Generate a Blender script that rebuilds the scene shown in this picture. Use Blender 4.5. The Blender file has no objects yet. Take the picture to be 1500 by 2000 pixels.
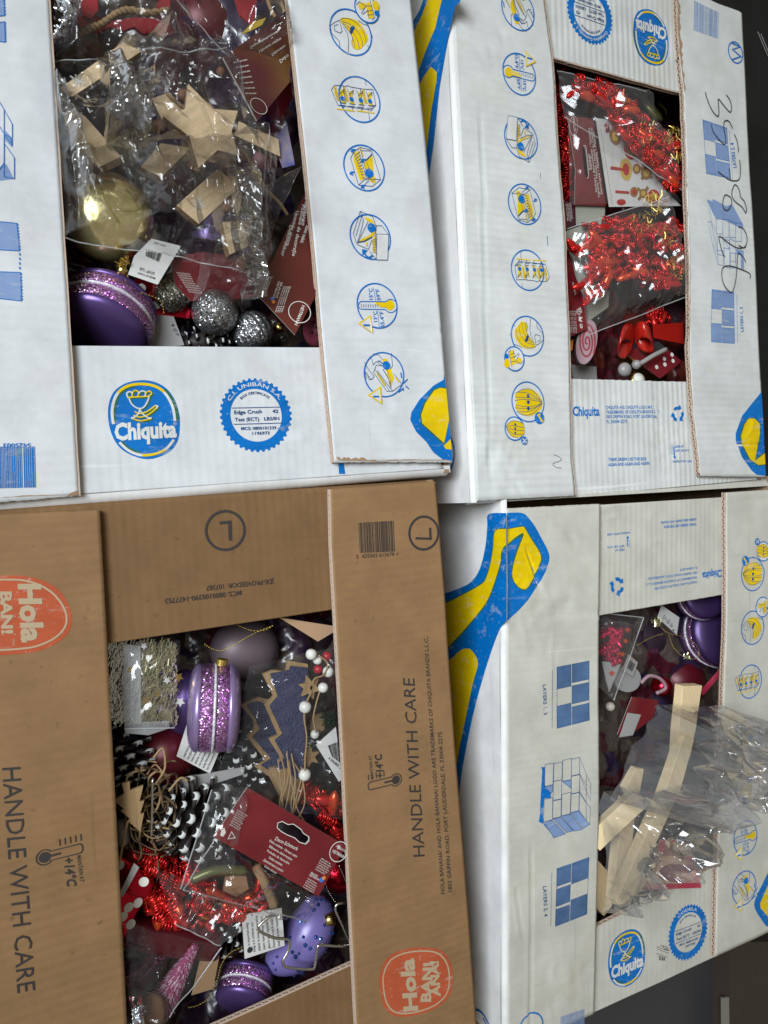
import bpy, bmesh, math, random
from mathutils import Vector, Matrix, noise
from mathutils.geometry import tessellate_polygon
sc = bpy.context.scene
col = sc.collection
rnd = random.Random(7)
# ---------------------------------------------------------------- camera, light, exposure
F = 1444.0; D0 = 0.69; TH = math.radians(26.0)
L_ = Vector((math.sin(TH), 0, -math.cos(TH))); R_ = Vector((math.cos(TH), 0, math.sin(TH))); U_ = Vector((0, 1, 0))
CAM = -L_ * D0
cd = bpy.data.cameras.new('camera'); cam = bpy.data.objects.new('camera', cd); col.objects.link(cam)
cd.sensor_fit = 'VERTICAL'; cd.sensor_height = 24; cd.lens = 24 * F / 2000; cd.clip_start = 0.01; cd.clip_end = 50
cam.matrix_world = Matrix(((R_.x, U_.x, -L_.x, CAM.x), (R_.y, U_.y, -L_.y, CAM.y), (R_.z, U_.z, -L_.z, CAM.z), (0, 0, 0, 1)))
cd.dof.use_dof = True; cd.dof.focus_distance = 0.66; cd.dof.aperture_fstop = 11
sc.camera = cam
w = bpy.data.worlds.new('World'); sc.world = w; w.use_nodes = True
w.node_tree.nodes['Background'].inputs[0].default_value = (0.90, 0.82, 0.66, 1)
w.node_tree.nodes['Background'].inputs[1].default_value = 0.225
def area(name, loc, tgt, size, sizey, power, colr):
    l = bpy.data.lights.new(name, 'AREA'); l.shape = 'RECTANGLE'; l.size = size; l.size_y = sizey; l.energy = power; l.color = colr
    o = bpy.data.objects.new(name, l); col.objects.link(o); o.location = loc
    o.rotation_euler = (Vector(tgt) - Vector(loc)).to_track_quat('-Z', 'Y').to_euler(); return o
area('window_light', (-1.3, 0.5, 1.5), (0.8, -0.20, 0.0), 1.0, 1.0, 14.3, (0.88, 0.95, 1.0)).data.spread = math.radians(76)
sc.view_settings.view_transform = 'Standard'; sc.view_settings.look = 'None'; sc.view_settings.exposure = 0.0; sc.view_settings.gamma = 1
sc.cycles.use_denoising = True; sc.cycles.transparent_max_bounces = 24; sc.cycles.max_bounces = 8; sc.cycles.sample_clamp_indirect = 4
sc.cycles.caustics_reflective = False; sc.cycles.caustics_refractive = False
# ---------------------------------------------------------------- basics
def ray(p):
    return (R_ * ((p[0] - 750) / F) + U_ * ((1000 - p[1]) / F) + L_)
def W(px, py, z=0.0):
    d = ray((px, py)); return CAM + d * ((z - CAM.z) / d.z)
def pxl(px, py, z, n):           # length in metres of n pixels there
    d = ray((px, py)); t = (z - CAM.z) / d.z; return n * t / F
def lin(c):
    return tuple(((x / 255) / 12.92 if x / 255 <= 0.04045 else ((x / 255 + 0.055) / 1.055) ** 2.4) for x in c)
class Surf:
    def __init__(s, o=(0, 0, 0), e1=(1, 0, 0), e2=(0, 1, 0), h=None):
        s.o = Vector(o); s.e1 = Vector(e1).normalized(); s.n = s.e1.cross(Vector(e2)).normalized(); s.e2 = s.n.cross(s.e1); s.h = h
    def uv(s, p):
        d = ray(p); t = (s.o - CAM).dot(s.n) / d.dot(s.n); q = CAM + d * t - s.o
        return (q.dot(s.e1), q.dot(s.e2))
    def pt(s, a, b, off=0.0):
        return s.o + s.e1 * a + s.e2 * b + s.n * (off + (s.h(a, b) if s.h else 0))
def tilt(cx, cy, z, nx=0.0, ny=0.0):
    o = W(cx, cy, z); n = Vector((nx, ny, 1)).normalized(); e1 = Vector((1, 0, 0)) - n * n.x
    return Surf(o, e1, n.cross(e1))
# ---------------------------------------------------------------- objects
def put(name, me, mats, parent=None, label=None, cat=None, group=None, kind=None, smooth=False):
    o = bpy.data.objects.new(name, me); col.objects.link(o)
    if mats and not len(me.materials):
        for m in (mats if isinstance(mats, (list, tuple)) else [mats]): me.materials.append(m)
    if smooth:
        for p in me.polygons: p.use_smooth = True
    if parent is not None: o.parent = parent; o.matrix_parent_inverse = Matrix.Translation(-parent.location)
    tag(o, label, cat, group, kind); return o
def tag(o, label=None, cat=None, group=None, kind=None):
    if label: o['label'] = label
    if cat: o['category'] = cat
    if group: o['group'] = group
    if kind: o['kind'] = kind
def thing(name, label, cat, loc=(0, 0, 0), group=None):
    o = bpy.data.objects.new(name, None); col.objects.link(o); o.location = loc; o.empty_display_size = 0.02
    tag(o, label, cat, group); return o
def mesh(vs, fs, mi=None, name='m'):
    me = bpy.data.meshes.new(name); me.from_pydata([tuple(v) for v in vs], [], [tuple(f) for f in fs])
    if mi: me.polygons.foreach_set('material_index', mi)
    me.update(); return me
class MB:
    def __init__(s): s.v = []; s.f = []; s.m = []
    def add(s, vs, fs, mi=0):
        k = len(s.v); s.v += [Vector(v) for v in vs]; s.f += [[i + k for i in f] for f in fs]; s.m += [mi] * len(fs)
    def box(s, c, e, mi=0):      # c centre, e three half-extent vectors
        c = Vector(c); vs = [c + e[0] * a + e[1] * b + e[2] * d for a in (-1, 1) for b in (-1, 1) for d in (-1, 1)]
        s.add(vs, [(0, 1, 3, 2), (4, 6, 7, 5), (0, 4, 5, 1), (2, 3, 7, 6), (0, 2, 6, 4), (1, 5, 7, 3)], mi)
    def tube(s, pts, r, n=6, mi=0, cap=True, rs=None):
        pts = [Vector(p) for p in pts]; k = len(s.v); up = Vector((0.13, 0.21, 0.97)); N = len(pts)
        for i, p in enumerate(pts):
            t = (pts[min(i + 1, N - 1)] - pts[max(i - 1, 0)]); t = t.normalized() if t.length > 1e-9 else Vector((1, 0, 0))
            up = (up - t * up.dot(t)); up = up.normalized() if up.length > 1e-6 else t.orthogonal().normalized()
            b = t.cross(up); rr = rs[i] if rs else r
            for j in range(n):
                a = 2 * math.pi * j / n; s.v.append(p + (up * math.cos(a) + b * math.sin(a)) * rr)
        for i in range(N - 1):
            for j in range(n):
                s.f.append([k + i * n + j, k + i * n + (j + 1) % n, k + (i + 1) * n + (j + 1) % n, k + (i + 1) * n + j]); s.m.append(mi)
        if cap:
            s.f.append([k + j for j in range(n)][::-1]); s.m.append(mi); s.f.append([k + (N - 1) * n + j for j in range(n)]); s.m.append(mi)
    def lathe(s, c, ax, prof, n=32, mi=None, ref=None):   # prof: (height, radius)
        c = Vector(c); ax = Vector(ax).normalized(); e = ax.orthogonal().normalized() if ref is None else (Vector(ref) - ax * Vector(ref).dot(ax)).normalized(); g = ax.cross(e); k = len(s.v)
        for (h, r) in prof:
            for j in range(n):
                a = 2 * math.pi * j / n; s.v.append(c + ax * h + (e * math.cos(a) + g * math.sin(a)) * r)
        for i in range(len(prof) - 1):
            for j in range(n):
                s.f.append([k + i * n + j, k + i * n + (j + 1) % n, k + (i + 1) * n + (j + 1) % n, k + (i + 1) * n + j]); s.m.append(mi[i] if mi else 0)
        s.f.append([k + j for j in range(n)][::-1]); s.m.append(mi[0] if mi else 0)
        s.f.append([k + (len(prof) - 1) * n + j for j in range(n)]); s.m.append(mi[-1] if mi else 0)
    def ball(s, c, r, n=20, sq=(1, 1, 1), mi=0):
        prof = [(-math.cos(math.pi * i / (n // 2)) * r * sq[2], max(1e-5, math.sin(math.pi * i / (n // 2)) * r)) for i in range(n // 2 + 1)]
        k = len(s.v); s.lathe(c, (0, 0, 1), prof, n, [mi] * n, ref=(1, 0, 0))
        c = Vector(c)
        for i in range(k, len(s.v)):
            d = s.v[i] - c; s.v[i] = c + Vector((d.x * sq[0], d.y * sq[1], d.z))
    def mesh(s, name='m'): return mesh(s.v, s.f, s.m, name)
    def put(s, name, mats, parent=None, **k): return put(name, s.mesh(name), mats, parent, **k)
def smooth(pts, closed=False, n=5):
    P = [tuple(p) for p in pts]; N = len(P); out = []; dim = len(P[0])
    for i in range(N if closed else N - 1):
        q = [P[(i - 1) % N] if closed or i > 0 else P[0], P[i], P[(i + 1) % N], P[(i + 2) % N] if closed or i + 2 < N else P[-1]]
        for j in range(n):
            t = j / n
            out.append(tuple(0.5 * (2 * q[1][k] + (q[2][k] - q[0][k]) * t + (2 * q[0][k] - 5 * q[1][k] + 4 * q[2][k] - q[3][k]) * t * t + (3 * q[1][k] - q[0][k] - 3 * q[2][k] + q[3][k]) * t ** 3) for k in range(dim)))
    if not closed: out.append(P[-1])
    return out
def tess(poly, holes=()):
    loops = [[Vector((p[0], p[1], 0)) for p in poly]] + [[Vector((p[0], p[1], 0)) for p in h] for h in holes]
    flat = [v for l in loops for v in l]; tr = tessellate_polygon(loops); out = []
    for t in tr:
        a, b, c = (flat[i] for i in t); ar = (b - a).cross(c - a).z
        if abs(ar) > 1e-14: out.append(t if ar > 0 else (t[0], t[2], t[1]))
    return [(v.x, v.y) for v in flat], out
def clip(poly, a, b):            # keep what lies to the left (screen-wise x smaller) of line a-b when ordered downwards
    def sd(p): return (b[0] - a[0]) * (p[1] - a[1]) - (b[1] - a[1]) * (p[0] - a[0])
    out = []
    for i in range(len(poly)):
        p, q = poly[i], poly[(i + 1) % len(poly)]; sp, sq_ = sd(p), sd(q)
        if sp >= 0: out.append(p)
        if sp * sq_ < 0:
            t = sp / (sp - sq_); out.append((p[0] + (q[0] - p[0]) * t, p[1] + (q[1] - p[1]) * t))
    return out
# ---------------------------------------------------------------- materials
def mat(name, base=(0.5, 0.5, 0.5), rough=0.5, metal=0.0, **k):
    m = bpy.data.materials.new(name); m.use_nodes = True; nt = m.node_tree; b = nt.nodes['Principled BSDF']
    b.inputs['Base Color'].default_value = (*base, 1); b.inputs['Roughness'].default_value = rough; b.inputs['Metallic'].default_value = metal
    for kk, v in k.items(): b.inputs[kk.replace('_', ' ')].default_value = v
    return m
def nn(nt, t, **k):
    n = nt.nodes.new(t)
    for a, v in k.items():
        if a.startswith('i_'): n.inputs[a[2:].replace('_', ' ')].default_value = v
        else: setattr(n, a, v)
    return n
def ramp(nt, src, c0, c1, p0=0.3, p1=0.7):
    r = nn(nt, 'ShaderNodeValToRGB'); r.color_ramp.elements[0].position = p0; r.color_ramp.elements[1].position = p1
    r.color_ramp.elements[0].color = (*c0, 1); r.color_ramp.elements[1].color = (*c1, 1); nt.links.new(src, r.inputs[0]); return r.outputs[0]
def board(name, c, axis, rough=0.65, flute=1.0, crumple=1.0, rot=4.0, spots=None, spec=0.3, dirty=0.12, wear=None):
    """paper-faced corrugated board: flute lines, soft dents, fine grain and scuffs"""
    m = mat(name, c, rough, Specular_IOR_Level=spec); nt = m.node_tree; b = nt.nodes['Principled BSDF']; ln = nt.links.new
    g = nn(nt, 'ShaderNodeNewGeometry'); mp = nn(nt, 'ShaderNodeMapping'); mp.inputs['Rotation'].default_value = (0, 0, math.radians(-rot)); ln(g.outputs['Position'], mp.inputs['Vector'])
    P = mp.outputs[0]
    wv = nn(nt, 'ShaderNodeTexWave', bands_direction=axis, i_Scale=40.0, i_Distortion=0.6, i_Detail=1.0); wv.inputs['Detail Scale'].default_value = 0.4; ln(P, wv.inputs['Vector'])
    nmask = nn(nt, 'ShaderNodeTexNoise', i_Scale=9.0, i_Detail=2.0); ln(P, nmask.inputs['Vector'])
    mm = nn(nt, 'ShaderNodeMath', operation='MULTIPLY'); ln(wv.outputs['Fac'], mm.inputs[0]); ln(ramp(nt, nmask.outputs[0], (0.25,) * 3, (1,) * 3, 0.38, 0.66), mm.inputs[1])
    b1 = nn(nt, 'ShaderNodeBump', i_Strength=0.55 * flute, i_Distance=0.0007); ln(mm.outputs[0], b1.inputs['Height'])
    n2 = nn(nt, 'ShaderNodeTexNoise', i_Scale=16.0, i_Detail=4.0, i_Roughness=0.5); n2.noise_type = 'RIDGED_MULTIFRACTAL' if hasattr(n2, 'noise_type') else n2.noise_type; ln(P, n2.inputs['Vector'])
    mk = nn(nt, 'ShaderNodeTexNoise', i_Scale=4.5, i_Detail=1.0); mo = nn(nt, 'ShaderNodeMapping'); mo.inputs['Location'].default_value = (3.1, 1.7, 0.4); ln(P, mo.inputs[0]); ln(mo.outputs[0], mk.inputs['Vector'])
    m3 = nn(nt, 'ShaderNodeMath', operation='MULTIPLY'); ln(n2.outputs[0], m3.inputs[0]); ln(ramp(nt, mk.outputs[0], (0.03,) * 3, (1,) * 3, 0.5, 0.72), m3.inputs[1])
    b2 = nn(nt, 'ShaderNodeBump', i_Strength=0.6 * crumple, i_Distance=0.003); ln(m3.outputs[0], b2.inputs['Height']); ln(b1.outputs[0], b2.inputs['Normal'])
    n4 = nn(nt, 'ShaderNodeTexNoise', i_Scale=420.0, i_Detail=3.0); ln(P, n4.inputs['Vector'])
    b3 = nn(nt, 'ShaderNodeBump', i_Strength=0.2, i_Distance=0.0003); ln(n4.outputs[0], b3.inputs['Height']); ln(b2.outputs[0], b3.inputs['Normal']); ln(b3.outputs[0], b.inputs['Normal'])
    # colour: mottling, fibres and dirt specks
    n5 = nn(nt, 'ShaderNodeTexNoise', i_Scale=22.0, i_Detail=6.0, i_Roughness=0.65); ln(P, n5.inputs['Vector'])
    c1 = ramp(nt, n5.outputs[0], tuple(x * (1 - dirty) for x in c), tuple(min(1, x * (1 + dirty * 0.5)) for x in c), 0.35, 0.65)
    n6 = nn(nt, 'ShaderNodeTexNoise', i_Scale=150.0 if spots else 240.0, i_Detail=2.0, i_Roughness=0.4); ln(P, n6.inputs['Vector'])
    mx = nn(nt, 'ShaderNodeMix', data_type='RGBA'); ln(c1, mx.inputs[6]); mx.inputs[7].default_value = (*(tuple(x * 0.45 for x in c)), 1)
    ln(ramp(nt, n6.outputs[0], (0,) * 3, ((spots or 0.25),) * 3, 0.66 if spots else 0.72, 0.80), mx.inputs[0]); last = mx.outputs[2]
    def over(src, colr, lo, hi, amt):
        nonlocal last
        x = nn(nt, 'ShaderNodeMix', data_type='RGBA'); ln(last, x.inputs[6]); x.inputs[7].default_value = (*colr, 1); ln(ramp(nt, src, (0,) * 3, (amt,) * 3, lo, hi), x.inputs[0]); last = x.outputs[2]
    def streak(scale, sx, sy, off, rz=0.0):
        q = nn(nt, 'ShaderNodeMapping'); q.inputs['Scale'].default_value = (sx, sy, 1); q.inputs['Location'].default_value = (off, off * .7, 0); q.inputs['Rotation'].default_value = (0, 0, rz); ln(P, q.inputs[0]); n = nn(nt, 'ShaderNodeTexNoise', i_Scale=scale, i_Detail=4.0, i_Roughness=0.6); ln(q.outputs[0], n.inputs['Vector']); return n.outputs[0]
    if wear is None:
        over(streak(14, 1, 1, 2.3), tuple(x * k for x, k in zip(c, (.86, .80, .70))), .56, .74, .55); over(streak(60, 1, .06, 5.1, .5), tuple(x * .72 for x in c), .66, .72, .5); over(streak(80, .05, 1, 1.1, .3), tuple(min(1, x * 1.15) for x in c), .68, .74, .6)
    else:
        over(streak(70, .5, 1.6, 4.4) if axis == 'Y' else streak(70, 1.6, .5, 4.4), (0.60, 0.61, 0.60), .58, .72, wear); over(streak(260, 1, 1, 7.7), (0.60, 0.61, 0.60), .62, .72, wear * .9)
    ln(last, b.inputs['Base Color'])
    return m
WH = (0.65, 0.668, 0.66); WARM = (0.57, 0.56, 0.50); KR = (0.285, 0.165, 0.08)
M = {}
M['tl_x'] = board('white_board_a', (0.66, 0.68, 0.705), 'Y', flute=0.42, crumple=0.4)
M['tl_y'] = board('white_board_b', (0.66, 0.68, 0.705), 'X', flute=0.25, crumple=0.9)
M['tr_x'] = board('white_board_c', WH, 'Y', flute=1.0, crumple=0.9, rot=3)
M['tr_y'] = board('white_board_d', (0.65, 0.665, 0.655), 'X', flute=1.2, crumple=0.8, rot=3)
M['br_x'] = board('white_board_e', WARM, 'Y', flute=0.3, crumple=0.9, rot=0)
M['br_y'] = board('white_board_f', WARM, 'X', flute=0.5, crumple=0.7, rot=0)
M['side'] = board('white_board_lit_side', (0.78, 0.78, 0.78), 'X', flute=0.1, crumple=0.25)  # walls whiter than the flaps: stronger window light put into the colour
M['kr_x'] = board('kraft_board_a', KR, 'Y', flute=0.5, crumple=0.22, dirty=.14, spots=0.5, spec=0.15)
M['kr_y'] = board('kraft_board_b_dim', (0.21, 0.118, 0.055), 'X', flute=0.45, crumple=0.2, dirty=.14, spots=0.5, spec=0.15)  # kraft darkened on short flaps to stand in for light falloff
M['edge'] = mat('kraft_edge', (0.30, 0.19, 0.11), 0.9)
M['edgedark'] = mat('kraft_flute_shade', (0.09, 0.055, 0.035), 0.95)  # flat backing coloured dark as the shade between the flutes
M['liner'] = mat('paper_liner_edge', (0.55, 0.42, 0.33), 0.9)
def ink(name, c, axis='Y', fl=0.5, cr=0.6): return board('ink_' + name, c, axis, rough=0.42, flute=fl, crumple=cr, spec=0.35, dirty=0.16, wear=0.4 if name not in ('white',) else 0.1)
M['blue'] = ink('blue', (0.0, 0.155, 0.52)); M['yellow'] = ink('yellow', (0.80, 0.56, 0.0)); M['green'] = ink('green', (0.035, 0.14, 0.07))
M['white'] = ink('white', (0.68, 0.69, 0.68)); M['dblue'] = ink('dark_blue', (0.012, 0.07, 0.22)); M['lblue'] = ink('light_blue', (0.22, 0.32, 0.55))
M['black'] = mat('ink_black', (0.035, 0.03, 0.03), 0.6); M['marker'] = mat('marker_ink', (0.035, 0.04, 0.045), 0.5)
M['orange'] = ink('orange', (0.50, 0.10, 0.04), cr=0.1, fl=0.1); M['cream'] = mat('ink_cream', (0.47, 0.36, 0.23), 0.7); M['pencil'] = mat('pencil_ink', (0.25, 0.27, 0.32), 0.7)
# ---------------------------------------------------------------- printed art
_tc = {}
def glyphs(s, bold=0.0):
    key = (s, bold)
    if key not in _tc:
        c = bpy.data.curves.new('t', 'FONT'); c.body = s; c.size = 1.0; c.resolution_u = 2; c.offset = bold; o = bpy.data.objects.new('t', c)
        me = bpy.data.meshes.new_from_object(o); vs = [(v.co.x, v.co.y) for v in me.vertices]; fs = [tuple(p.vertices) for p in me.polygons]
        bpy.data.meshes.remove(me); bpy.data.objects.remove(o); bpy.data.curves.remove(c); _tc[key] = (vs, fs)
    return _tc[key]
class Art:
    """flat print on a surface; all coordinates are metres in the surface's plane"""
    def __init__(s, surf): s.s = surf; s.d = {}; s.k = 0
    def _add(s, colr, vs, fs, lay):
        s.k += 1; s.d.setdefault(colr, []).append((vs, fs, 0.00018 + 0.00017 * lay + 0.000002 * (s.k % 25)))
    def fill(s, colr, pts, holes=(), lay=0):
        vs, fs = tess(pts, holes)
        if not fs: return
        ext = max(max(v[0] for v in vs) - min(v[0] for v in vs), max(v[1] for v in vs) - min(v[1] for v in vs))
        if ext > 0.03:
            bm = bmesh.new(); bv = [bm.verts.new((v[0], v[1], 0)) for v in vs]
            for f in fs:
                try: bm.faces.new([bv[i] for i in f])
                except ValueError: pass
            lim = 0.003 if s.s.h and getattr(s.s.h, 'fine', False) and ext > 0.045 else 0.012
            for _ in range(8):
                es = [e for e in bm.edges if e.calc_length() > lim]
                if not es: break
                bmesh.ops.subdivide_edges(bm, edges=es, cuts=1); bmesh.ops.triangulate(bm, faces=bm.faces[:])
            bm.verts.index_update(); vs = [(v.co.x, v.co.y) for v in bm.verts]; fs = [tuple(v.index for v in f.verts) for f in bm.faces]; bm.free()
        s._add(colr, vs, fs, lay)
    def line(s, colr, w_, pts, closed=False, lay=2):
        P = [Vector(p) for p in pts]; Q = [P[0]]
        for p in P[1:]:
            if (p - Q[-1]).length > 1e-6: Q.append(p)
        P = Q; N = len(P)
        if N < 2: return
        vs = []
        for i, p in enumerate(P):
            a = P[(i - 1) % N] if closed or i else p; b = P[(i + 1) % N] if closed or i < N - 1 else p
            d1 = (p - a).normalized() if (p - a).length > 1e-9 else None; d2 = (b - p).normalized() if (b - p).length > 1e-9 else None
            d1 = d1 or d2; d2 = d2 or d1; t = d1 + d2; t = t.normalized() if t.length > 1e-3 else d1; nrm = Vector((-t.y, t.x))
            m_ = w_ / 2 / max(0.45, nrm.dot(Vector((-d1.y, d1.x)))); vs += [tuple(p + nrm * m_), tuple(p - nrm * m_)]
        fs = []
        for i in range(N if closed else N - 1):
            j = (i + 1) % N; fs.append((2 * i, 2 * i + 1, 2 * j + 1, 2 * j))
        s._add(colr, vs, fs, lay)
    def disc(s, colr, c, r, lay=1, n=24): s.fill(colr, [(c[0] + r * math.cos(2 * math.pi * i / n), c[1] + r * math.sin(2 * math.pi * i / n)) for i in range(n)], lay=lay)
    def ring(s, colr, c, r, w_, lay=2, n=40, a0=0, a1=360):
        k = [(c[0] + r * math.cos(math.radians(a0 + (a1 - a0) * i / n)), c[1] + r * math.sin(math.radians(a0 + (a1 - a0) * i / n))) for i in range(n + (a1 - a0 < 360))]
        s.line(colr, w_, k, a1 - a0 >= 360, lay)
    def text(s, colr, st, p0, p1, hv, bold=0.0, lay=2, f=None):
        vs, fs = glyphs(st, bold)
        if not vs: return
        x0 = min(v[0] for v in vs); x1 = max(v[0] for v in vs); p0 = Vector(p0); p1 = Vector(p1); hv = Vector(hv)
        if f: out = [f((v[0] - x0) / (x1 - x0), v[1] / 0.72) for v in vs]
        else: out = [tuple(p0 + (p1 - p0) * ((v[0] - x0) / (x1 - x0)) + hv * (v[1] / 0.72)) for v in vs]
        s._add(colr, out, fs, lay)
    def put(s, name, parent, **k):
        mb = MB(); mats = []
        for c, L in s.d.items():
            mi = len(mats); mats.append(M[c])
            for vs, fs, off in L:
                P = [s.s.pt(v[0], v[1], off) for v in vs]
                n_ = s.s.n; good = []
                for f in fs:
                    nf = (P[f[1]] - P[f[0]]).cross(P[f[2]] - P[f[0]]); good.append(f if nf.dot(n_) >= 0 else tuple(reversed(f)))
                mb.add(P, good, mi)
        return mb.put(name, mats, parent, **k)
def bulge(seed, amp=0.0012, sc_=7.0, creases=(), crumples=()):
    """gentle waviness of a flap, plus pressed-in creases and crushed spots"""
    o = Vector((seed * 3.7, seed * 1.3, seed * 0.7)); s0 = Surf()
    CR = [(Vector(s0.uv(p)), Vector(s0.uv(q)), w_, d) for p, q, w_, d in creases]; CU = [(Vector(s0.uv(c)), r, k) for c, r, k in crumples]
    def h(a, b):
        v = amp * noise.noise(Vector((a * sc_, b * sc_, 0)) + o) + amp * 0.35 * noise.noise(Vector((a * sc_ * 3, b * sc_ * 3, 5)) + o); p = Vector((a, b))
        for c0, c1, w_, d in CR:
            e = c1 - c0; t = (p - c0).dot(e) / e.length_squared
            if -0.1 < t < 1.1:
                q = (p - c0 - e * t).length; sd = (p - c0).x * e.y - (p - c0).y * e.x; q2 = q * (1 if sd > 0 else -1) + .0012 * noise.noise(Vector((a * 30, b * 30, 2)) + o)
                fade = min(1, (t + .1) * 8, (1.1 - t) * 8); v -= d * fade * (math.exp(-(q2 / w_) ** 2) - .5 * math.exp(-((q2 - 1.8 * w_) / w_) ** 2))
        for c, r, k in CU:
            q = (p - c).length / r
            if q < 1.6:
                n3 = Vector((a * 55, b * 55, 1)) + o; n3 += Vector((noise.noise(n3 * .6), noise.noise(n3 * .6 + Vector((5, 5, 5))), 0)) * .8; v += k * math.exp(-q * q * 1.6) * (.5 - abs(noise.noise(n3)) * 1.6)
        return v
    h.fine = bool(CU or CR); return h
# ---------------------------------------------------------------- cardboard boxes
def edge_at(poly, t):
    L = [0]
    for i in range(1, len(poly)): L.append(L[-1] + math.dist(poly[i], poly[i - 1]))
    d = t * L[-1]
    for i in range(1, len(poly)):
        if d <= L[i] or i == len(poly) - 1:
            k = (d - L[i - 1]) / max(1e-9, L[i] - L[i - 1]); return (poly[i - 1][0] + (poly[i][0] - poly[i - 1][0]) * k, poly[i - 1][1] + (poly[i][1] - poly[i - 1][1]) * k)
def flap(parent, name, surf, left, right, m, T=0.005, jit=(0, 0, 0, 0), flutes=(), nx=44, ny=120, label=None, period=0.0075, fl=('edgedark', 'liner')):
    """left / right: edge polylines from top to bottom (photo points unprojected on the surface's plane); jit: raggedness of left, right, top, bottom"""
    Lp = [surf.uv(p) for p in left]; Rp = [surf.uv(p) for p in right]; vs = []; r = random.Random(len(name) + int(left[0][0]))
    for j in range(ny + 1):
        t = j / ny; a = edge_at(Lp, t); b = edge_at(Rp, t)
        for i in range(nx + 1):
            s = i / nx; x = a[0] + (b[0] - a[0]) * s; y = a[1] + (b[1] - a[1]) * s
            if i == 0: x += jit[0] * r.uniform(-1, 1)
            if i == nx: x += jit[1] * r.uniform(-1, 1)
            if j == 0: y += jit[2] * r.uniform(-1, 1)
            if j == ny: y += jit[3] * r.uniform(-1, 1)
            vs.append((x, y))
    P = [surf.pt(x, y) for x, y in vs]; Q = [surf.pt(x, y, -T) for x, y in vs]; n = len(P); fs = []; mi = []; w1 = nx + 1
    for j in range(ny):
        for i in range(nx):
            a = j * w1 + i; fs.append((a, a + w1, a + w1 + 1, a + 1)); mi.append(0); fs.append((n + a, n + a + 1, n + a + w1 + 1, n + a + w1)); mi.append(2)
    def rim(idx):
        for a, b in zip(idx[:-1], idx[1:]): fs.append((a, b, n + b, n + a)); mi.append(1)
    rim([j * w1 for j in range(ny, -1, -1)]); rim([j * w1 + nx for j in range(ny + 1)]); rim(list(range(nx, -1, -1))[::-1][::-1]); rim([ny * w1 + i for i in range(nx + 1)][::1])
    o = put(name, mesh([*P, *Q], fs, mi), [M[m], M['edge'], M['edge']], parent, label=label)
    bm = bmesh.new(); bm.from_mesh(o.data); bmesh.ops.recalc_face_normals(bm, faces=bm.faces); bm.to_mesh(o.data); bm.free()
    for p in o.data.polygons:
        if p.material_index == 0: p.use_smooth = True
    for e in flutes:              # corrugated medium showing in the cut edge
        idx = {'L': [j * w1 for j in range(ny + 1)], 'R': [j * w1 + nx for j in range(ny + 1)], 'T': list(range(nx + 1)), 'B': [ny * w1 + i for i in range(nx + 1)]}[e]
        line = [P[i] for i in idx]; cen = sum(P, Vector()) / n; mb = MB(); tot = sum((line[i + 1] - line[i]).length for i in range(len(line) - 1)); N = int(tot / (period / 2))
        lp = [tuple(q) for q in line]
        def at(t):
            dd = t * tot
            for i in range(len(line) - 1):
                l = (line[i + 1] - line[i]).length
                if dd <= l or i == len(line) - 2: return line[i].lerp(line[i + 1], min(1, dd / l))
                dd -= l
        dirv = (line[-1] - line[0]).normalized(); out = dirv.cross(surf.n); out = out if out.dot(line[len(line) // 2] - cen) > 0 else -out
        zz = [at(i / N) - surf.n * (0.0009 if i % 2 else T - 0.0009) for i in range(N + 1)]
        th = 0.00035
        for a, b in zip(zz[:-1], zz[1:]):
            c = (a + b) / 2; mb.box(c + out * 0.0005, (out * 0.0007, (b - a) / 2 * 1.03, out.cross((b - a).normalized()) * th), 1)
        for zoff in (0.0005, T - 0.0005):
            for i in range(0, N - 1, 4):
                a, b = at(i / N) - surf.n * zoff, at(min(N, i + 4) / N) - surf.n * zoff
                mb.box((a + b) / 2 + out * 0.0005, (out * 0.0008, (b - a) / 2, surf.n * 0.00045), 1)
        back = MB()
        for i in range(len(line) - 1):
            a, b = line[i], line[i + 1]; back.add([a + out * 0.0003, b + out * 0.0003, b + out * 0.0003 - surf.n * T, a + out * 0.0003 - surf.n * T], [(0, 1, 2, 3)])
        mb.add(back.v, back.f, 0); mb.put('corrugated_edge', [M[fl[0]], M[fl[1]]], o, kind='stuff')
    return o
def quadwall(parent, name, a, b, top, bot, th, m, off=None, nx=30, nz=14, dent=0.0, lean=0.0):
    """upright wall from a to b (world xy), outer face on the right-hand side of a->b reversed"""
    a = Vector((a[0], a[1], 0)); b = Vector((b[0], b[1], 0)); d = (b - a).normalized(); n = Vector((d.y, -d.x, 0))
    mb = MB(); H = top - bot
    g = []
    for k in range(nz + 1):
        for i in range(nx + 1):
            p = a.lerp(b, i / nx) + Vector((0, 0, top - H * k / nz)) + n * (-lean * H * k / nz)
            g.append(p + n * dent * noise.noise(p * 9))
    w1 = nx + 1; mb.add(g, [(k * w1 + i, k * w1 + i + 1, (k + 1) * w1 + i + 1, (k + 1) * w1 + i) for k in range(nz) for i in range(nx)], 0)
    c = (a + b) / 2 + Vector((0, 0, (top + bot) / 2)) - n * th * 0.55
    mb.box(c, (d * ((b - a).length / 2), n * th * 0.45, Vector((0, 0, H / 2 - 0.001))), 1)
    o = mb.put(name, [M[m], M['edge']], parent); bm = bmesh.new(); bm.from_mesh(o.data); bm.to_mesh(o.data); bm.free(); return o
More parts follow.
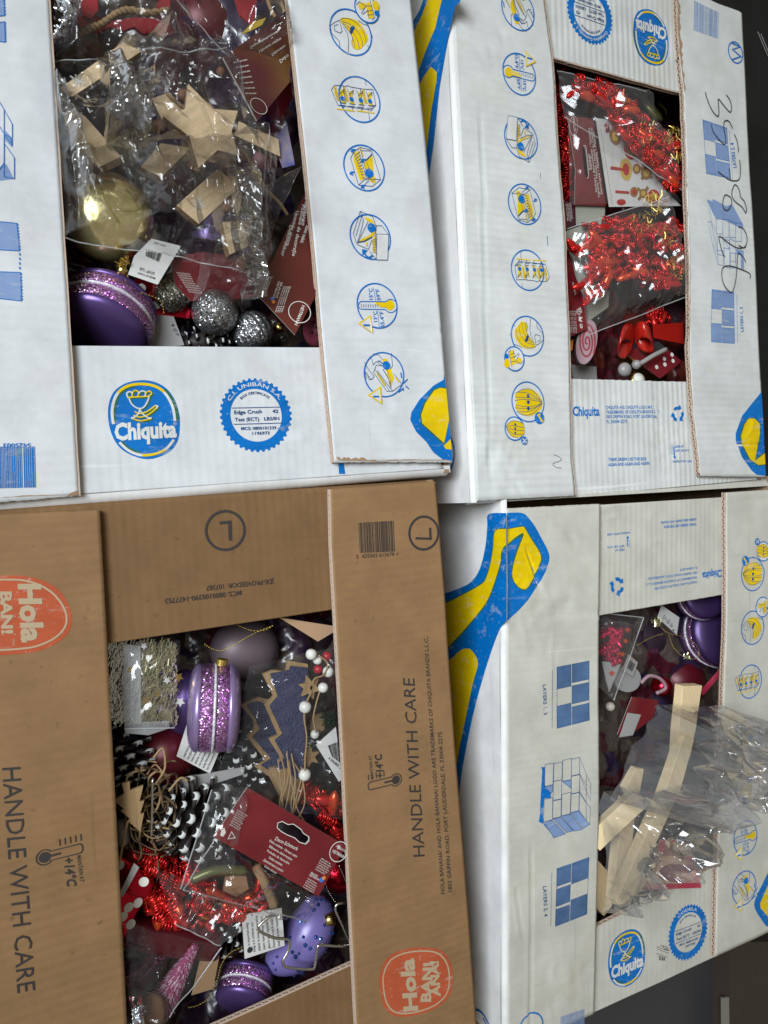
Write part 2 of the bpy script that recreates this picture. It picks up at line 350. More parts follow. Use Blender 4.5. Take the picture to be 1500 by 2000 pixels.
def box_body(root, corners, m, depth=0.235, tops=(-.0062, -.0162, -.0062, -.0062)):
    """corners: tl, tr, br, bl world xy (seen from above, image sense)"""
    tl, tr, br, bl = corners
    quadwall(root, 'side_wall', tl, bl, tops[0], -depth, 0.006, m, dent=0.0012); quadwall(root, 'end_wall', bl, br, tops[1], -depth, 0.006, m, dent=0.001)
    quadwall(root, 'side_wall', br, tr, tops[2], -depth, 0.006, m); quadwall(root, 'end_wall', tr, tl, tops[3], -depth, 0.006, m)
    mb = MB(); c = [Vector((p[0], p[1], -depth)) for p in (bl, br, tr, tl)]; mb.add(c + [v + Vector((0, 0, 0.005)) for v in c], [(0, 3, 2, 1), (4, 5, 6, 7), (0, 1, 5, 4), (1, 2, 6, 5), (2, 3, 7, 6), (3, 0, 4, 7)])
    mb.put('bottom_panel', M['edge'], root)
def w2(p, z=0.0): q = W(p[0], p[1], z); return Vector((q.x, q.y))
def rolled(root, name, a, b, r, m, z=0.0, seed=1, h=None):
    """rounded fold where a flap turns down into the wall; a, b world xy of the outer edge line at the flap's level"""
    a = Vector((a[0], a[1], 0)); b = Vector((b[0], b[1], 0)); d = (b - a).normalized(); n = Vector((d.y, -d.x, 0)); g = []; nx = 60; na = 6
    for i in range(nx + 1):
        for k in range(na + 1):
            t = math.pi / 2 * k / na; p = a.lerp(b, i / nx); q = p - n * r
            g.append(p + n * (-r + r * math.sin(t)) + Vector((0, 0, z - r + r * math.cos(t) + (h(q.x, q.y) if h else 0) * math.cos(t) + 0.0004 * math.sin(t) * noise.noise(p * 30 + Vector((seed, k * .3, 0))))))
    w1 = na + 1; return put(name, mesh(g, [(i * w1 + k, i * w1 + k + 1, (i + 1) * w1 + k + 1, (i + 1) * w1 + k) for i in range(nx) for k in range(na)]), M[m], root, smooth=True)
# ---------------------------------------------------------------- printed designs (traced once, reused on the matching boxes)
def ang(a, b): d = w2(b) - w2(a); return math.atan2(d.y, d.x)
A_TL = ang((885, 905), (803, 0)); A_TR = ang((930, 978), (885, 0)); A_BR = ang((993, 2000), (990, 990)); A_BL = ang((932, 2000), (852, 940))
S0 = Surf()
def xf(src, dst, rot, sc_=1.0):
    """photo point near src -> plane point near dst, turned by rot"""
    a = Vector(S0.uv(src)); b = Vector(dst); c, s = math.cos(rot), math.sin(rot)
    def f(p):
        v = (Vector(S0.uv(p)) - a) * sc_; return (b.x + c * v.x - s * v.y, b.y + s * v.x + c * v.y)
    return f
Z1 = lambda x, y: (600 + x / 4.763, y / 4.763)
Z2 = lambda x, y: (600 + x / 4.763, 400 + y / 4.763)
Z6 = lambda x, y: (930 + x / 4.255, 430 + y / 4.255)
LW = 0.00045
def icon(kind, surf, c, T, A=None):
    """T maps traced photo points of the design to plane points"""
    a = A or Art(surf); Q = lambda Z, pts: [T(Z(*p)) for p in pts]
    def ln(Z, *pts, w=LW, colr='dblue', closed=False, lay=2): a.line(colr, w, Q(Z, pts), closed, lay)
    def fl(Z, colr, *pts, sm=True, lay=1):
        q = Q(Z, pts); a.fill(colr, smooth(q, True, 3) if sm else q, lay=lay)
    R = 0.0205; RW = 0.0013
    if kind == 'cluster':
        a.ring('blue', T(Z1(405, 303)), R, RW)
        fl(Z1, 'yellow', (305, 185), (330, 165), (400, 170), (470, 200), (520, 260), (560, 340), (555, 385), (535, 410), (510, 440), (480, 465), (430, 455), (415, 420), (415, 350), (380, 290), (330, 230))
        for p in (((305, 185), (350, 170), (430, 195), (490, 250), (530, 320), (545, 400)), ((320, 200), (400, 230), (470, 300), (505, 380), (510, 435)), ((325, 215), (390, 260), (445, 340), (475, 420), (480, 460)), ((330, 225), (385, 290), (425, 370), (440, 450)), ((420, 350), (412, 410), (430, 455))): ln(Z1, *smooth(p, n=3))
        fl(Z1, 'dblue', (400, 255), (430, 240), (440, 262), (408, 325), (390, 305), sm=False, lay=3)
        for p in (((215, 235), (265, 200), (300, 190), (322, 290), (310, 308), (285, 300), (255, 285), (248, 240), (285, 228)), ((335, 250), (370, 310), (382, 370), (378, 490)), ((214, 235), (225, 310), (295, 380), (302, 440)), ((470, 190), (520, 225), (570, 240), (608, 360)), ((555, 425), (578, 450))): ln(Z1, *p)
        c2 = T(Z1(553, 87)); a.disc('white', c2, 0.0122, 3); a.ring('blue', c2, 0.0122, RW, 4)
        fl(Z1, 'yellow', (545, 35), (575, 20), (610, 110), (612, 170), (570, 180), (552, 120), sm=False, lay=5); fl(Z1, 'yellow', (475, 40), (530, 30), (545, 70), (500, 90), (478, 75), lay=5); fl(Z1, 'yellow', (605, 20), (640, 10), (668, 50), (655, 105), (615, 80), lay=5)
        ln(Z1, (580, 5), (625, 165), (600, 190), lay=6); ln(Z1, (450, 50), (480, 20), (540, 60), (500, 130), lay=6); ln(Z1, (510, 140), (560, 100), (570, 180), lay=6); ln(Z1, (545, 60), (600, 60), lay=6); ln(Z1, (550, 110), (608, 100), lay=6); ln(Z1, (555, 145), (610, 140), lay=6); a.disc('blue', T(Z1(645, 128)), 0.0026, 7)
    if kind == 'packs':
        a.ring('blue', T(Z1(483, 930)), R, RW)
        for k in range(4):
            o = k * 86; oy = k * 9; s = lambda *P: [(x + o, y + oy) for x, y in P]
            fl(Z1, 'yellow', *s((293, 850), (335, 835), (330, 900), (352, 965), (312, 955), (298, 905)), sm=False)
            if k in (0, 1, 3): fl(Z1, 'yellow', *s((245, 810), (262, 800), (298, 940), (275, 945), (248, 870)), sm=False); [ln(Z1, *s((248 + 4 * j, 830 + 20 * j), (268 + 4 * j, 825 + 20 * j)), w=0.0003) for j in range(6)]
            a.disc('blue', T(Z1(322 + o * .99, 922 + oy)), 0.0021, 3); ln(Z1, *s((300, 880), (338, 835), (332, 870)), w=0.0006, lay=3); ln(Z1, *s((282, 830), (345, 960)), w=0.0004); ln(Z1, *s((290, 985), (345, 985), (325, 1015)), w=0.0005); ln(Z1, *s((300, 960), (355, 970)), w=0.0005)
        ln(Z1, (220, 840), (250, 798), (325, 800), (345, 812), (370, 800), (405, 815), (490, 828), (520, 835), (605, 838), (632, 985), (590, 1028), (280, 985), closed=True); ln(Z1, (332, 802), (352, 965)); ln(Z1, (490, 828), (505, 980)); ln(Z1, (590, 990), (632, 985))
        ln(Z1, (270, 1018), (435, 1038), w=0.0011, colr='yellow'); ln(Z1, (458, 1036), (622, 1057), w=0.0011, colr='yellow'); ln(Z1, (535, 745), (543, 800)); ln(Z1, (563, 1030), (575, 1130))
    if kind == 'closed':
        a.ring('blue', T(Z1(528, 1565)), R, RW)
        fl(Z1, 'yellow', (430, 1415), (470, 1410), (492, 1520), (520, 1590), (535, 1660), (490, 1682), (465, 1610), (428, 1500), sm=False)
        fl(Z1, 'yellow', (595, 1440), (550, 1480), (533, 1495), (526, 1560), (560, 1600), (555, 1650), (600, 1700), (635, 1690), (612, 1600), (606, 1500)); fl(Z1, 'yellow', (485, 1385), (500, 1385), (520, 1450), (505, 1465), sm=False)
        for j in range(9): ln(Z1, (425 + 10 * j, 1425 + 28 * j), (448 + 9 * j, 1450 + 26 * j), (480 + 6 * j, 1420 + 29 * j), w=0.0006)
        ln(Z1, (400, 1475), (430, 1412), (488, 1375), (595, 1400), (680, 1672), (605, 1735), (475, 1722), closed=True); ln(Z1, (472, 1390), (555, 1690)); ln(Z1, (490, 1385), (572, 1700)); ln(Z1, (475, 1722), (540, 1665), (680, 1672)); ln(Z1, (500, 1755), (560, 1690)); ln(Z1, (490, 1405), (585, 1408), (600, 1450))
        ln(Z1, (597, 1440), (565, 1475), (535, 1500), w=0.0012); ln(Z1, (545, 1500), (575, 1580)); ln(Z1, (560, 1650), (610, 1690), (630, 1660)); a.disc('blue', T(Z1(573, 1615)), 0.0042, 4)
        for x, y in ((425, 1405), (518, 1497), (415, 1612), (520, 1735)): fl(Z1, 'blue', (x - 28, y + 10), (x - 18, y - 12), (x + 8, y - 16), (x + 26, y - 8), (x + 2, y), (x + 12, y + 22), sm=False, lay=4)
    if kind == 'opening':
        a.ring('blue', T(Z2(588, 300)), R, RW)
        fl(Z2, 'white', (645, 272), (755, 278), (745, 515), (640, 513), sm=False, lay=3); ln(Z2, (645, 272), (755, 278), (745, 515), (640, 513), closed=True, lay=4); ln(Z2, (632, 195), (690, 195), (755, 278), lay=4); ln(Z2, (640, 195), (630, 300), (645, 470), lay=4)
        fl(Z2, 'yellow', (612, 250), (570, 290), (520, 310), (478, 342), (520, 340), (560, 328), (610, 290), (632, 240), lay=3); fl(Z2, 'yellow', (530, 112), (600, 140), (630, 190), (560, 150), lay=3); fl(Z2, 'yellow', (603, 330), (640, 260), (642, 465), (612, 430), sm=False, lay=2)
        for j in range(9): ln(Z2, (604, 330 + 14 * j), (640, 318 + 16 * j), w=0.0003, lay=4)
        ln(Z2, (490, 60), (605, 110), (635, 195), lay=4); ln(Z2, (490, 60), (425, 270), (460, 365), (500, 230), (520, 140), (490, 60), lay=4); ln(Z2, (510, 85), (450, 290), lay=4); ln(Z2, (560, 160), (470, 345), lay=4); ln(Z2, (460, 368), (565, 415), (600, 325), lay=4); ln(Z2, (465, 350), (530, 338), (600, 300), w=0.0009, lay=4); a.disc('blue', T(Z2(595, 215)), 0.0042, 5)
        fl(Z2, 'yellow', (543, 350), (560, 350), (556, 385), (543, 385), sm=False, lay=3); a.line('blue', 0.0016, Q(Z2, smooth([(605, 472), (575, 492), (548, 480), (532, 450)], n=3)), lay=4); fl(Z2, 'blue', (508, 412), (560, 425), (510, 472), sm=False, lay=4); ln(Z2, (575, 430), (605, 470), (640, 505), lay=4)
    if kind == 'temperature':
        a.ring('blue', T(Z2(650, 940)), R, RW)
        b = [(720, 902), (500, 900), (480, 912), (473, 935), (480, 960), (500, 972), (716, 975)] + [(775 + 58 * math.cos(math.radians(t)), 942 + 62 * math.sin(math.radians(t))) for t in range(145, -150, -20)]
        fl(Z2, 'yellow', *[(768 + 42 * math.cos(math.radians(t)), 935 + 48 * math.sin(math.radians(t))) for t in range(0, 360, 20)], sm=False); fl(Z2, 'yellow', (630, 908), (735, 912), (735, 958), (668, 952), (665, 935), (635, 930), sm=False, lay=3)
        ln(Z2, *b, w=0.0008, closed=True, colr='blue')
        for j in range(8): ln(Z2, (498 + 22 * j, 925), (500 + 22 * j, 955), w=0.0005)
        TX = lambda s_, p0, p1, h, b=0.012: a.text('blue', s_, T(Z2(*p0)), T(Z2(*p1)), Vector(T(Z2(p0[0] + h[0], p0[1] + h[1]))) - Vector(T(Z2(*p0))), b, 3)
        TX('15°C', (608, 882), (602, 778), (-36, 2)); TX('59°F', (680, 888), (664, 785), (-36, 2)); TX('13°C', (648, 1088), (642, 990), (-34, 2)); TX('55.4°F', (716, 1142), (702, 992), (-36, 2))
        ln(Z2, (612, 770), (632, 890), colr='blue'); ln(Z2, (650, 985), (668, 1140), colr='blue')
        fl(Z2, 'white', (478, 1105), (582, 1038), (597, 1186), sm=False, lay=4); ln(Z2, (478, 1105), (582, 1038), (597, 1186), w=0.0012, colr='yellow', closed=True, lay=5); ln(Z2, (518, 1122), (578, 1122), w=0.0016, colr='blue', lay=6)
    if kind == 'handling':
        a.ring('blue', T(Z2(715, 1580)), R, RW)
        fl(Z2, 'yellow', (700, 1450), (735, 1430), (752, 1460), (772, 1520), (802, 1600), (792, 1650), (770, 1692), (748, 1610), (728, 1530)); fl(Z2, 'yellow', (642, 1568), (655, 1558), (730, 1668), (716, 1692), sm=False); fl(Z2, 'yellow', (815, 1608), (828, 1600), (855, 1645), (845, 1652), sm=False)
        ln(Z2, (640, 1490), (615, 1560), (738, 1735), (790, 1735), (880, 1670), (805, 1575)); ln(Z2, (640, 1490), (700, 1500)); ln(Z2, (628, 1530), (765, 1735)); ln(Z2, (650, 1545), (790, 1730), w=0.0006); ln(Z2, (700, 1530), (745, 1600), (780, 1700), w=0.0008); ln(Z2, (740, 1530), (775, 1640), (772, 1690)); ln(Z2, (780, 1380), (790, 1500), (770, 1530))
        a.disc('blue', T(Z2(732, 1495)), 0.0040, 4)
        for p in (((530, 1465), (560, 1520), (620, 1598)), ((620, 1598), (600, 1625), (575, 1600), (548, 1572)), ((600, 1622), (575, 1628), (560, 1590)), ((548, 1620), (538, 1555), (556, 1570)), ((578, 1412), (600, 1440), (612, 1490), (640, 1458), (705, 1505)), ((610, 1385), (665, 1400), (705, 1445)), ((640, 1462), (675, 1450), (710, 1490)), ((655, 1448), (700, 1480))): ln(Z2, *p)
        for p in (((868, 1560), (878, 1612)), ((933, 1622), (893, 1662)), ((946, 1712), (912, 1682)), ((895, 1730), (890, 1700)), ((848, 1745), (890, 1712))): ln(Z2, *p, w=0.0012, colr='blue')
        fl(Z2, 'white', (568, 1770), (675, 1700), (690, 1846), sm=False, lay=4); ln(Z2, (568, 1770), (675, 1700), (690, 1846), w=0.0012, colr='yellow', closed=True, lay=5); ln(Z2, (608, 1785), (668, 1785), w=0.0016, colr='blue', lay=6)
    if kind == 'choice':           # traced on the top right box
        a.ring('blue', T(Z6(430, 1510)), R, RW)
        fl(Z6, 'yellow', (322, 1450), (400, 1405), (480, 1412), (540, 1480), (552, 1520), (530, 1580), (440, 1630), (360, 1600), (322, 1555), (335, 1505))
        for p in (((325, 1440), (390, 1405), (470, 1415), (545, 1510)), ((322, 1470), (400, 1475), (480, 1480), (545, 1512)), ((320, 1500), (380, 1490), (470, 1495), (545, 1515)), ((325, 1535), (400, 1550), (480, 1545), (545, 1518)), ((320, 1560), (400, 1565), (480, 1560), (545, 1522)), ((330, 1590), (400, 1622), (480, 1600), (545, 1528)), ((345, 1430), (440, 1440), (545, 1505)), ((340, 1585), (440, 1590), (545, 1525))): ln(Z6, *smooth(p, n=3))
        for y in (1460, 1512, 1566): a.disc('dblue', T(Z6(430, y)), 0.0018, 4)
        a.disc('blue', T(Z6(522, 1645)), 0.0062, 4); fl(Z6, 'yellow', (500, 1618), (525, 1605), (530, 1618), (518, 1625), (552, 1672), (538, 1682), sm=False, lay=6)
        c2 = T(Z6(312, 1733)); a.disc('white', c2, 0.0118, 4); a.ring('blue', c2, 0.0118, RW, 5)
        fl(Z6, 'yellow', (238, 1715), (290, 1670), (360, 1675), (392, 1720), (388, 1780), (340, 1805), (280, 1795), lay=6)
        for p in (((238, 1712), (300, 1668), (380, 1690)), ((238, 1715), (300, 1710), (390, 1725)), ((238, 1718), (310, 1745), (388, 1750)), ((240, 1722), (300, 1780), (385, 1780)), ((240, 1728), (280, 1790), (340, 1808))): ln(Z6, *smooth(p, n=3), lay=7)
        for y in (1698, 1733, 1768): a.disc('dblue', T(Z6(315, y)), 0.0012, 8)
        a.disc('blue', T(Z6(392, 1833)), 0.0042, 8); ln(Z6, (375, 1815), (410, 1852), w=0.0011, colr='white', lay=9); ln(Z6, (410, 1815), (375, 1852), w=0.0011, colr='white', lay=10)
    return a
def cert(surf, T, parent, top, code, turn=0):
    C = lambda x, y: (420 + x / 8.333, 720 + y / 8.333)
    a = Art(surf); c = Vector(T(C(676, 757))); ux = (Vector(T(C(1000, 745))) - c).normalized(); uy = Vector((-ux.y, ux.x)); pl = lambda r, t: tuple(c + (ux * math.cos(t) + uy * math.sin(t)) * r)
    N = 38; out = [pl(0.0322 if i % 4 in (0, 1) else 0.0305, math.pi * 2 * (i + (0.25 if i % 4 in (1, 3) else 0)) / (N * 4)) for i in range(N * 4)]
    a.fill('blue', out, [[pl(0.0229, 2 * math.pi * i / 60) for i in range(60)]])
    def arc(st, r, half, h, colr, b):
        a.text(colr, st, (0, 0), (1, 0), (0, 1), b, 2, f=lambda u, v: pl(r + h * v, math.pi / 2 + half - 2 * half * u))
    arc(top, 0.0253, 0.62 if len(top) < 16 else 1.05, 0.0034, 'white', 0.016); arc('BOX CERTIFICATE', 0.0184, 0.72, 0.0022, 'dblue', 0.02)
    Q = lambda *P: [T(C(*p)) for p in P]
    a.line('dblue', 0.0006, Q((272, 638), (1060, 622))); a.line('dblue', 0.0006, Q((300, 906), (1100, 884)))
    for st, p0, p1, h in (('Edge Crush', (308, 740), (765, 722), 62), ('42', (938, 718), (1035, 716), 58), ('Test (ECT)', (318, 858), (718, 846), 60), ('LBS/IN', (800, 842), (1050, 835), 56), (code[0], (422, 1000), (1045, 985), 52), (code[1], (605, 1078), (890, 1070), 50)):
        a.text('dblue', st, T(C(*p0)), T(C(*p1)), Vector(T(C(p0[0] - 3, p0[1] - h))) - Vector(T(C(*p0))), 0.022, 2)
    a.put('printed_seal', parent)
def brand(surf, T, parent):
    Lg = lambda x, y: (200 + x / 8.333, 720 + y / 8.333); a = Art(surf); Q = lambda P: [T(Lg(*p)) for p in P]
    a.fill('blue', smooth(Q([(640, 180), (870, 215), (1060, 330), (1190, 520), (1260, 760), (1265, 950), (1240, 1150), (1140, 1320), (960, 1430), (760, 1480), (560, 1450), (350, 1350), (220, 1220), (130, 1030), (85, 800), (100, 560), (190, 360), (380, 230)]), True, 4))
    tr = smooth([(175, 905), (155, 800), (155, 640), (205, 460), (300, 340), (450, 265), (640, 245), (820, 270), (970, 345), (1080, 480), (1155, 650), (1185, 855)], n=4)
    a.line('green', 0.0030, Q([(x + 28, y + 12) for x, y in tr[2:22]]), lay=1); a.line('green', 0.0030, Q([(x + 38, y - 4) for x, y in tr[32:]]), lay=1)
    a.line('white', 0.0022, Q(tr), lay=2); a.line('yellow', 0.0022, Q(tr[14:34]), lay=3)
    bo = smooth([(270, 1205), (400, 1325), (560, 1400), (720, 1415), (900, 1380), (1050, 1300), (1165, 1160)], n=4)
    a.line('green', 0.0024, Q([(x + 10, y - 30) for x, y in bo[1:10]]), lay=1); a.line('white', 0.0021, Q(bo), lay=2); a.line('yellow', 0.0021, Q(bo[10:20]), lay=3)
    # plain bowl of fruit standing in for the emblem figure
    for p, c_ in (([(400, 470), (480, 460), (620, 455), (750, 445)], 'yellow'), ([(430, 480), (470, 570), (560, 640), (650, 640), (720, 560), (760, 450)], 'white'), ([(480, 455), (490, 380), (540, 350), (590, 390), (570, 450)], 'yellow'), ([(580, 400), (640, 360), (700, 380), (690, 445)], 'white'), ([(410, 460), (390, 400), (440, 370), (490, 400)], 'white'), ([(690, 400), (760, 360), (800, 400), (750, 445)], 'yellow'),
                  ([(600, 640), (590, 720), (520, 790), (460, 800)], 'white'), ([(600, 640), (640, 720), (740, 800), (800, 800)], 'white'), ([(520, 700), (600, 730), (720, 700), (860, 600)], 'yellow'), ([(500, 760), (620, 790), (760, 740), (880, 640)], 'yellow'), ([(860, 600), (900, 610), (880, 645)], 'white'), ([(470, 805), (620, 850), (800, 810)], 'yellow')):
        a.line('green', 0.0016, Q([(x + 22, y + 14) for x, y in smooth(p, n=3)]), lay=1); a.line(c_, 0.0011, Q(smooth(p, n=3)), lay=3)
    p0 = (195, 1165); a.text('white', 'Chiquita', T(Lg(*p0)), T(Lg(1215, 1108)), Vector(T(Lg(183, 890))) - Vector(T(Lg(*p0))), 0.045, 3)
    a.text('white', '®', T(Lg(1155, 925)), T(Lg(1215, 922)), Vector(T(Lg(1154, 870))) - Vector(T(Lg(1155, 925))), 0.0, 3)
    a.put('printed_logo', parent)
def quadmap(q):                 # q: four photo corners (u0v0, u1v0, u1v1, u0v1)
    return lambda u, v: tuple((q[0][k] * (1 - u) + q[1][k] * u) * (1 - v) + (q[3][k] * (1 - u) + q[2][k] * u) * v for k in (0, 1))
def layers(a, surf, q, flip, colr='lblue', dk='dblue'):
    m = quadmap(q); P = lambda *c: [surf.uv(m(*x)) for x in c]
    rows3 = [(0, .31), (.36, .66), (.71, 1)]; rows2 = [(0, .36), (.64, 1)]
    for cidx, (u0, u1) in enumerate(((0, .44), (.47, 1))):
        for v0, v1 in (rows3 if (cidx == 1) != flip else rows2):
            qd = P((u0, v0), (u1, v0), (u1, v1), (u0, v1)); a.fill(colr, qd, lay=0); a.line(dk, 0.0004, qd, True, 1)
    for v in (0.03, 0.97): [a.line(dk, 0.0005, P((k / 13 + .02, v), (k / 13 + .05, v)), lay=2) for k in range(13)]
    for u in (0.0, 1.0): [a.line(dk, 0.0008, P((u, k / 22), (u, k / 22 + .025)), lay=2) for k in range(22)]
def ptext(a, surf, colr, st, p0, p1, h, b=0.0, lay=2):
    o = Vector(surf.uv(p0)); a.text(colr, st, o, surf.uv(p1), Vector(surf.uv((p0[0] + h[0], p0[1] + h[1]))) - o, b, lay)
def pallet(a, surf, T):
    G = lambda x, y: (1020 + x / 3.45, 1260 + y / 3.45); Q = lambda *P: [T(G(*p)) for p in P]
    a.fill('blue', Q((130, 822), (155, 822), (155, 945), (195, 1000), (195, 1030), (148, 1035), (140, 1160), (145, 1195), (215, 1262), (290, 1272), (212, 1300), (196, 1270), (140, 1205), (112, 1190), (118, 1160), (136, 850)), lay=0)
    for p in (((155, 805), (213, 795), (207, 940), (150, 955)), ((215, 800), (272, 788), (267, 908), (211, 918)), ((274, 778), (333, 762), (328, 905), (270, 918)), ((333, 770), (387, 756), (384, 868), (330, 882)), ((211, 920), (267, 908), (262, 1035), (207, 1045)), ((330, 884), (386, 872), (380, 988), (328, 1000)), ((148, 1040), (205, 1028), (202, 1175), (143, 1190)), ((207, 1050), (262, 1038), (258, 1155), (203, 1168)), ((266, 1005), (325, 990), (320, 1135), (262, 1150)), ((328, 1004), (380, 990), (376, 1112), (322, 1128)), ((387, 757), (430, 870), (428, 945), (385, 868)), ((386, 872), (428, 985), (424, 1055), (382, 988)), ((382, 992), (424, 1060), (426, 1180), (378, 1112)), ((430, 870), (456, 935), (452, 1045), (428, 985)), ((424, 1060), (452, 1090), (448, 1205), (426, 1180))):
        a.line('dblue', 0.00045, Q(*p), True)
    for p in (((150, 958), (207, 942), (205, 985), (195, 998)), ((272, 920), (328, 906), (326, 965)), ((145, 1198), (200, 1178), (290, 1270), (215, 1298)), ((206, 1170), (258, 1158), (340, 1250), (296, 1262)), ((262, 1152), (320, 1138), (400, 1240), (345, 1252)), ((322, 1130), (376, 1114), (446, 1205), (405, 1235))):
        a.fill('lblue', Q(*p), lay=0); a.line('dblue', 0.0004, Q(*p), True)
def barcode(a, surf, colr, q, n=30, seed=2):
    r = random.Random(seed); m = quadmap(q); x = 0
    while x < 1:
        w_ = r.choice((1, 1, 2, 3)) / 95; a.fill(colr, [surf.uv(m(x, 0)), surf.uv(m(min(1, x + w_), 0)), surf.uv(m(min(1, x + w_), 1)), surf.uv(m(x, 1))], lay=1); x += w_ + r.choice((1, 1, 2)) / 95
def ident(surf): return lambda p: surf.uv(p)
def torn(parent, surf, line, w0, seed, side=1):
    """strip where the white facing has torn off and the brown paper shows"""
    r = random.Random(seed); P = [Vector(surf.uv(p)) for p in smooth(line, n=8)]; vs = []
    for i, p in enumerate(P):
        t = (P[min(i + 1, len(P) - 1)] - P[max(0, i - 1)]).normalized(); n = Vector((-t.y, t.x)) * side; k = math.sin(math.pi * min(1, max(0.02, i / (len(P) - 1)))) ** .5
        q = p + n * w0 * k * r.uniform(.35, 1.1); vs += [surf.pt(p.x, p.y, .0004), surf.pt(q.x, q.y, .0004)]
    fs = [(2 * i, 2 * i + 1, 2 * i + 3, 2 * i + 2) for i in range(len(P) - 1)]; put('torn_edge', mesh(vs, fs), M['tornpaper'], parent)
M['tornpaper'] = mat('torn_kraft_face', (0.36, 0.23, 0.13), 0.95)
# ---------------------------------------------------------------- box 1: white, top left
def along(p, q, d): v = (q - p).normalized(); return p + v * d
def box_tl():
    c_br = w2((886, 922)); up = (w2((803, 0)) - w2((885, 905))).normalized(); lf = (w2((0, 978)) - w2((885, 908))).normalized()
    c_tr = c_br + up * 0.56; c_bl = c_br + lf * 0.42; c_tl = c_tr + lf * 0.42
    root = thing('banana_box', 'white banana box whose opening shows a wooden star, gold bauble and purple glitter macaron', 'cardboard box', (c_bl.x, c_bl.y, -0.235), 'open banana boxes full of Christmas decorations')
    box_body(root, (c_tl, c_tr, c_br, c_bl), 'side'); px = lambda p, z=0: w2(p, z)
    sE = Surf((0, 0, -0.0062), h=bulge(1, crumples=[((610, 850), .035, .0018), ((590, 740), .03, .0010), ((200, 880), .03, .0008)], creases=[((578, 690), (585, 800), .002, .0008)])); sL = Surf(h=bulge(2, crumples=[((70, 100), .02, .0012)])); sR = Surf(h=bulge(3, 0.0016, creases=[((632, 644), (868, 648), .0022, .0011), ((655, 880), (780, 886), .002, .001)], crumples=[((760, 800), .03, .0010)]))
    e = flap(root, 'end_flap', sE, [(-260, 690), (-120, 1000)], [], 'tl_y') if 0 else flap(root, 'end_flap', sE, [(-10, 674), (-15, 977)], [(700, 679), (868, 915)], 'tl_y', label='short flap with the oval blue brand logo and round blue seal')
    rolled(root, 'folded_edge', c_bl + Vector((0, -0.003)), c_br + Vector((0, -0.003)), 0.010, 'side', -0.0064, 1)
    T1 = xf((676 / 8.333 + 420, 757 / 8.333 + 720), sE.uv((501, 811)), 0); cert(sE, T1, e, 'C.I. UNIBÁN S.A.', ('MCS: 0800101339 -', '1196973'))
    brand(sE, xf((281, 820), sE.uv((281, 820)), 0), e)
    fL = flap(root, 'long_flap', sL, [(-240, -190), (-215, 1000)], [(82, -190), (95, 0), (137, 680), (154, 968)], 'tl_x', flutes='R', label='long flap with a blue barcode and pallet drawing', jit=(0, 0.0002, 0, 0.0004))
    a = Art(sL); barcode(a, sL, 'blue', [(-60, 872), (68, 872), (70, 952), (-58, 955)], seed=5); a.text('blue', '5425003', sL.uv((60, 866)), sL.uv((6, 866)), Vector(sL.uv((60, 874))) - Vector(sL.uv((60, 866))), 0.02); a.put('printed_barcode', fL)
    a = Art(sL)
    for q in ([(-30, 430), (33, 436), (38, 490), (-30, 486)], [(-30, 530), (40, 532), (42, 588), (-30, 580)], [(-20, -30), (6, -28), (9, 30), (-20, 32)], [(-20, 46), (9, 42), (10, 82), (-20, 78)]):
        k = [sL.uv(p) for p in q]; a.fill('lblue', k, lay=0); a.line('blue', 0.0006, k, True, 1)
        for j in range(9): a.line('blue', 0.0009, [sL.uv((q[1][0] + (q[2][0] - q[1][0]) * (j + .2) / 9 + 1, q[1][1] + (q[2][1] - q[1][1]) * (j + .2) / 9)), sL.uv((q[1][0] + (q[2][0] - q[1][0]) * (j + .7) / 9 + 1, q[1][1] + (q[2][1] - q[1][1]) * (j + .7) / 9))], lay=2)
    for j in range(4): a.line('blue', 0.0009, [sL.uv((38, 494 + 9 * j)), sL.uv((39, 499 + 9 * j))])
    for p in ([(-10, 185), (8, 214), (8, 262), (-10, 232)], [(-10, 232), (8, 262), (8, 318), (-10, 345)], [(8, 214), (24, 243), (24, 285), (8, 262)], [(8, 280), (28, 308), (28, 349), (8, 345)], [(8, 262), (24, 285), (20, 268)]): a.line('blue', 0.0006, [sL.uv(q) for q in p], True)
    for p in ([(8, 252), (24, 270), (23, 287), (8, 272)], [(-10, 330), (12, 320), (27, 349), (-10, 354)]): a.fill('lblue', [sL.uv(q) for q in p], lay=0)
    a.put('printed_diagram', fL)
    t = [(154, 966), (150, 958), (136, 964), (131, 969)]; mb = MB(); P = [sL.pt(*sL.uv(q), 0.0006) for q in t]; mb.add(P, [(0, 1, 2, 3)]); mb.put('torn_corner', M['edge'], fL)
    fR = flap(root, 'long_flap', sR, [(545, -190), (563, 0), (605, 400), (630, 680), (652, 903)], [(786, -190), (803, 0), (846, 440), (885, 903)], 'tl_x', flutes='L', label='long flap with a row of round blue handling pictograms', jit=(0.0003, 0, 0, 0.0005))
    for k, c in (('cluster', (685, 64)), ('packs', (701, 195)), ('closed', (711, 329)), ('opening', (723, 463)), ('temperature', (736, 597)), ('handling', (750, 732))): icon(k, sR, c, ident(sR)).put('printed_pictogram', fR)
    T3 = lambda x, y: (600 + x / 3, 760 + y / 3); a = Art(sR); Q = lambda P: [sR.uv(clipx(T3(*p))) for p in P]
    clipx = lambda p: (min(p[0], 803 + (p[1]) * 82 / 903 - 0.5), min(p[1], 900))
    a.fill('blue', Q([(860, -90), (800, -55), (740, -20), (660, 60), (612, 135), (605, 180), (640, 250), (700, 310), (740, 370), (800, 415), (857, 420), (862, 200)]), lay=0)
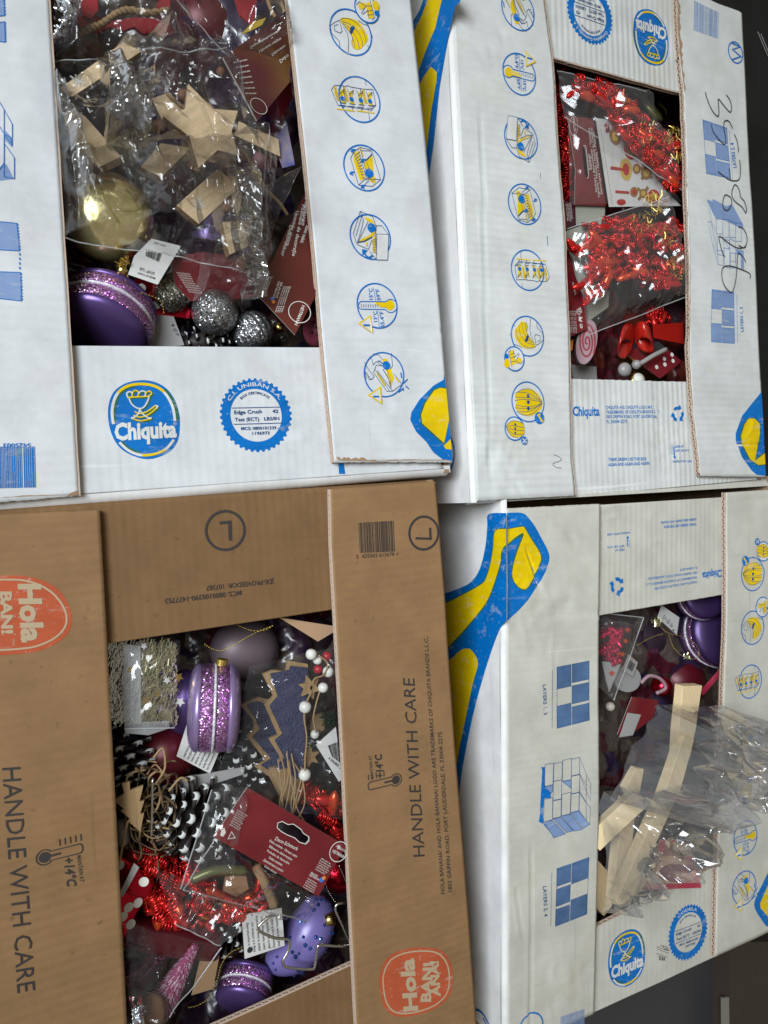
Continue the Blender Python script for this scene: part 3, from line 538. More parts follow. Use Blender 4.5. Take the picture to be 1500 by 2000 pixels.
    a.fill('green', Q([(740, 0), (780, -14), (840, -10), (840, 180), (804, 330), (668, 205), (660, 150), (686, 76)]), lay=1); a.fill('yellow', Q([(746, 6), (780, -8), (840, -3), (838, 180), (803, 316), (674, 200), (668, 150), (693, 82)]), lay=2); a.fill('yellow', Q([(800, 332), (856, 292), (858, 355), (812, 350)]), lay=2)
    a.put('printed_emblem', fR)
    a = Art(sE); a.fill('blue', [sE.uv(p) for p in [(660, 904), (671, 904), (674, 926), (662, 926)]]); a.put('printed_stripe', root)
    torn(fR, sR, [(656, 893), (664, 899), (700, 900), (740, 902)], .0035, 1, 1); torn(fR, sR, [(740, 901), (790, 899), (880, 899)], .0012, 2, 1); torn(fR, sR, [(564, 10), (584, 200), (605, 400), (630, 680), (651, 895)], .0006, 3, -1); torn(fL, sL, [(0, 972), (60, 969), (140, 966)], .0008, 4, 1)
    return root
# ---------------------------------------------------------------- box 2: white, top right
def box_tr():
    bl = w2((932, 982)) + Vector((-0.005, 0)); br = w2((1498, 936)); tr = w2((1452, 22)); tl = w2((885, 0)) + Vector((-0.005, 0)); tl = along(bl, tl, (tr - br).length)
    root = thing('banana_box', 'white corrugated banana box with black handwritten digits, filled with red metallic garlands', 'cardboard box', (bl.x, bl.y, -0.235), 'open banana boxes full of Christmas decorations')
    box_body(root, (tl, tr, br, bl), 'side', tops=(-.0053, -.0150, -.006, -.0062)); rolled(root, 'folded_edge', bl + Vector((0, -0.002)), br + Vector((0, -0.002)), 0.009, 'side', -0.0062, 3)
    sT = Surf((0, 0, -0.0062), h=bulge(5, 0.0016)); sB = Surf((0, 0, -0.0062), h=bulge(6, 0.002, creases=[((1285, 750), (1300, 900), .003, .0014)], crumples=[((1330, 880), .04, .0018)])); sL = Surf(h=bulge(7, 0.0022, creases=[((940, 250), (957, 905), .0016, .0013)], crumples=[((985, 890), .038, .0022), ((960, 60), .035, .0014), ((1000, 960), .02, .0015)])); sR = Surf(h=bulge(8, 0.0022, creases=[((1368, 740), (1480, 740), .002, .0011), ((1370, 870), (1490, 868), .0018, .0008)], crumples=[((1470, 840), .025, .001)]))
    rolled(root, 'folded_edge', tl, bl, 0.005, 'side', -0.0001, 2, sL.h)
    eT = flap(root, 'end_flap', sT, [(1042, -105), (1052, 104)], [(1372, -8), (1378, 193)], 'tr_y', flutes='B', jit=(0, 0, 0, 0.0005), label='short flap with the oval blue brand logo and round blue seal upside down')
    eB = flap(root, 'end_flap', sB, [(1085, 739), (1098, 972)], [(1372, 747), (1484, 936)], 'tr_y', jit=(0, 0, 0.0004, 0), label='short flap printed with small blue text and a recycling symbol')
    fL = flap(root, 'long_flap', sL, [(878, -105), (885, 0), (932, 978)], [(1052, -118), (1063, 0), (1080, 120), (1100, 420), (1112, 640), (1114, 800), (1116, 900), (1123, 968)], 'tr_x', flutes='R', jit=(0, 0.0006, 0, 0.0003), label='long flap with a column of round blue pictograms')
    fR = flap(root, 'long_flap', sR, [(1315, -55), (1324, 0), (1329, 120), (1338, 200), (1342, 380), (1346, 600), (1344, 700), (1352, 820), (1367, 930)], [(1392, 2), (1449, 24), (1472, 470), (1497, 932)], 'tr_x', flutes='L', jit=(0.0009, 0, 0, 0.0003), label='long flap with handwritten black digits over pallet diagrams')
    dA = A_TR - A_TL
    for k, src, dst in (('cluster', (685, 64), (1031, 656)), ('packs', (701, 195), (1031, 528)), ('closed', (711, 329), (1024, 399)), ('opening', (723, 463), (1018, 271)), ('temperature', (736, 597), (1014, 146)), ('handling', (750, 732), (1011, 20))):
        icon(k, sL, dst, xf(src, sL.uv(dst), math.pi + dA)).put('printed_pictogram', fL)
    icon('choice', sL, None, ident(sL)).put('printed_pictogram', fL)
    a = Art(sL); a.line('marker', 0.0005, [sL.uv(p) for p in smooth([(1081, 888), (1092, 893), (1095, 899), (1079, 906), (1086, 913), (1096, 914)])]); a.line('dblue', 0.0006, [sL.uv((1068, 461)), sL.uv((1069, 480))]); a.line('dblue', 0.0005, [sL.uv((1055, 337)), sL.uv((1056, 350))]); a.put('pen_mark', fL)
    brand(sT, xf((281, 820), sT.uv((1273, 73)), math.pi + dA, 0.97), eT); cert(sT, xf((501, 811), sT.uv((1152, 28)), math.pi + dA), eT, 'Corrugadora Guatemala, S. A.', ('MCS: 080010068 -', '1196971'))
    a = Art(sB); X = lambda x, y: (1100 + x / 3.75, 740 + y / 3.75)
    for st, p0, p1, h, b in (('Chiquita', (68, 270), (265, 268), 70, 0.03), ('CHIQUITA AND CHIQUITA LOGO ARE', (308, 220), (645, 218), 24, .01), ('TRADEMARKS OF CHIQUITA BRANDS L.L.C.', (312, 255), (702, 250), 24, .01), ('1855 GRIFFIN ROAD, FORT LAUDERDALE,', (314, 288), (692, 285), 24, .01), ('FL 33004-2275', (316, 325), (465, 322), 24, .01), ('THINK GREEN! USE THIS BOX', (332, 602), (608, 596), 24, .02), ('AGAIN AND AGAIN AND AGAIN.', (332, 640), (632, 628), 24, .02), ('KEEP AT', (815, 505), (875, 503), 17, .02), ('58°F OR 14°C', (818, 535), (918, 532), 17, .02), ('HANDLE WITH CARE', (795, 612), (935, 610), 15, .02)):
        ptext(a, sB, 'blue', st, X(*p0), X(*p1), (-0.2, -h / 3.75), b)
    thermo(a, sB, X, (807, 573)); recycle(a, sB, X(835, 258), 11.5, 15, 0); a.put('printed_text', eB)
    a = Art(sR); Mk = lambda x, y: (1320 + x / 4, y / 4); Nk = lambda x, y: (1320 + x / 4.167, 480 + y / 4.167)
    layers(a, sR, [(1372, 234), (1419, 250), (1426, 349), (1379, 339)], False, 'lblue', 'blue'); a.put('printed_diagram', fR); a = Art(sR); layers(a, sR, [(1388, 566), (1432, 571), (1434, 671), (1388, 668)], False, 'lblue', 'blue')
    ptext(a, sR, 'blue', 'LAYERS 2, 4', (1438, 328), (1433, 279), (-7, 0), .01); ptext(a, sR, 'blue', 'LAYERS 1, 3', (1452, 648), (1450, 600), (-6, 0), .01)
    for p in (((1424, 255), (1430, 352)), ((1438, 576), (1440, 669))): a.line('blue', 0.0004, [sR.uv(p[0]), sR.uv(p[1])])
    for i, (p, q) in enumerate((((1380, 390), (1427, 400)), ((1386, 405), (1452, 440)), ((1388, 420), (1398, 424)))): pass
    a.put('printed_diagram', fR); a = Art(sR); P = lambda L: [sR.uv(Mk(*p)) for p in L]
    for L in ([(240, 1560), (285, 1575), (285, 1555), (390, 1610), (440, 1600), (525, 1760), (520, 1790), (370, 1720), (310, 1710), (270, 1630)], ): a.fill('lblue', P(L), lay=0)
    for L in ([(310, 1712), (362, 1716), (358, 1830), (312, 1830)], [(362, 1716), (410, 1720), (408, 1860), (358, 1855)], [(410, 1730), (462, 1740), (460, 1860), (412, 1855)], [(462, 1742), (508, 1748), (505, 1890), (460, 1885)], [(240, 1560), (270, 1730), (312, 1830)], [(245, 1735), (275, 1900), (315, 1990)], [(268, 1735), (320, 1980)], [(240, 1735), (268, 1735)], [(270, 1630), (310, 1712)], [(315, 1850), (362, 1860), (362, 2000), (318, 1990)], [(362, 1870), (412, 1880), (410, 1950)], [(412, 1865), (460, 1890), (455, 2050), (415, 2040)]): a.line('blue', 0.0004, P(L), True)
    P2 = lambda L: [sR.uv(Nk(*p)) for p in L]
    for L in ([(330, 40), (378, 45), (375, 165), (332, 155)], [(385, 20), (430, 30), (430, 185), (382, 170)], [(435, 60), (480, 65), (478, 180), (432, 185)], [(290, 0), (332, 155)]): a.line('blue', 0.0004, P2(L), True)
    a.fill('lblue', P2([(485, 30), (545, 40), (550, 200), (525, 195), (520, 80), (485, 70)]), lay=0)
    a.put('printed_diagram', fR); a = Art(sR)
    barcode(a, sR, 'lblue', [(1357, 0), (1405, 24), (1403, 76), (1356, 58)], seed=9); a.put('printed_barcode', fR); a = Art(sR)
    a.ring('blue', sR.uv((1436, 103)), 0.0125, 0.0016); a.line('blue', 0.0018, [sR.uv(p) for p in [(1428, 84), (1445, 92), (1430, 97), (1446, 111), (1429, 117)]], lay=3); a.put('printed_letter', fR)
    a = Art(sR); w_ = 0.0013
    for L in ([(225, 720), (245, 790), (280, 870), (320, 912), (330, 880), (325, 780), (360, 820), (415, 878), (428, 850), (415, 790), (385, 745)], [(440, 1005), (410, 950), (375, 950), (370, 1000), (385, 1090), (375, 1130), (330, 1090), (285, 1030), (270, 970)], [(455, 1050), (478, 1110), (488, 1190)], [(495, 1250), (500, 1330), (490, 1400), (450, 1415), (400, 1400), (320, 1340)], [(410, 1315), (420, 1400)], [(540, 1670), (510, 1620), (450, 1570), (430, 1520), (440, 1470), (460, 1445), (490, 1490), (500, 1540), (530, 1580), (545, 1640), (538, 1670)], [(422, 1545), (380, 1525), (360, 1580), (365, 1630), (400, 1645), (430, 1590), (424, 1550)], [(480, 1775), (520, 1790), (548, 1860), (530, 1930), (470, 1940), (400, 1900), (330, 1850), (340, 1930), (358, 1990), (372, 2010)]):
        a.line('marker', w_, [sR.uv(Mk(*p)) for p in smooth(L)], lay=5)
    for L in ([(500, 0), (540, 20), (562, 8)], [(595, 270), (592, 230), (520, 195), (430, 168), (372, 180), (360, 240), (375, 310), (410, 362), (450, 378), (475, 300), (485, 200), (490, 100), (500, 62), (540, 100), (560, 140)]): a.line('marker', w_, [sR.uv(Nk(*p)) for p in smooth(L)], lay=5)
    a.put('handwritten_number', fR)
    K = lambda x, y: (min(1100 + x / 3.75, 1449 + (740 + y / 3.75 - 24) * 48 / 908 - 0.4), min(740 + y / 3.75, 929)); a = Art(sR); Q = lambda P: [sR.uv(K(*p)) for p in P]
    a.fill('blue', Q([(1470, 95), (1400, 160), (1310, 270), (1262, 400), (1262, 450), (1310, 575), (1380, 670), (1420, 703), (1520, 712), (1500, 400)]), lay=0); a.fill('green', Q([(1350, 288), (1402, 284), (1448, 330), (1448, 400), (1412, 585), (1500, 535), (1500, 632), (1430, 638), (1365, 596), (1302, 482), (1292, 420), (1318, 335)]), lay=1); a.fill('yellow', Q([(1355, 292), (1400, 290), (1440, 330), (1440, 400), (1405, 600), (1500, 545), (1500, 625), (1430, 630), (1370, 590), (1310, 480), (1300, 420), (1325, 340)]), lay=2); a.put('printed_emblem', fR)
    torn(fR, sR, [(1320, -30), (1324, 10), (1326, 60), (1330, 120), (1338, 180)], .0055, 5, 1); torn(fR, sR, [(1342, 330), (1346, 560), (1344, 700), (1352, 820), (1367, 928)], .0012, 6, 1); torn(fL, sL, [(1063, 5), (1081, 120), (1100, 420)], .0008, 7, -1); torn(eT, sT, [(1322, 30), (1328, 90), (1330, 130)], .004, 8, -1)
    # emblem band on the near side wall
    n = (bl - tl).normalized(); sw = Surf((bl.x, bl.y, 0), (-n.x, -n.y, 0), (0, 0, -1)); a = Art(sw); q = lambda P: [sw.uv(p) for p in P]
    a.fill('blue', q([Z1(*p) for p in [(1130, -120), (1460, -120), (1429, 20), (1385, 60), (1350, 200), (1300, 450), (1240, 800), (1180, 1350), (1125, 1700), (1050, 1500), (930, 300), (1050, 100)]]), lay=4)
    a.fill('yellow', q([Z1(*p) for p in [(1165, -100), (1290, -100), (1260, 0), (1200, 260), (1120, 450), (1035, 680), (960, 560), (985, 330), (1080, 130)]]), lay=5); a.fill('yellow', q([Z1(*p) for p in [(1045, 800), (1100, 700), (1150, 630), (1165, 625), (1215, 675), (1210, 750), (1160, 1050), (1110, 1460), (1000, 1100)]]), lay=5)
    a.ring('blue', sw.uv((868, 884)), 0.021, 0.0024, 5)
    a.put('printed_emblem', root); return root
def thermo(a, s, X, b, up=1):
    c = s.uv(X(*b)); a.disc('blue', c, 0.0016, 3)
    a.fill('blue', [s.uv(X(b[0] - 4, b[1])), s.uv(X(b[0] + 4, b[1])), s.uv(X(b[0] + 4, b[1] - 75 * up)), s.uv(X(b[0] - 4, b[1] - 75 * up))], lay=1)
    for k in range(6): a.line('blue', 0.0004, [s.uv(X(b[0] - 22 * up, b[1] - (25 + 12 * k) * up)), s.uv(X(b[0] - 8 * up, b[1] - (25 + 12 * k) * up))])
def recycle(a, s, c, rx, ry, rot):
    for k in range(3):
        f = lambda r, t: s.uv((c[0] + rx * r * math.cos(t + rot + k * 2 * math.pi / 3), c[1] + ry * r * math.sin(t + rot + k * 2 * math.pi / 3)))
        a.fill('blue', [f(1.0, -0.35), f(1.05, 0.1), f(0.95, 0.62), f(1.25, 0.8), f(0.95, 1.25), f(0.45, 0.75), f(0.62, 0.7), f(0.6, 0.15), f(0.55, -0.25)], lay=1)
# ---------------------------------------------------------------- box 3: white, bottom right
def box_br():
    tl = w2((990, 957)) + Vector((-0.005, 0)); bl = w2((993, 2062)) + Vector((-0.005, 0)); e = (w2((1500, 935)) - w2((990, 962))).normalized(); tr = tl + e * 0.415; eb = (w2((1500, 1824)) - w2((1120, 2002))).normalized(); br = bl + eb * 0.415
    root = thing('banana_box', 'white banana box holding wooden stakes in a large crumpled clear bag', 'cardboard box', (bl.x, bl.y, -0.235), 'open banana boxes full of Christmas decorations')
    box_body(root, (tl, tr, br, bl), 'side', tops=(-.0053, -.0121, -.006, -.0181)); rolled(root, 'folded_edge', tr, tl, 0.012, 'br_y', -0.0062, 5); rolled(root, 'folded_edge', bl, br, 0.006, 'br_y', -0.0062, 6)
    sT = Surf((0, 0, -0.0062), h=bulge(11, 0.0014, crumples=[((1195, 1000), .025, .0022), ((1300, 1040), .04, .001)])); sB = Surf((0, 0, -0.0062), h=bulge(12, 0.0016)); sL = Surf(h=bulge(13, 0.002, creases=[((1038, 1670), (1036, 2000), .0018, .0014), ((1060, 1205), (1172, 1195), .003, .0012), ((1028, 1075), (1052, 1150), .0016, .0012), ((1008, 1740), (1020, 1830), .0015, .0012)], crumples=[((1060, 1190), .042, .0026), ((1110, 1040), .03, .0012), ((1100, 1930), .05, .0012)])); sR = Surf(h=bulge(14, 0.002, creases=[((1420, 985), (1500, 978), .002, .001)], crumples=[((1470, 1100), .05, .0009)]))
    eT = flap(root, 'end_flap', sT, [(1140, 988), (1142, 1207)], [(1448, 969), (1450, 1155)], 'br_y', jit=(0, 0, 0, 0.0002), label='short flap with small blue text upside down and a recycling symbol')
    eB = flap(root, 'end_flap', sB, [(1135, 1827), (1128, 1992)], [(1425, 1680), (1425, 1855)], 'br_y', flutes='T', label='short flap with the oval blue brand logo, a round blue seal and a small stamp')
    rolled(root, 'folded_edge', tl, bl, 0.005, 'side', -0.0001, 4, sL.h)
    def lo(x): return 1822 + (1500 - x) * 0.4684
    fL = flap(root, 'long_flap', sL, [(990, 993), (993, lo(993) - 3)], [(1172, 984), (1170, 1200), (1171, 1420), (1166, 1750), (1160, lo(1160) - 2)], 'br_x', flutes='', jit=(0, 0.0002, 0.0003, 0), label='long flap with blue pallet diagrams and the edge of the blue and yellow emblem')
    fR = flap(root, 'long_flap', sR, [(1418, 962), (1415, 1250), (1408, 1500), (1400, 1700), (1396, lo(1396) - 2)], [(1600, 950), (1590, lo(1590))], 'br_x', flutes='L', jit=(0.0002, 0, 0, 0), label='long flap with a column of dark blue and yellow pictograms', fl=('edgedark', 'liner'))
    dA = A_BR - A_TL + 0.02
    for k, src, dst in (('cluster', (685, 64), (1468, 1226)), ('packs', (701, 195), (1465, 1331)), ('closed', (711, 329), (1462, 1435)), ('opening', (723, 463), (1461, 1537)), ('temperature', (736, 597), (1455, 1636)), ('handling', (750, 732), (1452, 1734))):
        icon(k, sR, dst, xf(src, sR.uv(dst), dA)).put('printed_pictogram', fR)
    icon('choice', sR, None, xf((1031, 785), sR.uv((1469, 1121)), math.pi + A_BR - A_TR)).put('printed_pictogram', fR)
    brand(sB, xf((281, 820), sB.uv((1223, 1872)), dA + 0.03, 0.98), eB); cert(sB, xf((501, 811), sB.uv((1344, 1821)), dA + 0.03, 1.0), eB, 'CODELA', ('MCS: 0800101001 -', '1477758'))
    a = Art(sB); Y = lambda x, y: (1160 + x / 4.412, 1700 + y / 4.412)
    for st, p0, p1, h in (('#5', (610, 752), (552, 732), (0, 34)), ('YOUR-V', (642, 660), (568, 635), (-1, 18)), ('4-4004', (648, 682), (600, 668), (-1, 14))): ptext(a, sB, 'black', st, Y(*p0), Y(*p1), (h[0] / 4.4, h[1] / 4.4), .01)
    for p in (((538, 655), (640, 690)), ((535, 672), (642, 712)), ((535, 712), (628, 748))): a.line('black', 0.0004, [sB.uv(Y(*q)) for q in p])
    a.put('printed_stamp', eB)
    a = Art(sT); X = lambda x, y: (1160 + x / 4.412, 960 + y / 4.412)
    for st, p0, p1, h, b in (('Chiquita', (1108, 672), (932, 700), 62, .03), ('CHIQUITA AND CHIQUITA LOGO ARE', (890, 768), (520, 828), 20, .01), ('TRADEMARKS OF CHIQUITA BRANDS L.L.C.', (890, 728), (440, 795), 20, .01), ('1855 GRIFFIN ROAD, FORT LAUDERDALE,', (890, 688), (460, 742), 20, .01), ('FL 33004-2275', (890, 645), (738, 665), 20, .01), ('THINK GREEN! USE THIS BOX', (880, 270), (595, 295), 22, .02), ('AGAIN AND AGAIN AND AGAIN.', (880, 228), (570, 258), 22, .02), ('KEEP AT', (258, 490), (178, 496), 20, .01), ('58°F OR 14°C', (258, 458), (110, 470), 20, .01), ('HANDLE WITH CARE', (308, 345), (110, 362), 18, .01)):
        ptext(a, sT, 'blue', st, X(*p0), X(*p1), (0.1, h / 4.412), b)
    thermo(a, sT, X, (287, 395), -1); recycle(a, sT, X(202, 815), 13, 17, 0.5); a.put('printed_text', eT)
    a = Art(sL); layers(a, sL, [(1088, 1303), (1151, 1291), (1152, 1407), (1089, 1423)], False, 'bluebox'); a.put('printed_diagram', fL); a = Art(sL); layers(a, sL, [(1087, 1696), (1149, 1674), (1145, 1785), (1084, 1809)], True, 'bluebox'); a.put('printed_diagram', fL); a = Art(sL); pallet(a, sL, ident(sL)); a.put('printed_diagram', fL); a = Art(sL)
    ptext(a, sL, 'dblue', 'LAYERS 1, 3', (1060.5, 1338), (1063, 1397), (7, -1), .01); ptext(a, sL, 'dblue', 'LAYERS 2, 4', (1059.5, 1731), (1062, 1790), (7, -1), .01)
    for p in (((1079, 1309), (1079, 1422)), ((1077, 1704), (1075, 1809))): a.line('dblue', 0.0004, [sL.uv(q) for q in p])
    a.put('printed_text', fL); a = Art(sL)
    barcode(a, sL, 'lblue', [(1094, 1985), (1141, 1970), (1141, 2010), (1094, 2025)], seed=4); a.put('printed_barcode', fL); a = Art(sL); a.ring('blue', sL.uv((1037, 2008)), 0.0150, 0.0016); a.put('printed_letter', fL)
    n = (bl - tl).normalized(); sw = Surf((bl.x, bl.y, 0), (-n.x, -n.y, 0), (0, 0, -1)); B = lambda x, y: (860 + x / 3.703, 960 + y / 3.703)
    f0, f1 = (990, 960), (993, 2062)
    shapes = (('blue', [(352, 165), (470, 155), (590, 155), (640, 195), (685, 255), (720, 320), (780, 440), (780, 520), (720, 650), (600, 820), (460, 960), (415, 1040), (330, 1290), (240, 1620), (165, 2000), (110, 2330), (0, 2300), (-120, 1950), (-100, 790), (45, 735), (140, 700), (225, 655), (290, 560), (330, 400), (345, 250)]),
              ('green', [(398, 278), (500, 264), (590, 248), (618, 268), (657, 338), (698, 398), (730, 460), (724, 520), (634, 697), (566, 702), (512, 630), (512, 550), (542, 440), (580, 325), (468, 412), (446, 520), (406, 655), (355, 785), (284, 888), (92, 1108), (20, 1140), (20, 790), (60, 792), (288, 672), (333, 614), (363, 520), (384, 400)]),
              ('yellow', [(405, 285), (500, 270), (590, 255), (610, 270), (650, 340), (690, 400), (720, 460), (715, 520), (630, 690), (570, 695), (520, 630), (520, 550), (550, 440), (597, 298), (462, 405), (440, 520), (400, 650), (350, 780), (280, 880), (90, 1095), (-20, 1160), (-40, 850), (65, 800), (290, 680), (340, 620), (370, 520), (390, 400)]),
              ('yellow', [(60, 1225), (90, 1205), (150, 1150), (195, 1135), (235, 1150), (280, 1240), (240, 1400), (150, 1830), (100, 2000), (-60, 1900), (-40, 1300)]))
    for surf, par, a_, b_ in ((sw, root, f0, f1), (sL, fL, f1, f0)):
        a = Art(surf)
        for i, (c, L) in enumerate(shapes):
            pl = clip(smooth([B(*p) for p in L], True, 4), a_, b_)
            if len(pl) > 2: a.fill(c, [surf.uv(p) for p in pl], lay=(4 if surf is sw else 0) + i)
        if surf is sw: a.ring('blue', sw.uv((943, 2015)), 0.02, 0.0022, 5); a.line('blue', 0.002, [sw.uv((945, 1988)), sw.uv((962, 2020))], lay=6)
        a.put('printed_emblem', par)
    Y8 = lambda x, y: (1160 + x / 4.41, 1460 + y / 4.41); a = Art(sR)
    a.fill('blue', [sR.uv(Y8(*p)) for p in smooth([(1560, 1000), (1500, 1060), (1440, 1180), (1385, 1300), (1380, 1380), (1440, 1480), (1500, 1545), (1600, 1500), (1700, 1200)], True, 3)], lay=0); a.fill('yellow', [sR.uv(Y8(*p)) for p in [(1600, 1100), (1500, 1160), (1425, 1340), (1430, 1380), (1500, 1460), (1600, 1440)]], lay=1); a.put('printed_emblem', fR)
    return root
# ---------------------------------------------------------------- box 4: brown, bottom left
def box_bl():
    tr = w2((853, 936)); br = w2((936, 2035)); e = (w2((0, 992)) - w2((852, 936))).normalized(); tl = tr + e * 0.42; bl = br + e * 0.42
    root = thing('banana_box', 'brown kraft banana box with orange oval logos and HANDLE WITH CARE lettering', 'cardboard box', (bl.x, bl.y, -0.235), 'open banana boxes full of Christmas decorations')
    box_body(root, (tl, tr, br, bl), 'kr_y', tops=(-.0062, -.0062, -.0062, -.0121)); rolled(root, 'folded_edge', tr, tl, 0.006, 'kr_y', -0.0062, 8)
    sT = Surf((0, 0, -0.0062), h=bulge(21, 0.001)); sB = Surf((0, 0, -0.0062), h=bulge(22, 0.001)); sL = Surf(h=bulge(23, 0.0012)); sR = Surf(h=bulge(24, 0.0014))
    eT = flap(root, 'end_flap', sT, [(150, 990), (152, 1266)], [(690, 955), (694, 1184)], 'kr_y', label='short brown flap with a circled letter and supplier number upside down')
    eB = flap(root, 'end_flap', sB, [(200, 2105), (195, 2300)], [(735, 1864), (745, 2080)], 'kr_y', flutes='T', label='short brown flap with its fluted cut edge showing', period=0.0062)
    fL = flap(root, 'long_flap', sL, [(-230, 1015), (-205, 2160)], [(195, 996), (202, 1120), (209, 1250), (222, 1500), (236, 1760), (252, 2080)], 'kr_x', flutes='', jit=(0, 0.0001, 0, 0), label='long brown flap cut by the frame with half of the orange oval logo')
    fR = flap(root, 'long_flap', sR, [(646, 956), (648, 1060), (655, 1190), (672, 1500), (684, 1760), (700, 2055)], [(850, 940), (868, 1150), (885, 1400), (932, 2012)], 'kr_x', flutes='L', jit=(0.0001, 0, 0, 0), label='long brown flap with the barcode and the whole orange oval logo', period=0.006)
    a = Art(sT); a.ring('black', sT.uv((440, 1036)), 0.0165, 0.0022); X = lambda x, y: (280 + x / 3.409, 960 + y / 3.409)
    a.fill('black', [sT.uv(X(*p)) for p in [(506, 200), (588, 192), (592, 326), (567, 327), (563, 216), (507, 220)]]); a.put('printed_letter', eT)
    a = Art(sT); ptext(a, sT, 'black', 'JDE-PROVEEDOR: 107387', (534.6, 1130.5), (402, 1144), (0.5, 9.5), .012); ptext(a, sT, 'black', 'MCS: 0800100390-1477753', (471, 1153), (321.6, 1169), (0.5, 10), .012); a.put('printed_text', eT)
    a = Art(sR); a.ring('black', sR.uv((827, 1041)), 0.0158, 0.0022); a.fill('black', [sR.uv(p) for p in [(811, 1049), (838, 1050), (837, 1031), (841.5, 1030.5), (843, 1054.5), (811, 1053.5)]]); a.put('printed_letter', fR)
    a = Art(sR); barcode(a, sR, 'black', [(700, 1021), (768, 1017), (771, 1077), (703, 1080)], seed=3); ptext(a, sR, 'black', '5  425003 613678 >', (696, 1091), (778, 1085), (-0.5, -7.5), 0.004); a.put('printed_barcode', fR)
    a = Art(sR); ptext(a, sR, 'black', 'HANDLE WITH CARE', (829, 1672), (809, 1325), (-23, 1.2), 0.0); a.put('printed_text', fR)
    a = Art(sR); ptext(a, sR, 'black', 'HOLA BANANA! AND HOLA BANANA! LOGO ARE TRADEMARKS OF CHIQUITA BRANDS L.L.C.,', (867.5, 1745), (835, 1243), (-7.5, .5), .008); ptext(a, sR, 'black', '1855 GRIFFIN ROAD, FORT LAUDERDALE, FL 33004-2275', (882, 1741), (863, 1430), (-7.5, .5), .008); a.put('printed_text', fR)
    def tmp(s, par, flip, c, tip, tk):
        a = Art(s); b = Vector(s.uv(c)); t = Vector(s.uv(tip)); d = (t - b); L = d.length; d.normalize(); n = Vector((-d.y, d.x)) * (1 if flip else -1)
        cap = [b + d * (L * k) + n * o for k, o in ((.16, .0036), (.94, .0036), (1.0, .002), (1.0, -.002), (.94, -.0036), (.16, -.0036))]
        arc = [b + (d * math.cos(t_) + n * math.sin(t_)) * 0.0058 for t_ in [math.radians(x) for x in range(-40, -321, -20)]]
        a.line('black', 0.0009, cap + arc, True); a.disc('black', b, 0.0041, 2); a.line('black', 0.0017, [b, b + d * L * .42])
        for k in range(5): p = b + d * (L * (.42 + .14 * k)) - n * 0.0058; a.line('black', 0.0009, [p, p - n * 0.0052])
        a.put('printed_thermometer', par)
    tmp(sR, fR, True, (773, 1523), (719, 1536), 0); tmp(sL, fL, False, (87, 1674), (161, 1655), 0)
    a = Art(sR); ptext(a, sR, 'black', 'MAINTAIN AT', (729.5, 1522), (725.5, 1476), (-6, .5), .01); ptext(a, sR, 'black', '+14°C', (749, 1519), (745, 1473), (-14, 1), .03); a.put('printed_text', fR)
    a = Art(sL); ptext(a, sL, 'black', 'MAINTAIN AT', (150, 1670), (156, 1722), (8, -.5), .01); ptext(a, sL, 'black', '+14°C', (124, 1675), (131, 1731), (19, -1), .03); a.put('printed_text', fL)
    a = Art(sL); ptext(a, sL, 'black', 'HANDLE WITH CARE', (4, 1500), (34, 1940), (37, -2.5), 0.0); a.put('printed_text', fL)
    a = Art(sR); H = lambda x, y: (640 + x / 3.6375, 1450 + y / 3.6375); ob = smooth([sR.uv(H(*p)) for p in [(690, 1455), (800, 1475), (868, 1555), (890, 1680), (865, 1800), (765, 1890), (600, 1945), (475, 1945), (405, 1885), (375, 1780), (370, 1650), (425, 1530), (545, 1470)]], True, 4)
    c = Vector((sum(p[0] for p in ob) / len(ob), sum(p[1] for p in ob) / len(ob))); a.fill('orange', ob); a.line('cream', 0.0015, [tuple(c + (Vector(p) - c) * 0.90) for p in ob], True)
    for st, p0, p1, h in (('Hola', (638, 1905), (608, 1530), (-98, 8)), ('BAN!', (730, 1842), (748, 1562), (-72, 2)), ('ANA!', (800, 1805), (782, 1548), (-62, 4)), ('TM', (662, 1550), (660, 1515), (-16, 1))): ptext(a, sR, 'cream', st, H(*p0), H(*p1), (h[0] / 3.64, h[1] / 3.64), 0.045 if len(st) > 2 else 0)
    a.put('printed_logo', fR)
    a = Art(sL); ob = smooth([sL.uv(p) for p in [(-90, 1128), (0, 1124), (60, 1127), (110, 1148), (137, 1190), (136, 1232), (100, 1262), (40, 1277), (-90, 1275), (-140, 1200)]], True, 4); a.fill('orange', ob)
    a.line('cream', 0.0014, smooth([sL.uv(p) for p in [(-80, 1136), (0, 1132), (55, 1135), (100, 1156), (127, 1192), (126, 1226), (94, 1253), (38, 1267), (-80, 1265), (-130, 1200)]], True, 4), True)
    ptext(a, sL, 'cream', 'Hola', (37, 1140), (44, 1255), (43, 0), 0.045); ptext(a, sL, 'cream', 'BAN!', (1, 1155), (4, 1238), (22, 0), 0.045); ptext(a, sL, 'cream', 'ANA!', (-34, 1155), (-30, 1250), (22, 0), 0.045); ptext(a, sL, 'cream', 'TM', (23, 1247), (24, 1260), (6, 0)); a.put('printed_logo', fL)
    return root
M['bluebox'] = board('ink_pallet_blue', (0.09, 0.17, 0.33), 'Y', rough=0.5, flute=0.5, crumple=0.4, dirty=0.3)
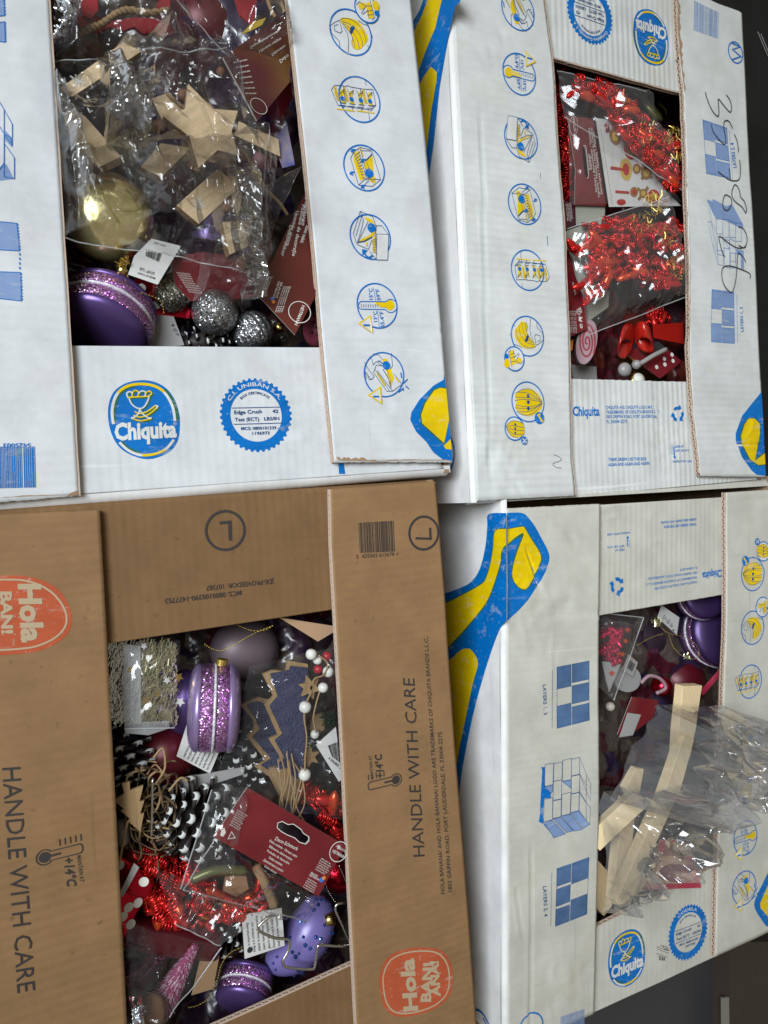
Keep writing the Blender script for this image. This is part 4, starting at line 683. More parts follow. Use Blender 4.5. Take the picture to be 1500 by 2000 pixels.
# ---------------------------------------------------------------- materials of the contents
def film_mat(name, haze=0.06, rough=0.07, spec=0.9, tint=(1, 1, 1), bump=1.0, scale=55.0, cap=0.16, facet=0.0, fs=75.0):
    m = bpy.data.materials.new(name); m.use_nodes = True; nt = m.node_tree; nt.nodes.clear(); ln = nt.links.new
    out = nn(nt, 'ShaderNodeOutputMaterial'); tr = nn(nt, 'ShaderNodeBsdfTransparent'); tr.inputs[0].default_value = (*tint, 1)
    gl = nn(nt, 'ShaderNodeBsdfGlossy'); gl.inputs['Roughness'].default_value = rough; df = nn(nt, 'ShaderNodeBsdfDiffuse'); df.inputs[0].default_value = (0.8, 0.82, 0.84, 1)
    g = nn(nt, 'ShaderNodeNewGeometry'); n1 = nn(nt, 'ShaderNodeTexNoise', i_Scale=scale, i_Detail=3.0, i_Roughness=0.55); n1.noise_type = 'RIDGED_MULTIFRACTAL'; ln(g.outputs['Position'], n1.inputs['Vector'])
    bp = nn(nt, 'ShaderNodeBump', i_Strength=0.55 * bump, i_Distance=0.004); ln(n1.outputs[0], bp.inputs['Height']); N_ = bp.outputs[0]
    if facet:                    # sharply creased facets, long in one direction
        nz = nn(nt, 'ShaderNodeTexNoise', i_Scale=fs * .35, i_Detail=2.0); ln(g.outputs['Position'], nz.inputs['Vector']); ws = nn(nt, 'ShaderNodeVectorMath', operation='MULTIPLY_ADD'); ln(nz.outputs['Color'], ws.inputs[0]); ws.inputs[1].default_value = (.035, .035, 0); ln(g.outputs['Position'], ws.inputs[2])
        for sc3, k3, rz in (((1, .38, 0), 1.0, .7), ((.5, 1.3, 0), .7, -.4)):
            mp = nn(nt, 'ShaderNodeMapping'); mp.inputs['Scale'].default_value = sc3; mp.inputs['Rotation'].default_value = (0, 0, rz); ln(ws.outputs[0], mp.inputs[0]); vo = nn(nt, 'ShaderNodeTexVoronoi', i_Scale=fs); ln(mp.outputs[0], vo.inputs['Vector'])
            sb = nn(nt, 'ShaderNodeVectorMath', operation='SUBTRACT'); ln(vo.outputs['Color'], sb.inputs[0]); sb.inputs[1].default_value = (.5, .5, .5); ma = nn(nt, 'ShaderNodeVectorMath', operation='MULTIPLY_ADD'); ln(sb.outputs[0], ma.inputs[0]); ma.inputs[1].default_value = (facet * k3, facet * k3, 0); ln(N_, ma.inputs[2]); N_ = ma.outputs[0]
        no = nn(nt, 'ShaderNodeVectorMath', operation='NORMALIZE'); ln(N_, no.inputs[0]); N_ = no.outputs[0]
    ln(N_, gl.inputs['Normal'])
    fr = nn(nt, 'ShaderNodeFresnel', i_IOR=1.45); ln(N_, fr.inputs['Normal'])
    mu0 = nn(nt, 'ShaderNodeMath', operation='MULTIPLY_ADD', use_clamp=True); mu0.inputs[1].default_value = spec; mu0.inputs[2].default_value = 0.015; ln(fr.outputs[0], mu0.inputs[0]); mu = nn(nt, 'ShaderNodeMath', operation='MINIMUM'); mu.inputs[1].default_value = cap; ln(mu0.outputs[0], mu.inputs[0])
    m1 = nn(nt, 'ShaderNodeMixShader'); m1.inputs[0].default_value = haze; ln(tr.outputs[0], m1.inputs[1]); ln(df.outputs[0], m1.inputs[2])
    m2 = nn(nt, 'ShaderNodeMixShader'); ln(mu.outputs[0], m2.inputs[0]); ln(m1.outputs[0], m2.inputs[1]); ln(gl.outputs[0], m2.inputs[2]); ln(m2.outputs[0], out.inputs[0]); return m
def glitter(name, c1, c2, scale=1100.0, rough=0.28, spread=1.1, metal=0.85):
    m = mat(name, c1, rough, metal); nt = m.node_tree; b = nt.nodes['Principled BSDF']; ln = nt.links.new
    g = nn(nt, 'ShaderNodeNewGeometry'); v = nn(nt, 'ShaderNodeTexVoronoi', i_Scale=scale); ln(g.outputs['Position'], v.inputs['Vector'])
    s = nn(nt, 'ShaderNodeVectorMath', operation='SUBTRACT'); ln(v.outputs['Color'], s.inputs[0]); s.inputs[1].default_value = (0.5, 0.5, 0.5)
    k = nn(nt, 'ShaderNodeVectorMath', operation='SCALE'); ln(s.outputs[0], k.inputs[0]); k.inputs['Scale'].default_value = spread
    a = nn(nt, 'ShaderNodeVectorMath', operation='ADD'); ln(k.outputs[0], a.inputs[0]); ln(g.outputs['Normal'], a.inputs[1])
    n = nn(nt, 'ShaderNodeVectorMath', operation='NORMALIZE'); ln(a.outputs[0], n.inputs[0]); ln(n.outputs[0], b.inputs['Normal'])
    sp = nn(nt, 'ShaderNodeSeparateColor'); ln(v.outputs['Color'], sp.inputs[0]); ln(ramp(nt, sp.outputs[0], c1, c2, 0.2, 0.9), b.inputs['Base Color']); return m
def wood_mat(name, c, dark=0.72, scale=260.0, rot=0.0):
    m = mat(name, c, 0.6); nt = m.node_tree; b = nt.nodes['Principled BSDF']; ln = nt.links.new
    g = nn(nt, 'ShaderNodeNewGeometry'); mp = nn(nt, 'ShaderNodeMapping'); mp.inputs['Rotation'].default_value = (0, 0, rot); mp.inputs['Scale'].default_value = (1, 0.07, 1); ln(g.outputs['Position'], mp.inputs[0])
    m0 = nn(nt, 'ShaderNodeMapping'); m0.inputs['Rotation'].default_value = (0, 0, rot); ln(g.outputs['Position'], m0.inputs[0]); m1 = nn(nt, 'ShaderNodeMapping'); m1.inputs['Scale'].default_value = (1, 0.07, 1); ln(m0.outputs[0], m1.inputs[0])
    n = nn(nt, 'ShaderNodeTexNoise', i_Scale=scale, i_Detail=5.0, i_Roughness=0.6, i_Distortion=0.4); ln(m1.outputs[0], n.inputs['Vector'])
    ln(ramp(nt, n.outputs[0], tuple(x * dark for x in c), c, 0.32, 0.6), b.inputs['Base Color'])
    bp = nn(nt, 'ShaderNodeBump', i_Strength=0.3, i_Distance=0.0006); ln(n.outputs[0], bp.inputs['Height']); ln(bp.outputs[0], b.inputs['Normal']); return m
def crinkle(name, c, rough, metal, scale=120.0, strength=0.8):
    m = mat(name, c, rough, metal); nt = m.node_tree; b = nt.nodes['Principled BSDF']; g = nn(nt, 'ShaderNodeNewGeometry'); n = nn(nt, 'ShaderNodeTexNoise', i_Scale=scale, i_Detail=3.0); nt.links.new(g.outputs['Position'], n.inputs['Vector'])
    bp = nn(nt, 'ShaderNodeBump', i_Strength=strength, i_Distance=0.004); nt.links.new(n.outputs[0], bp.inputs['Height']); nt.links.new(bp.outputs[0], b.inputs['Normal']); return m
M['film'] = film_mat('clear_film', 0.012, 0.12, 1.5, bump=.3, scale=45, cap=.5, facet=.55, fs=70); M['film_soft'] = film_mat('clear_film_flat', 0.035, 0.13, 1.4, bump=0.2, scale=30.0, cap=.18); M['film_big'] = film_mat('clear_film_hazy', 0.075, 0.13, 2.2, bump=0.3, scale=45.0, cap=.6, facet=.62, fs=55)
M['seam'] = film_mat('film_seam', 0.35, 0.15, 1.0, bump=0.2)
M['wood'] = wood_mat('pale_wood', (0.84, 0.62, 0.37), .80, rot=0.9); M['wood2'] = wood_mat('light_pine', (0.82, 0.64, 0.38), .86, rot=-0.35); M['woodside'] = wood_mat('wood_edge_shaded', (0.36, 0.23, 0.12), rot=0.2); M['ply'] = wood_mat('tan_plywood', (0.36, 0.23, 0.11), 0.7)  # woodside is darkened to paint shade onto the edges of wooden pieces
M['paint'] = mat('white_paint', (0.7, 0.68, 0.62), 0.6); M['bead'] = wood_mat('brown_bead_wood', (0.26, 0.12, 0.06)); M['wbead'] = mat('white_bead_glaze', (0.78, 0.77, 0.72), 0.3); M['rbead'] = mat('red_bead_lacquer', (0.42, 0.015, 0.03), 0.3)
M['gold'] = crinkle('polished_gold', (1.0, 0.86, 0.40), 0.17, .8, 22.0, 1.0); M['goldm'] = mat('gold_metal', (0.78, 0.58, 0.2), 0.25, 1.0); M['goldd'] = mat('gold_thread_metal', (0.62, 0.46, 0.12), 0.4, 0.9); M['silver'] = mat('brushed_steel', (0.62, 0.60, 0.56), 0.25, 1.0)
M['foil'] = crinkle('silver_foil', (0.78, 0.82, 0.9), 0.16, 1.0, 110.0, 1.0)
M['violet'] = mat('violet_satin', (0.12, 0.07, 0.24), 0.32, 0.55); M['violet2'] = mat('dark_violet_satin', (0.045, 0.022, 0.09), 0.35, 0.5); M['lilac'] = mat('lilac_satin', (0.27, 0.20, 0.44), 0.3, 0.5); M['lavender'] = mat('lavender_lacquer', (0.19, 0.155, 0.42), 0.32, 0.1)
M['pglit'] = glitter('purple_glitter', (0.30, 0.08, 0.34), (0.85, 0.55, 0.88)); M['wglit'] = glitter('white_glitter', (0.5, 0.45, 0.55), (0.9, 0.88, 0.92), metal=0.1, spread=0.6); M['sglit'] = glitter('silver_glitter', (0.16, 0.16, 0.17), (0.75, 0.76, 0.78)); M['gglit'] = glitter('dull_grey_glitter', (0.10, 0.095, 0.075), (0.42, 0.40, 0.34))
M['redfoil'] = mat('red_metallic', (0.75, 0.03, 0.025), 0.22, 0.65); M['redfoil3'] = mat('deep_red_metallic', (0.5, 0.012, 0.015), 0.25, 0.8); M['redfoil2'] = mat('orange_red_metallic', (0.85, 0.09, 0.03), 0.25, 0.65); M['redshine'] = crinkle('red_gift_foil', (0.55, 0.01, 0.03), 0.18, 0.9, 60.0, 0.5); M['redplastic'] = mat('translucent_red_plastic', (0.55, 0.02, 0.012), 0.25, 0.0, Transmission_Weight=0.25, Coat_Weight=0.4); M['darkred'] = mat('dark_red_satin', (0.10, 0.005, 0.012), 0.4, 0.2); M['redfelt'] = mat('red_felt', (0.36, 0.02, 0.03), 0.95)
def card_mat(name, c1, c2, scale=9.0, rough=0.3):
    m = mat(name, c1, rough, Coat_Weight=0.3, Coat_Roughness=0.15); nt = m.node_tree; g = nn(nt, 'ShaderNodeNewGeometry'); n = nn(nt, 'ShaderNodeTexNoise', i_Scale=scale, i_Detail=1.0); nt.links.new(g.outputs['Position'], n.inputs['Vector']); nt.links.new(ramp(nt, n.outputs[0], c1, c2, 0.35, 0.7), nt.nodes['Principled BSDF'].inputs['Base Color']); return m
M['card'] = card_mat('maroon_header_card', (0.14, 0.011, 0.016), (0.20, 0.018, 0.024), 20); M['card2'] = card_mat('red_pink_card', (0.42, 0.025, 0.07), (0.55, 0.06, 0.11), 20); M['card3'] = card_mat('red_to_orange_card', (0.07, 0.007, 0.009), (0.12, 0.022, 0.011), 16); M['card4'] = card_mat('dark_maroon_card', (0.07, 0.008, 0.02), (0.16, 0.02, 0.04), 20)
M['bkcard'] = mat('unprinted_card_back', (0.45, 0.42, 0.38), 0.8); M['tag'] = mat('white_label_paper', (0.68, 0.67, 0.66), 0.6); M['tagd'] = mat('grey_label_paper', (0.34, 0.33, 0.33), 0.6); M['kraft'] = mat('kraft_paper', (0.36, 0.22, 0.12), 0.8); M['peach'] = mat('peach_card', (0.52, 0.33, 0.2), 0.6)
M['txt'] = mat('print_white', (0.75, 0.70, 0.66), 0.6); M['txtk'] = mat('print_black', (0.03, 0.03, 0.03), 0.6); M['txtb'] = mat('print_blue_dot', (0.05, 0.18, 0.6), 0.5); M['txto'] = mat('print_orange_dot', (0.8, 0.25, 0.03), 0.5); M['txty'] = mat('print_gold', (0.6, 0.42, 0.08), 0.5); M['txtr'] = mat('print_red', (0.45, 0.03, 0.02), 0.5); M['txtbr'] = mat('print_brown', (0.3, 0.16, 0.05), 0.5)
M['milky'] = mat('milky_plastic_sheet', (0.42, 0.43, 0.36), 0.35, Transmission_Weight=0.15); M['olive'] = mat('olive_satin', (0.17, 0.17, 0.06), 0.35, 0.5); M['felt'] = crinkle('navy_felt', (0.042, 0.048, 0.11), 0.95, 0.0, 500.0, 1.0)
M['jute'] = mat('jute_string', (0.34, 0.22, 0.11), 0.95); M['juted'] = mat('dark_jute', (0.16, 0.10, 0.05), 0.95); M['cone'] = mat('pine_scale_brown', (0.022, 0.016, 0.014), 0.6); M['snow'] = mat('snow_paint', (0.62, 0.63, 0.62), 0.7); M['gem'] = mat('blue_gem', (0.05, 0.12, 0.4), 0.1, 0.7)
M['dark'] = mat('dark_lacquer', (0.035, 0.022, 0.035), 0.35); M['pink'] = mat('pink_lacquer', (0.5, 0.10, 0.17), 0.4); M['pinkb'] = mat('pink_bristle', (0.50, 0.12, 0.26), 0.6); M['pinkd'] = mat('dark_pink_bristle', (0.16, 0.03, 0.07), 0.7); M['cream2'] = mat('cream_lacquer', (0.55, 0.48, 0.42), 0.4); M['greyplastic'] = mat('frosted_plastic', (0.30, 0.285, 0.28), 0.4)
M['tin'] = mat('silver_tinsel', (0.75, 0.75, 0.72), 0.25, 1.0); M['ting'] = mat('gold_tinsel', (0.80, 0.77, 0.50), 0.3, 1.0); M['green'] = M['green']; M['gtin'] = mat('green_tinsel', (0.02, 0.16, 0.07), 0.25, 1.0); M['cork'] = mat('cork_brown', (0.30, 0.15, 0.08), 0.8)
# ---------------------------------------------------------------- builders
def slab(name, pts, z, th, m, parent=None, nx=0.0, ny=0.0, side=None, bevel=0.0, hole=None, surf=None, **k):
    c = (sum(p[0] for p in pts) / len(pts), sum(p[1] for p in pts) / len(pts)); s = surf or tilt(c[0], c[1], z, nx, ny)
    q = [s.uv(p) for p in pts]; holes = [[s.uv(p) for p in h] for h in (hole or [])]; vs, fs = tess(q, holes); n = len(vs)
    P = [s.pt(*v) for v in vs] + [s.pt(v[0], v[1], -th) for v in vs]; F_ = [tuple(f) for f in fs] + [tuple(i + n for i in reversed(f)) for f in fs]; mi = [0] * len(fs) + [1] * len(fs); st = 0
    for loop in [q] + holes:
        L = len(loop)
        for i in range(L): a, b = st + i, st + (i + 1) % L; F_.append((a, b, b + n, a + n)); mi.append(1)
        st += L
    me = mesh(P, F_, mi, name); bm = bmesh.new(); bm.from_mesh(me); bmesh.ops.recalc_face_normals(bm, faces=bm.faces); bm.to_mesh(me); bm.free()
    o = put(name, me, [M[m], M[side or m]], parent, **k)
    if bevel: b = o.modifiers.new('bevel', 'BEVEL'); b.width = bevel; b.segments = 2; b.limit_method = 'ANGLE'
    return o, s
def single(name, label, cat, pts, z, th, m, group=None, **k):
    o, s = slab(name, pts, z, th, m, label=label, cat=cat, group=group, **k); return o, s
def card(name, label, cat, pts, z, m, texts=(), nx=0.0, ny=0.0, th=0.0006, hole=None, back='bkcard', extra=None, group=None, colr='txt', kids='card_sheet', bold=0.006):
    """a printed card: sheet > printed_text. texts: (string, start, end, height vector) in photo points"""
    c = (sum(p[0] for p in pts) / len(pts), sum(p[1] for p in pts) / len(pts)); t = thing(name, label, cat, W(c[0], c[1], z - 0.002), group)
    o, s = slab(kids, pts, z, th, m, t, nx, ny, side=back, hole=hole); a = Art(s)
    for tx in texts: ptext(a, s, tx[4] if len(tx) > 4 else colr, tx[0], tx[1], tx[2], tx[3], bold)
    if extra: extra(a, s)
    if a.d: a.put('printed_text', o)
    return t, s
def lines(p0, d, step, n, length, h, r, words='Decorative item not a toy keep away from small children glass metal plastic made in China imported by'):
    """small-print block: n lines starting at p0, along d, stepping by step"""
    W_ = words.split(); out = []; rr = random.Random(r)
    for i in range(n):
        st = ' '.join(rr.choice(W_) for _ in range(rr.choice((4, 5)))); f = length * rr.uniform(0.8, 1.0); a = (p0[0] + step[0] * i, p0[1] + step[1] * i); out.append((st, a, (a[0] + d[0] * f, a[1] + d[1] * f), h))
    return out
def film(name, label, corners, z, bul, amp, seed, m='film', n=56, cat='plastic bag', group=None, fr=38.0, seam=(), mid=None, parent=None, edge=0.0, dz=(0, 0, 0, 0), sub=1, st=.38, sa=None):
    """crumpled clear sheet over four photo corners; bul lifts its middle, amp is the depth of the creases"""
    rf = random.Random(seed); FO = []
    for k in range(9): an = rf.uniform(0, math.pi); FO.append((Vector((math.cos(an), math.sin(an), 0)), fr * (.45, .6, .8, 1.0, 1.3, 1.7, 2.2, 2.9, 3.8)[k], rf.random(), Vector((rf.uniform(0, 50), rf.uniform(0, 50), k))))
    qm = quadmap(corners); vs = []; o3 = Vector((seed * 2.3, seed * 1.1, seed * .37)); N = int(n * 1.25); sa = seed * 1.7 if sa is None else math.radians(sa); sx, sy = Vector((math.cos(sa), math.sin(sa), 0)), Vector((-math.sin(sa), math.cos(sa), 0))
    for j in range(N + 1):
        for i in range(N + 1):
            u, v = i / N, j / N; p = qm(u, v); e = min(u, 1 - u, v, 1 - v)
            wob = Vector((noise.noise(Vector((u * 3, v * 3, seed))), noise.noise(Vector((u * 3, v * 3, seed + 9))))) * (14 if e < 0.2 else 14) * edge
            zz = z + (dz[0] * (1 - u) * (1 - v) + dz[1] * u * (1 - v) + dz[2] * u * v + dz[3] * (1 - u) * v) + bul * math.sin(math.pi * u) * math.sin(math.pi * v)
            q = W(p[0] + wob.x, p[1] + wob.y, zz); d = 0
            wq = q + Vector((noise.noise(q * 14 + o3), noise.noise(q * 14 + o3 + Vector((9, 2, 4))), 0)) * .010
            for dr, f_, ph, off in FO:
                x = wq.dot(dr) * f_ + ph; x -= math.floor(x); tr_ = 1 - abs(2 * x - 1); m_ = max(0, .45 + 1.3 * noise.noise(wq * 11 + off)); d += tr_ * m_ / f_
            fn = noise.noise(Vector((q.dot(sx) * fr * st, q.dot(sy) * fr, 0)) * 1.6 + o3); d = d * amp * 42 + amp * .35 * (.5 - abs(fn)) + amp * .12 * noise.noise(q * fr * 5)
            vs.append(q + Vector((0, 0, d * min(1, e * 8 + 0.15))))
    w1 = N + 1; fs = [(j * w1 + i, (j + 1) * w1 + i, (j + 1) * w1 + i + 1, j * w1 + i + 1) for j in range(N) for i in range(N)]
    k = dict(parent=parent) if parent is not None else {}
    if not seam: o = put(name, mesh(vs, fs), M[m], label=label, cat=cat, group=group, smooth=True, **k); return o
    t = thing(name, label, cat, qcen(corners, z), group) if parent is None else parent
    o = put('clear_film', mesh(vs, fs), M[m], t, smooth=True)
    idx = {'T': [i for i in range(w1)], 'B': [N * w1 + i for i in range(w1)], 'L': [j * w1 for j in range(w1)], 'R': [j * w1 + N for j in range(w1)]}
    for e in seam: mb = MB(); mb.tube([vs[i] + Vector((0, 0, .0003)) for i in idx[e]], 0.0006, 5); mb.put('sealed_seam', M['seam'], o, smooth=True)
    return t
def qcen(c, z): q = W(sum(p[0] for p in c) / 4, sum(p[1] for p in c) / 4, z); return q
def string(name, label, cat, pts, r, m, group=None, parent=None, n=5, sm=5, **k):
    P = [W(*p) for p in smooth(pts, n=sm)]; mb = MB(); mb.tube(P, r, n); return mb.put(name, M[m], parent, label=label, cat=cat, group=group, smooth=True, **k)
def ball(name, label, cat, p, z, r_px, m, group=None, sq=(1, 1, 1), parent=None, n=32):
    r = pxl(p[0], p[1], z, r_px); mb = MB(); mb.ball(W(p[0], p[1], z), r, n, sq); return mb.put(name, M[m], parent, label=label, cat=cat, group=group, smooth=True)
def macaron(label, p, z, ax, r_px, hf=0.62, group='purple glitter macaron ornaments', shell='violet', cap=None):
    """two satin shells, two glitter rims and a pale cream ring between them"""
    c = W(p[0], p[1], z); R = pxl(p[0], p[1], z, r_px); ax = Vector(ax).normalized(); t = thing('macaron_ornament', label, 'ornament', c, group); h = R * hf
    for sgn in (1, -1):
        a = ax * sgn
        prof = [(h * .50, R * .95), (h * .53, R * .985), (h * .58, R * 1.0), (h * .68, R * .99), (h * .80, R * .93), (h * .90, R * .80), (h * .97, R * .58), (h * 1.0, R * .3), (h * 1.005, R * .02)]
        mb = MB(); mb.lathe(c, a, prof, 56); mb.put('shell', M[shell], t, smooth=True)
        mb = MB(); k = 56; prof = [(h * .055, R * .93), (h * .08, R * .99), (h * .16, R * 1.01), (h * .28, R * 1.01), (h * .40, R * 1.0), (h * .50, R * .985), (h * .54, R * .95)]; mb.lathe(c, a, prof, k)
        for v in mb.v: v += (v - c).normalized() * R * .012 * noise.noise(v * 260)
        mb.put('glitter_rim', M['pglit'], t, smooth=True)
    mb = MB(); mb.lathe(c, ax, [(-h * .075, R * .93), (-h * .05, R * 1.0), (0, R * 1.03), (h * .05, R * 1.0), (h * .075, R * .93)], 56)
    for v in mb.v: v += (v - c).normalized() * R * .02 * noise.noise(v * 180)
    mb.put('cream_ring', M['wglit'], t, smooth=True)
    if cap:
        d = Vector(cap).normalized(); mb = MB(); mb.lathe(c, d, [(R * 1.0, R * .13), (R * 1.14, R * .13), (R * 1.15, R * .04)], 16); mb.put('hanger_cap', M['goldd'], t)
    return t
def pinecone(label, p, z, ax, L_px, R_px, rows=8, per=8, group='black pinecones with snowy tips', seed=1):
    c = W(p[0], p[1], z); L = pxl(p[0], p[1], z, L_px); R = pxl(p[0], p[1], z, R_px); ax = Vector(ax).normalized(); t = thing('pinecone', label, 'pinecone', c, group); r = random.Random(seed)
    mb = MB(); prof = [(-L + 2 * L * k / 8, R * 0.62 * math.sin(math.pi * min(1, (k + .6) / 8.8)) ** .7 + 1e-4) for k in range(9)]; mb.lathe(c, ax, prof, 16); mb.put('core', M['cone'], t, smooth=True)
    s = R * 0.50; sm = MB(); g = []; W_ = 4; H = 5      # one scale: a curved spoon with a snowy lip
    for j in range(H + 1):
        v = j / H
        for i in range(W_ + 1):
            u = i / W_ * 2 - 1; w_ = s * .42 * (0.35 + 1.1 * math.sin(math.pi * min(.93, v * .8 + .12))) * .8; g.append(Vector((u * w_, v * s * 1.35, s * .28 * v * v - s * .12 * u * u + .0)))
    k = len(g); w1 = W_ + 1; g2 = [q - Vector((0, 0, s * (.10 + .16 * (i // (W_ + 1) / H) ** 3))) for i, q in enumerate(g)]; fs = []; mi = []
    for j in range(H):
        for i in range(W_):
            a = j * w1 + i; fs += [(a, a + 1, a + w1 + 1, a + w1), (k + a, k + a + w1, k + a + w1 + 1, k + a + 1)]; mm = 1 if j == H - 1 and i in (1, 2) or j == H - 1 else 0; mi += [mm, 0]
    for j in range(H): a = j * w1; fs += [(a, a + w1, k + a + w1, k + a), (a + W_, k + a + W_, k + a + W_ + w1, a + W_ + w1)]; mi += [0, 0]
    a = H * w1
    for i in range(W_): fs.append((a + i, a + i + 1, k + a + i + 1, k + a + i)); mi.append(1)
    me = mesh(g + g2, fs, mi, 'scale'); me.materials.append(M['cone']); me.materials.append(M['snow'])
    for p_ in me.polygons: p_.use_smooth = True
    e = ax.orthogonal().normalized(); f = ax.cross(e)
    for j in range(rows):
        v = (j + .5) / rows; hh = -L + 2 * L * v; rad = R * (0.55 * math.sin(math.pi * min(.97, v * .85 + .12)) ** .8 + .08); lean = 0.15 + .75 * v
        for i in range(per):
            a = 2 * math.pi * (i + .5 * (j % 2) + r.uniform(-.12, .12)) / per; d = e * math.cos(a) + f * math.sin(a)
            o = bpy.data.objects.new('scale', me); col.objects.link(o); o.parent = t; o.matrix_parent_inverse = Matrix.Translation(-t.location)
            Y = (d * math.cos(lean) + ax * math.sin(lean)).normalized(); X = ax.cross(d).normalized(); Z = X.cross(Y); k_ = r.uniform(.85, 1.1) * (0.65 + .5 * math.sin(math.pi * v)); pos = c + ax * hh + d * rad * .7
            o.matrix_basis = Matrix(((X.x * k_, Y.x * k_, Z.x * k_, pos.x), (X.y * k_, Y.y * k_, Z.y * k_, pos.y), (X.z * k_, Y.z * k_, Z.z * k_, pos.z), (0, 0, 0, 1)))
    return t
def coil_meshes():
    out = []
    for L, turns, r in ((0.012, 6, 0.0026), (0.016, 8, 0.0022), (0.009, 4, 0.0030), (0.008, 5, 0.0020), (0.014, 5, 0.0028), (0.006, 3, 0.0024)):
        P = [Vector((-L / 2 + L * i / (turns * 9) + .0005 * noise.noise(Vector((i * .3, L * 900, 0))), r * (1 + .45 * noise.noise(Vector((i * .12, L * 700, 3)))) * math.cos(2 * math.pi * i / 9), r * (.8 + .5 * noise.noise(Vector((i * .1, L * 500, 7)))) * math.sin(2 * math.pi * i / 9) + .0012 * math.sin(i * .09))) for i in range(turns * 9 + 1)]; mb = MB(); mb.tube(P, 0.00068, 4); me = mb.mesh('coil'); me.materials.append(M['redfoil' if len(out) % 3 else 'redfoil3'])
        for p in me.polygons: p.use_smooth = True
        out.append(me)
    return out
def bead_meshes():
    out = []
    for m, L, R in (('redfoil', .0095, .0030), ('redfoil2', .0085, .0036), ('redfoil', .007, .0026)):
        mb = MB(); mb.lathe((0, 0, 0), (1, 0, 0), [(-L, .0002), (-L * .8, R * .55), (-L * .4, R), (0, R * .9), (L * .4, R), (L * .8, R * .55), (L, .0002)], 8); me = mb.mesh('bead'); me.materials.append(M[m]); out.append(me)
        for p in me.polygons: p.use_smooth = True
    return out
CO = coil_meshes(); BE = bead_meshes()
def inst(name, me, parent, pos, d, up=None, k=1.0):
    o = bpy.data.objects.new(name, me); col.objects.link(o); o.parent = parent; o.matrix_parent_inverse = Matrix.Translation(-parent.location)
    X = Vector(d).normalized(); Y = (Vector(up or (0.1, 0.2, 1)).cross(X)).normalized(); Z = X.cross(Y)
    o.matrix_basis = Matrix(((X.x * k, Y.x * k, Z.x * k, pos.x), (X.y * k, Y.y * k, Z.y * k, pos.y), (X.z * k, Y.z * k, Z.z * k, pos.z), (0, 0, 0, 1))); return o
def garland(label, paths, z, spread, n, seed, gold=None, group='red metallic coil garlands', k=1.0, beads=.3, zs=0.012):
    r = random.Random(seed); p0 = paths[0][0]; k *= 1.4; t = thing('coil_garland', label, 'garland', W(p0[0], p0[1], z), group); wires = MB()
    for path, m_ in ((p, n // len(paths)) for p in paths):
        P = smooth(path, n=8); last = None
        for i in range(m_):
            f = (i + r.random()) / m_ * (len(P) - 1); a = P[int(f)]; b = P[min(len(P) - 1, int(f) + 1)]; q = (a[0] + (b[0] - a[0]) * (f % 1) + r.gauss(0, spread * .5), a[1] + (b[1] - a[1]) * (f % 1) + r.gauss(0, spread * .5)); zz = z + r.uniform(-zs, zs * .6)
            pos = W(q[0], q[1], zz); d = W(b[0], b[1], z) - W(a[0], a[1], z); d = d.normalized() if d.length > 0 else Vector((1, 0, 0)); d = (d + Vector((r.uniform(-1, 1), r.uniform(-1, 1), r.uniform(-.5, .5))) * .75).normalized()
            if r.random() < beads: inst('bead', r.choice(BE), t, pos, d, k=k * r.uniform(.8, 1.15))
            else: inst('coil', r.choice(CO), t, pos, d, k=k * r.uniform(.75, 1.1))
            if last is not None and r.random() < .6: mid = (last + pos) / 2 + Vector((r.uniform(-1, 1), r.uniform(-1, 1), r.uniform(-1, 1))) * .006; wires.tube([Vector(x) for x in smooth([last, mid, pos], n=3)], .0004, 3, cap=False)
            last = pos
    wires.put('wire', M['redfoil2'], t, kind='stuff')
    for path in paths:
        for q in smooth(path, n=3)[::2]: strands('fine_tinsel', t, q, spread * 1.3, 4, z, 'redfoil3' if r.random() < .5 else 'redfoil', r, .00028, .012, zs)
    if gold:
        for (c, rad, cnt) in gold: strands('gold_thread', t, c, rad, cnt, z + .004, 'goldd', r, .00035)
    return t
def strands(name, parent, c, rad, cnt, z, m, r, th=.0004, ln=.012, zs=.006, **k):
    mb = MB()
    for _ in range(cnt):
        a = r.uniform(0, 6.28); q = math.sqrt(r.random()) * rad; p = W(c[0] + q * math.cos(a) , c[1] + q * math.sin(a), z + r.uniform(-zs, zs)); d = Vector((r.uniform(-1, 1), r.uniform(-1, 1), r.uniform(-.4, .4))).normalized() * ln * r.uniform(.5, 1); b = d.orthogonal().normalized() * ln * .3 * r.uniform(-1, 1)
        mb.tube([p - d * .5, p + b, p + d * .5], th, 3, cap=False)
    return mb.put(name, M[m], parent, kind='stuff', **k)
def star_pts(c, r1, r2, n, rot=0.0, sx=1.0): return [(c[0] + sx * (r1 if i % 2 == 0 else r2) * math.cos(rot + math.pi * i / n), c[1] + (r1 if i % 2 == 0 else r2) * math.sin(rot + math.pi * i / n)) for i in range(2 * n)]
def ell(c, rx, ry, n=28, rot=0.0): return [(c[0] + rx * math.cos(t) * math.cos(rot) - ry * math.sin(t) * math.sin(rot), c[1] + rx * math.cos(t) * math.sin(rot) + ry * math.sin(t) * math.cos(rot)) for t in [2 * math.pi * i / n for i in range(n)]]
def chain(name, label, pts, m='goldd', step=.0022, r=.0007):
    P = [W(*p) for p in smooth(pts, n=12)]; mb = MB(); acc = 0; last = P[0]; mb.ball(last, r, 6)
    for p in P[1:]:
        if (p - last).length > step: mb.ball(p, r, 6); mb.tube([last, p], r * .45, 3, cap=False); last = p
    return mb.put(name, M[m], None, label=label, cat='thread', smooth=True)

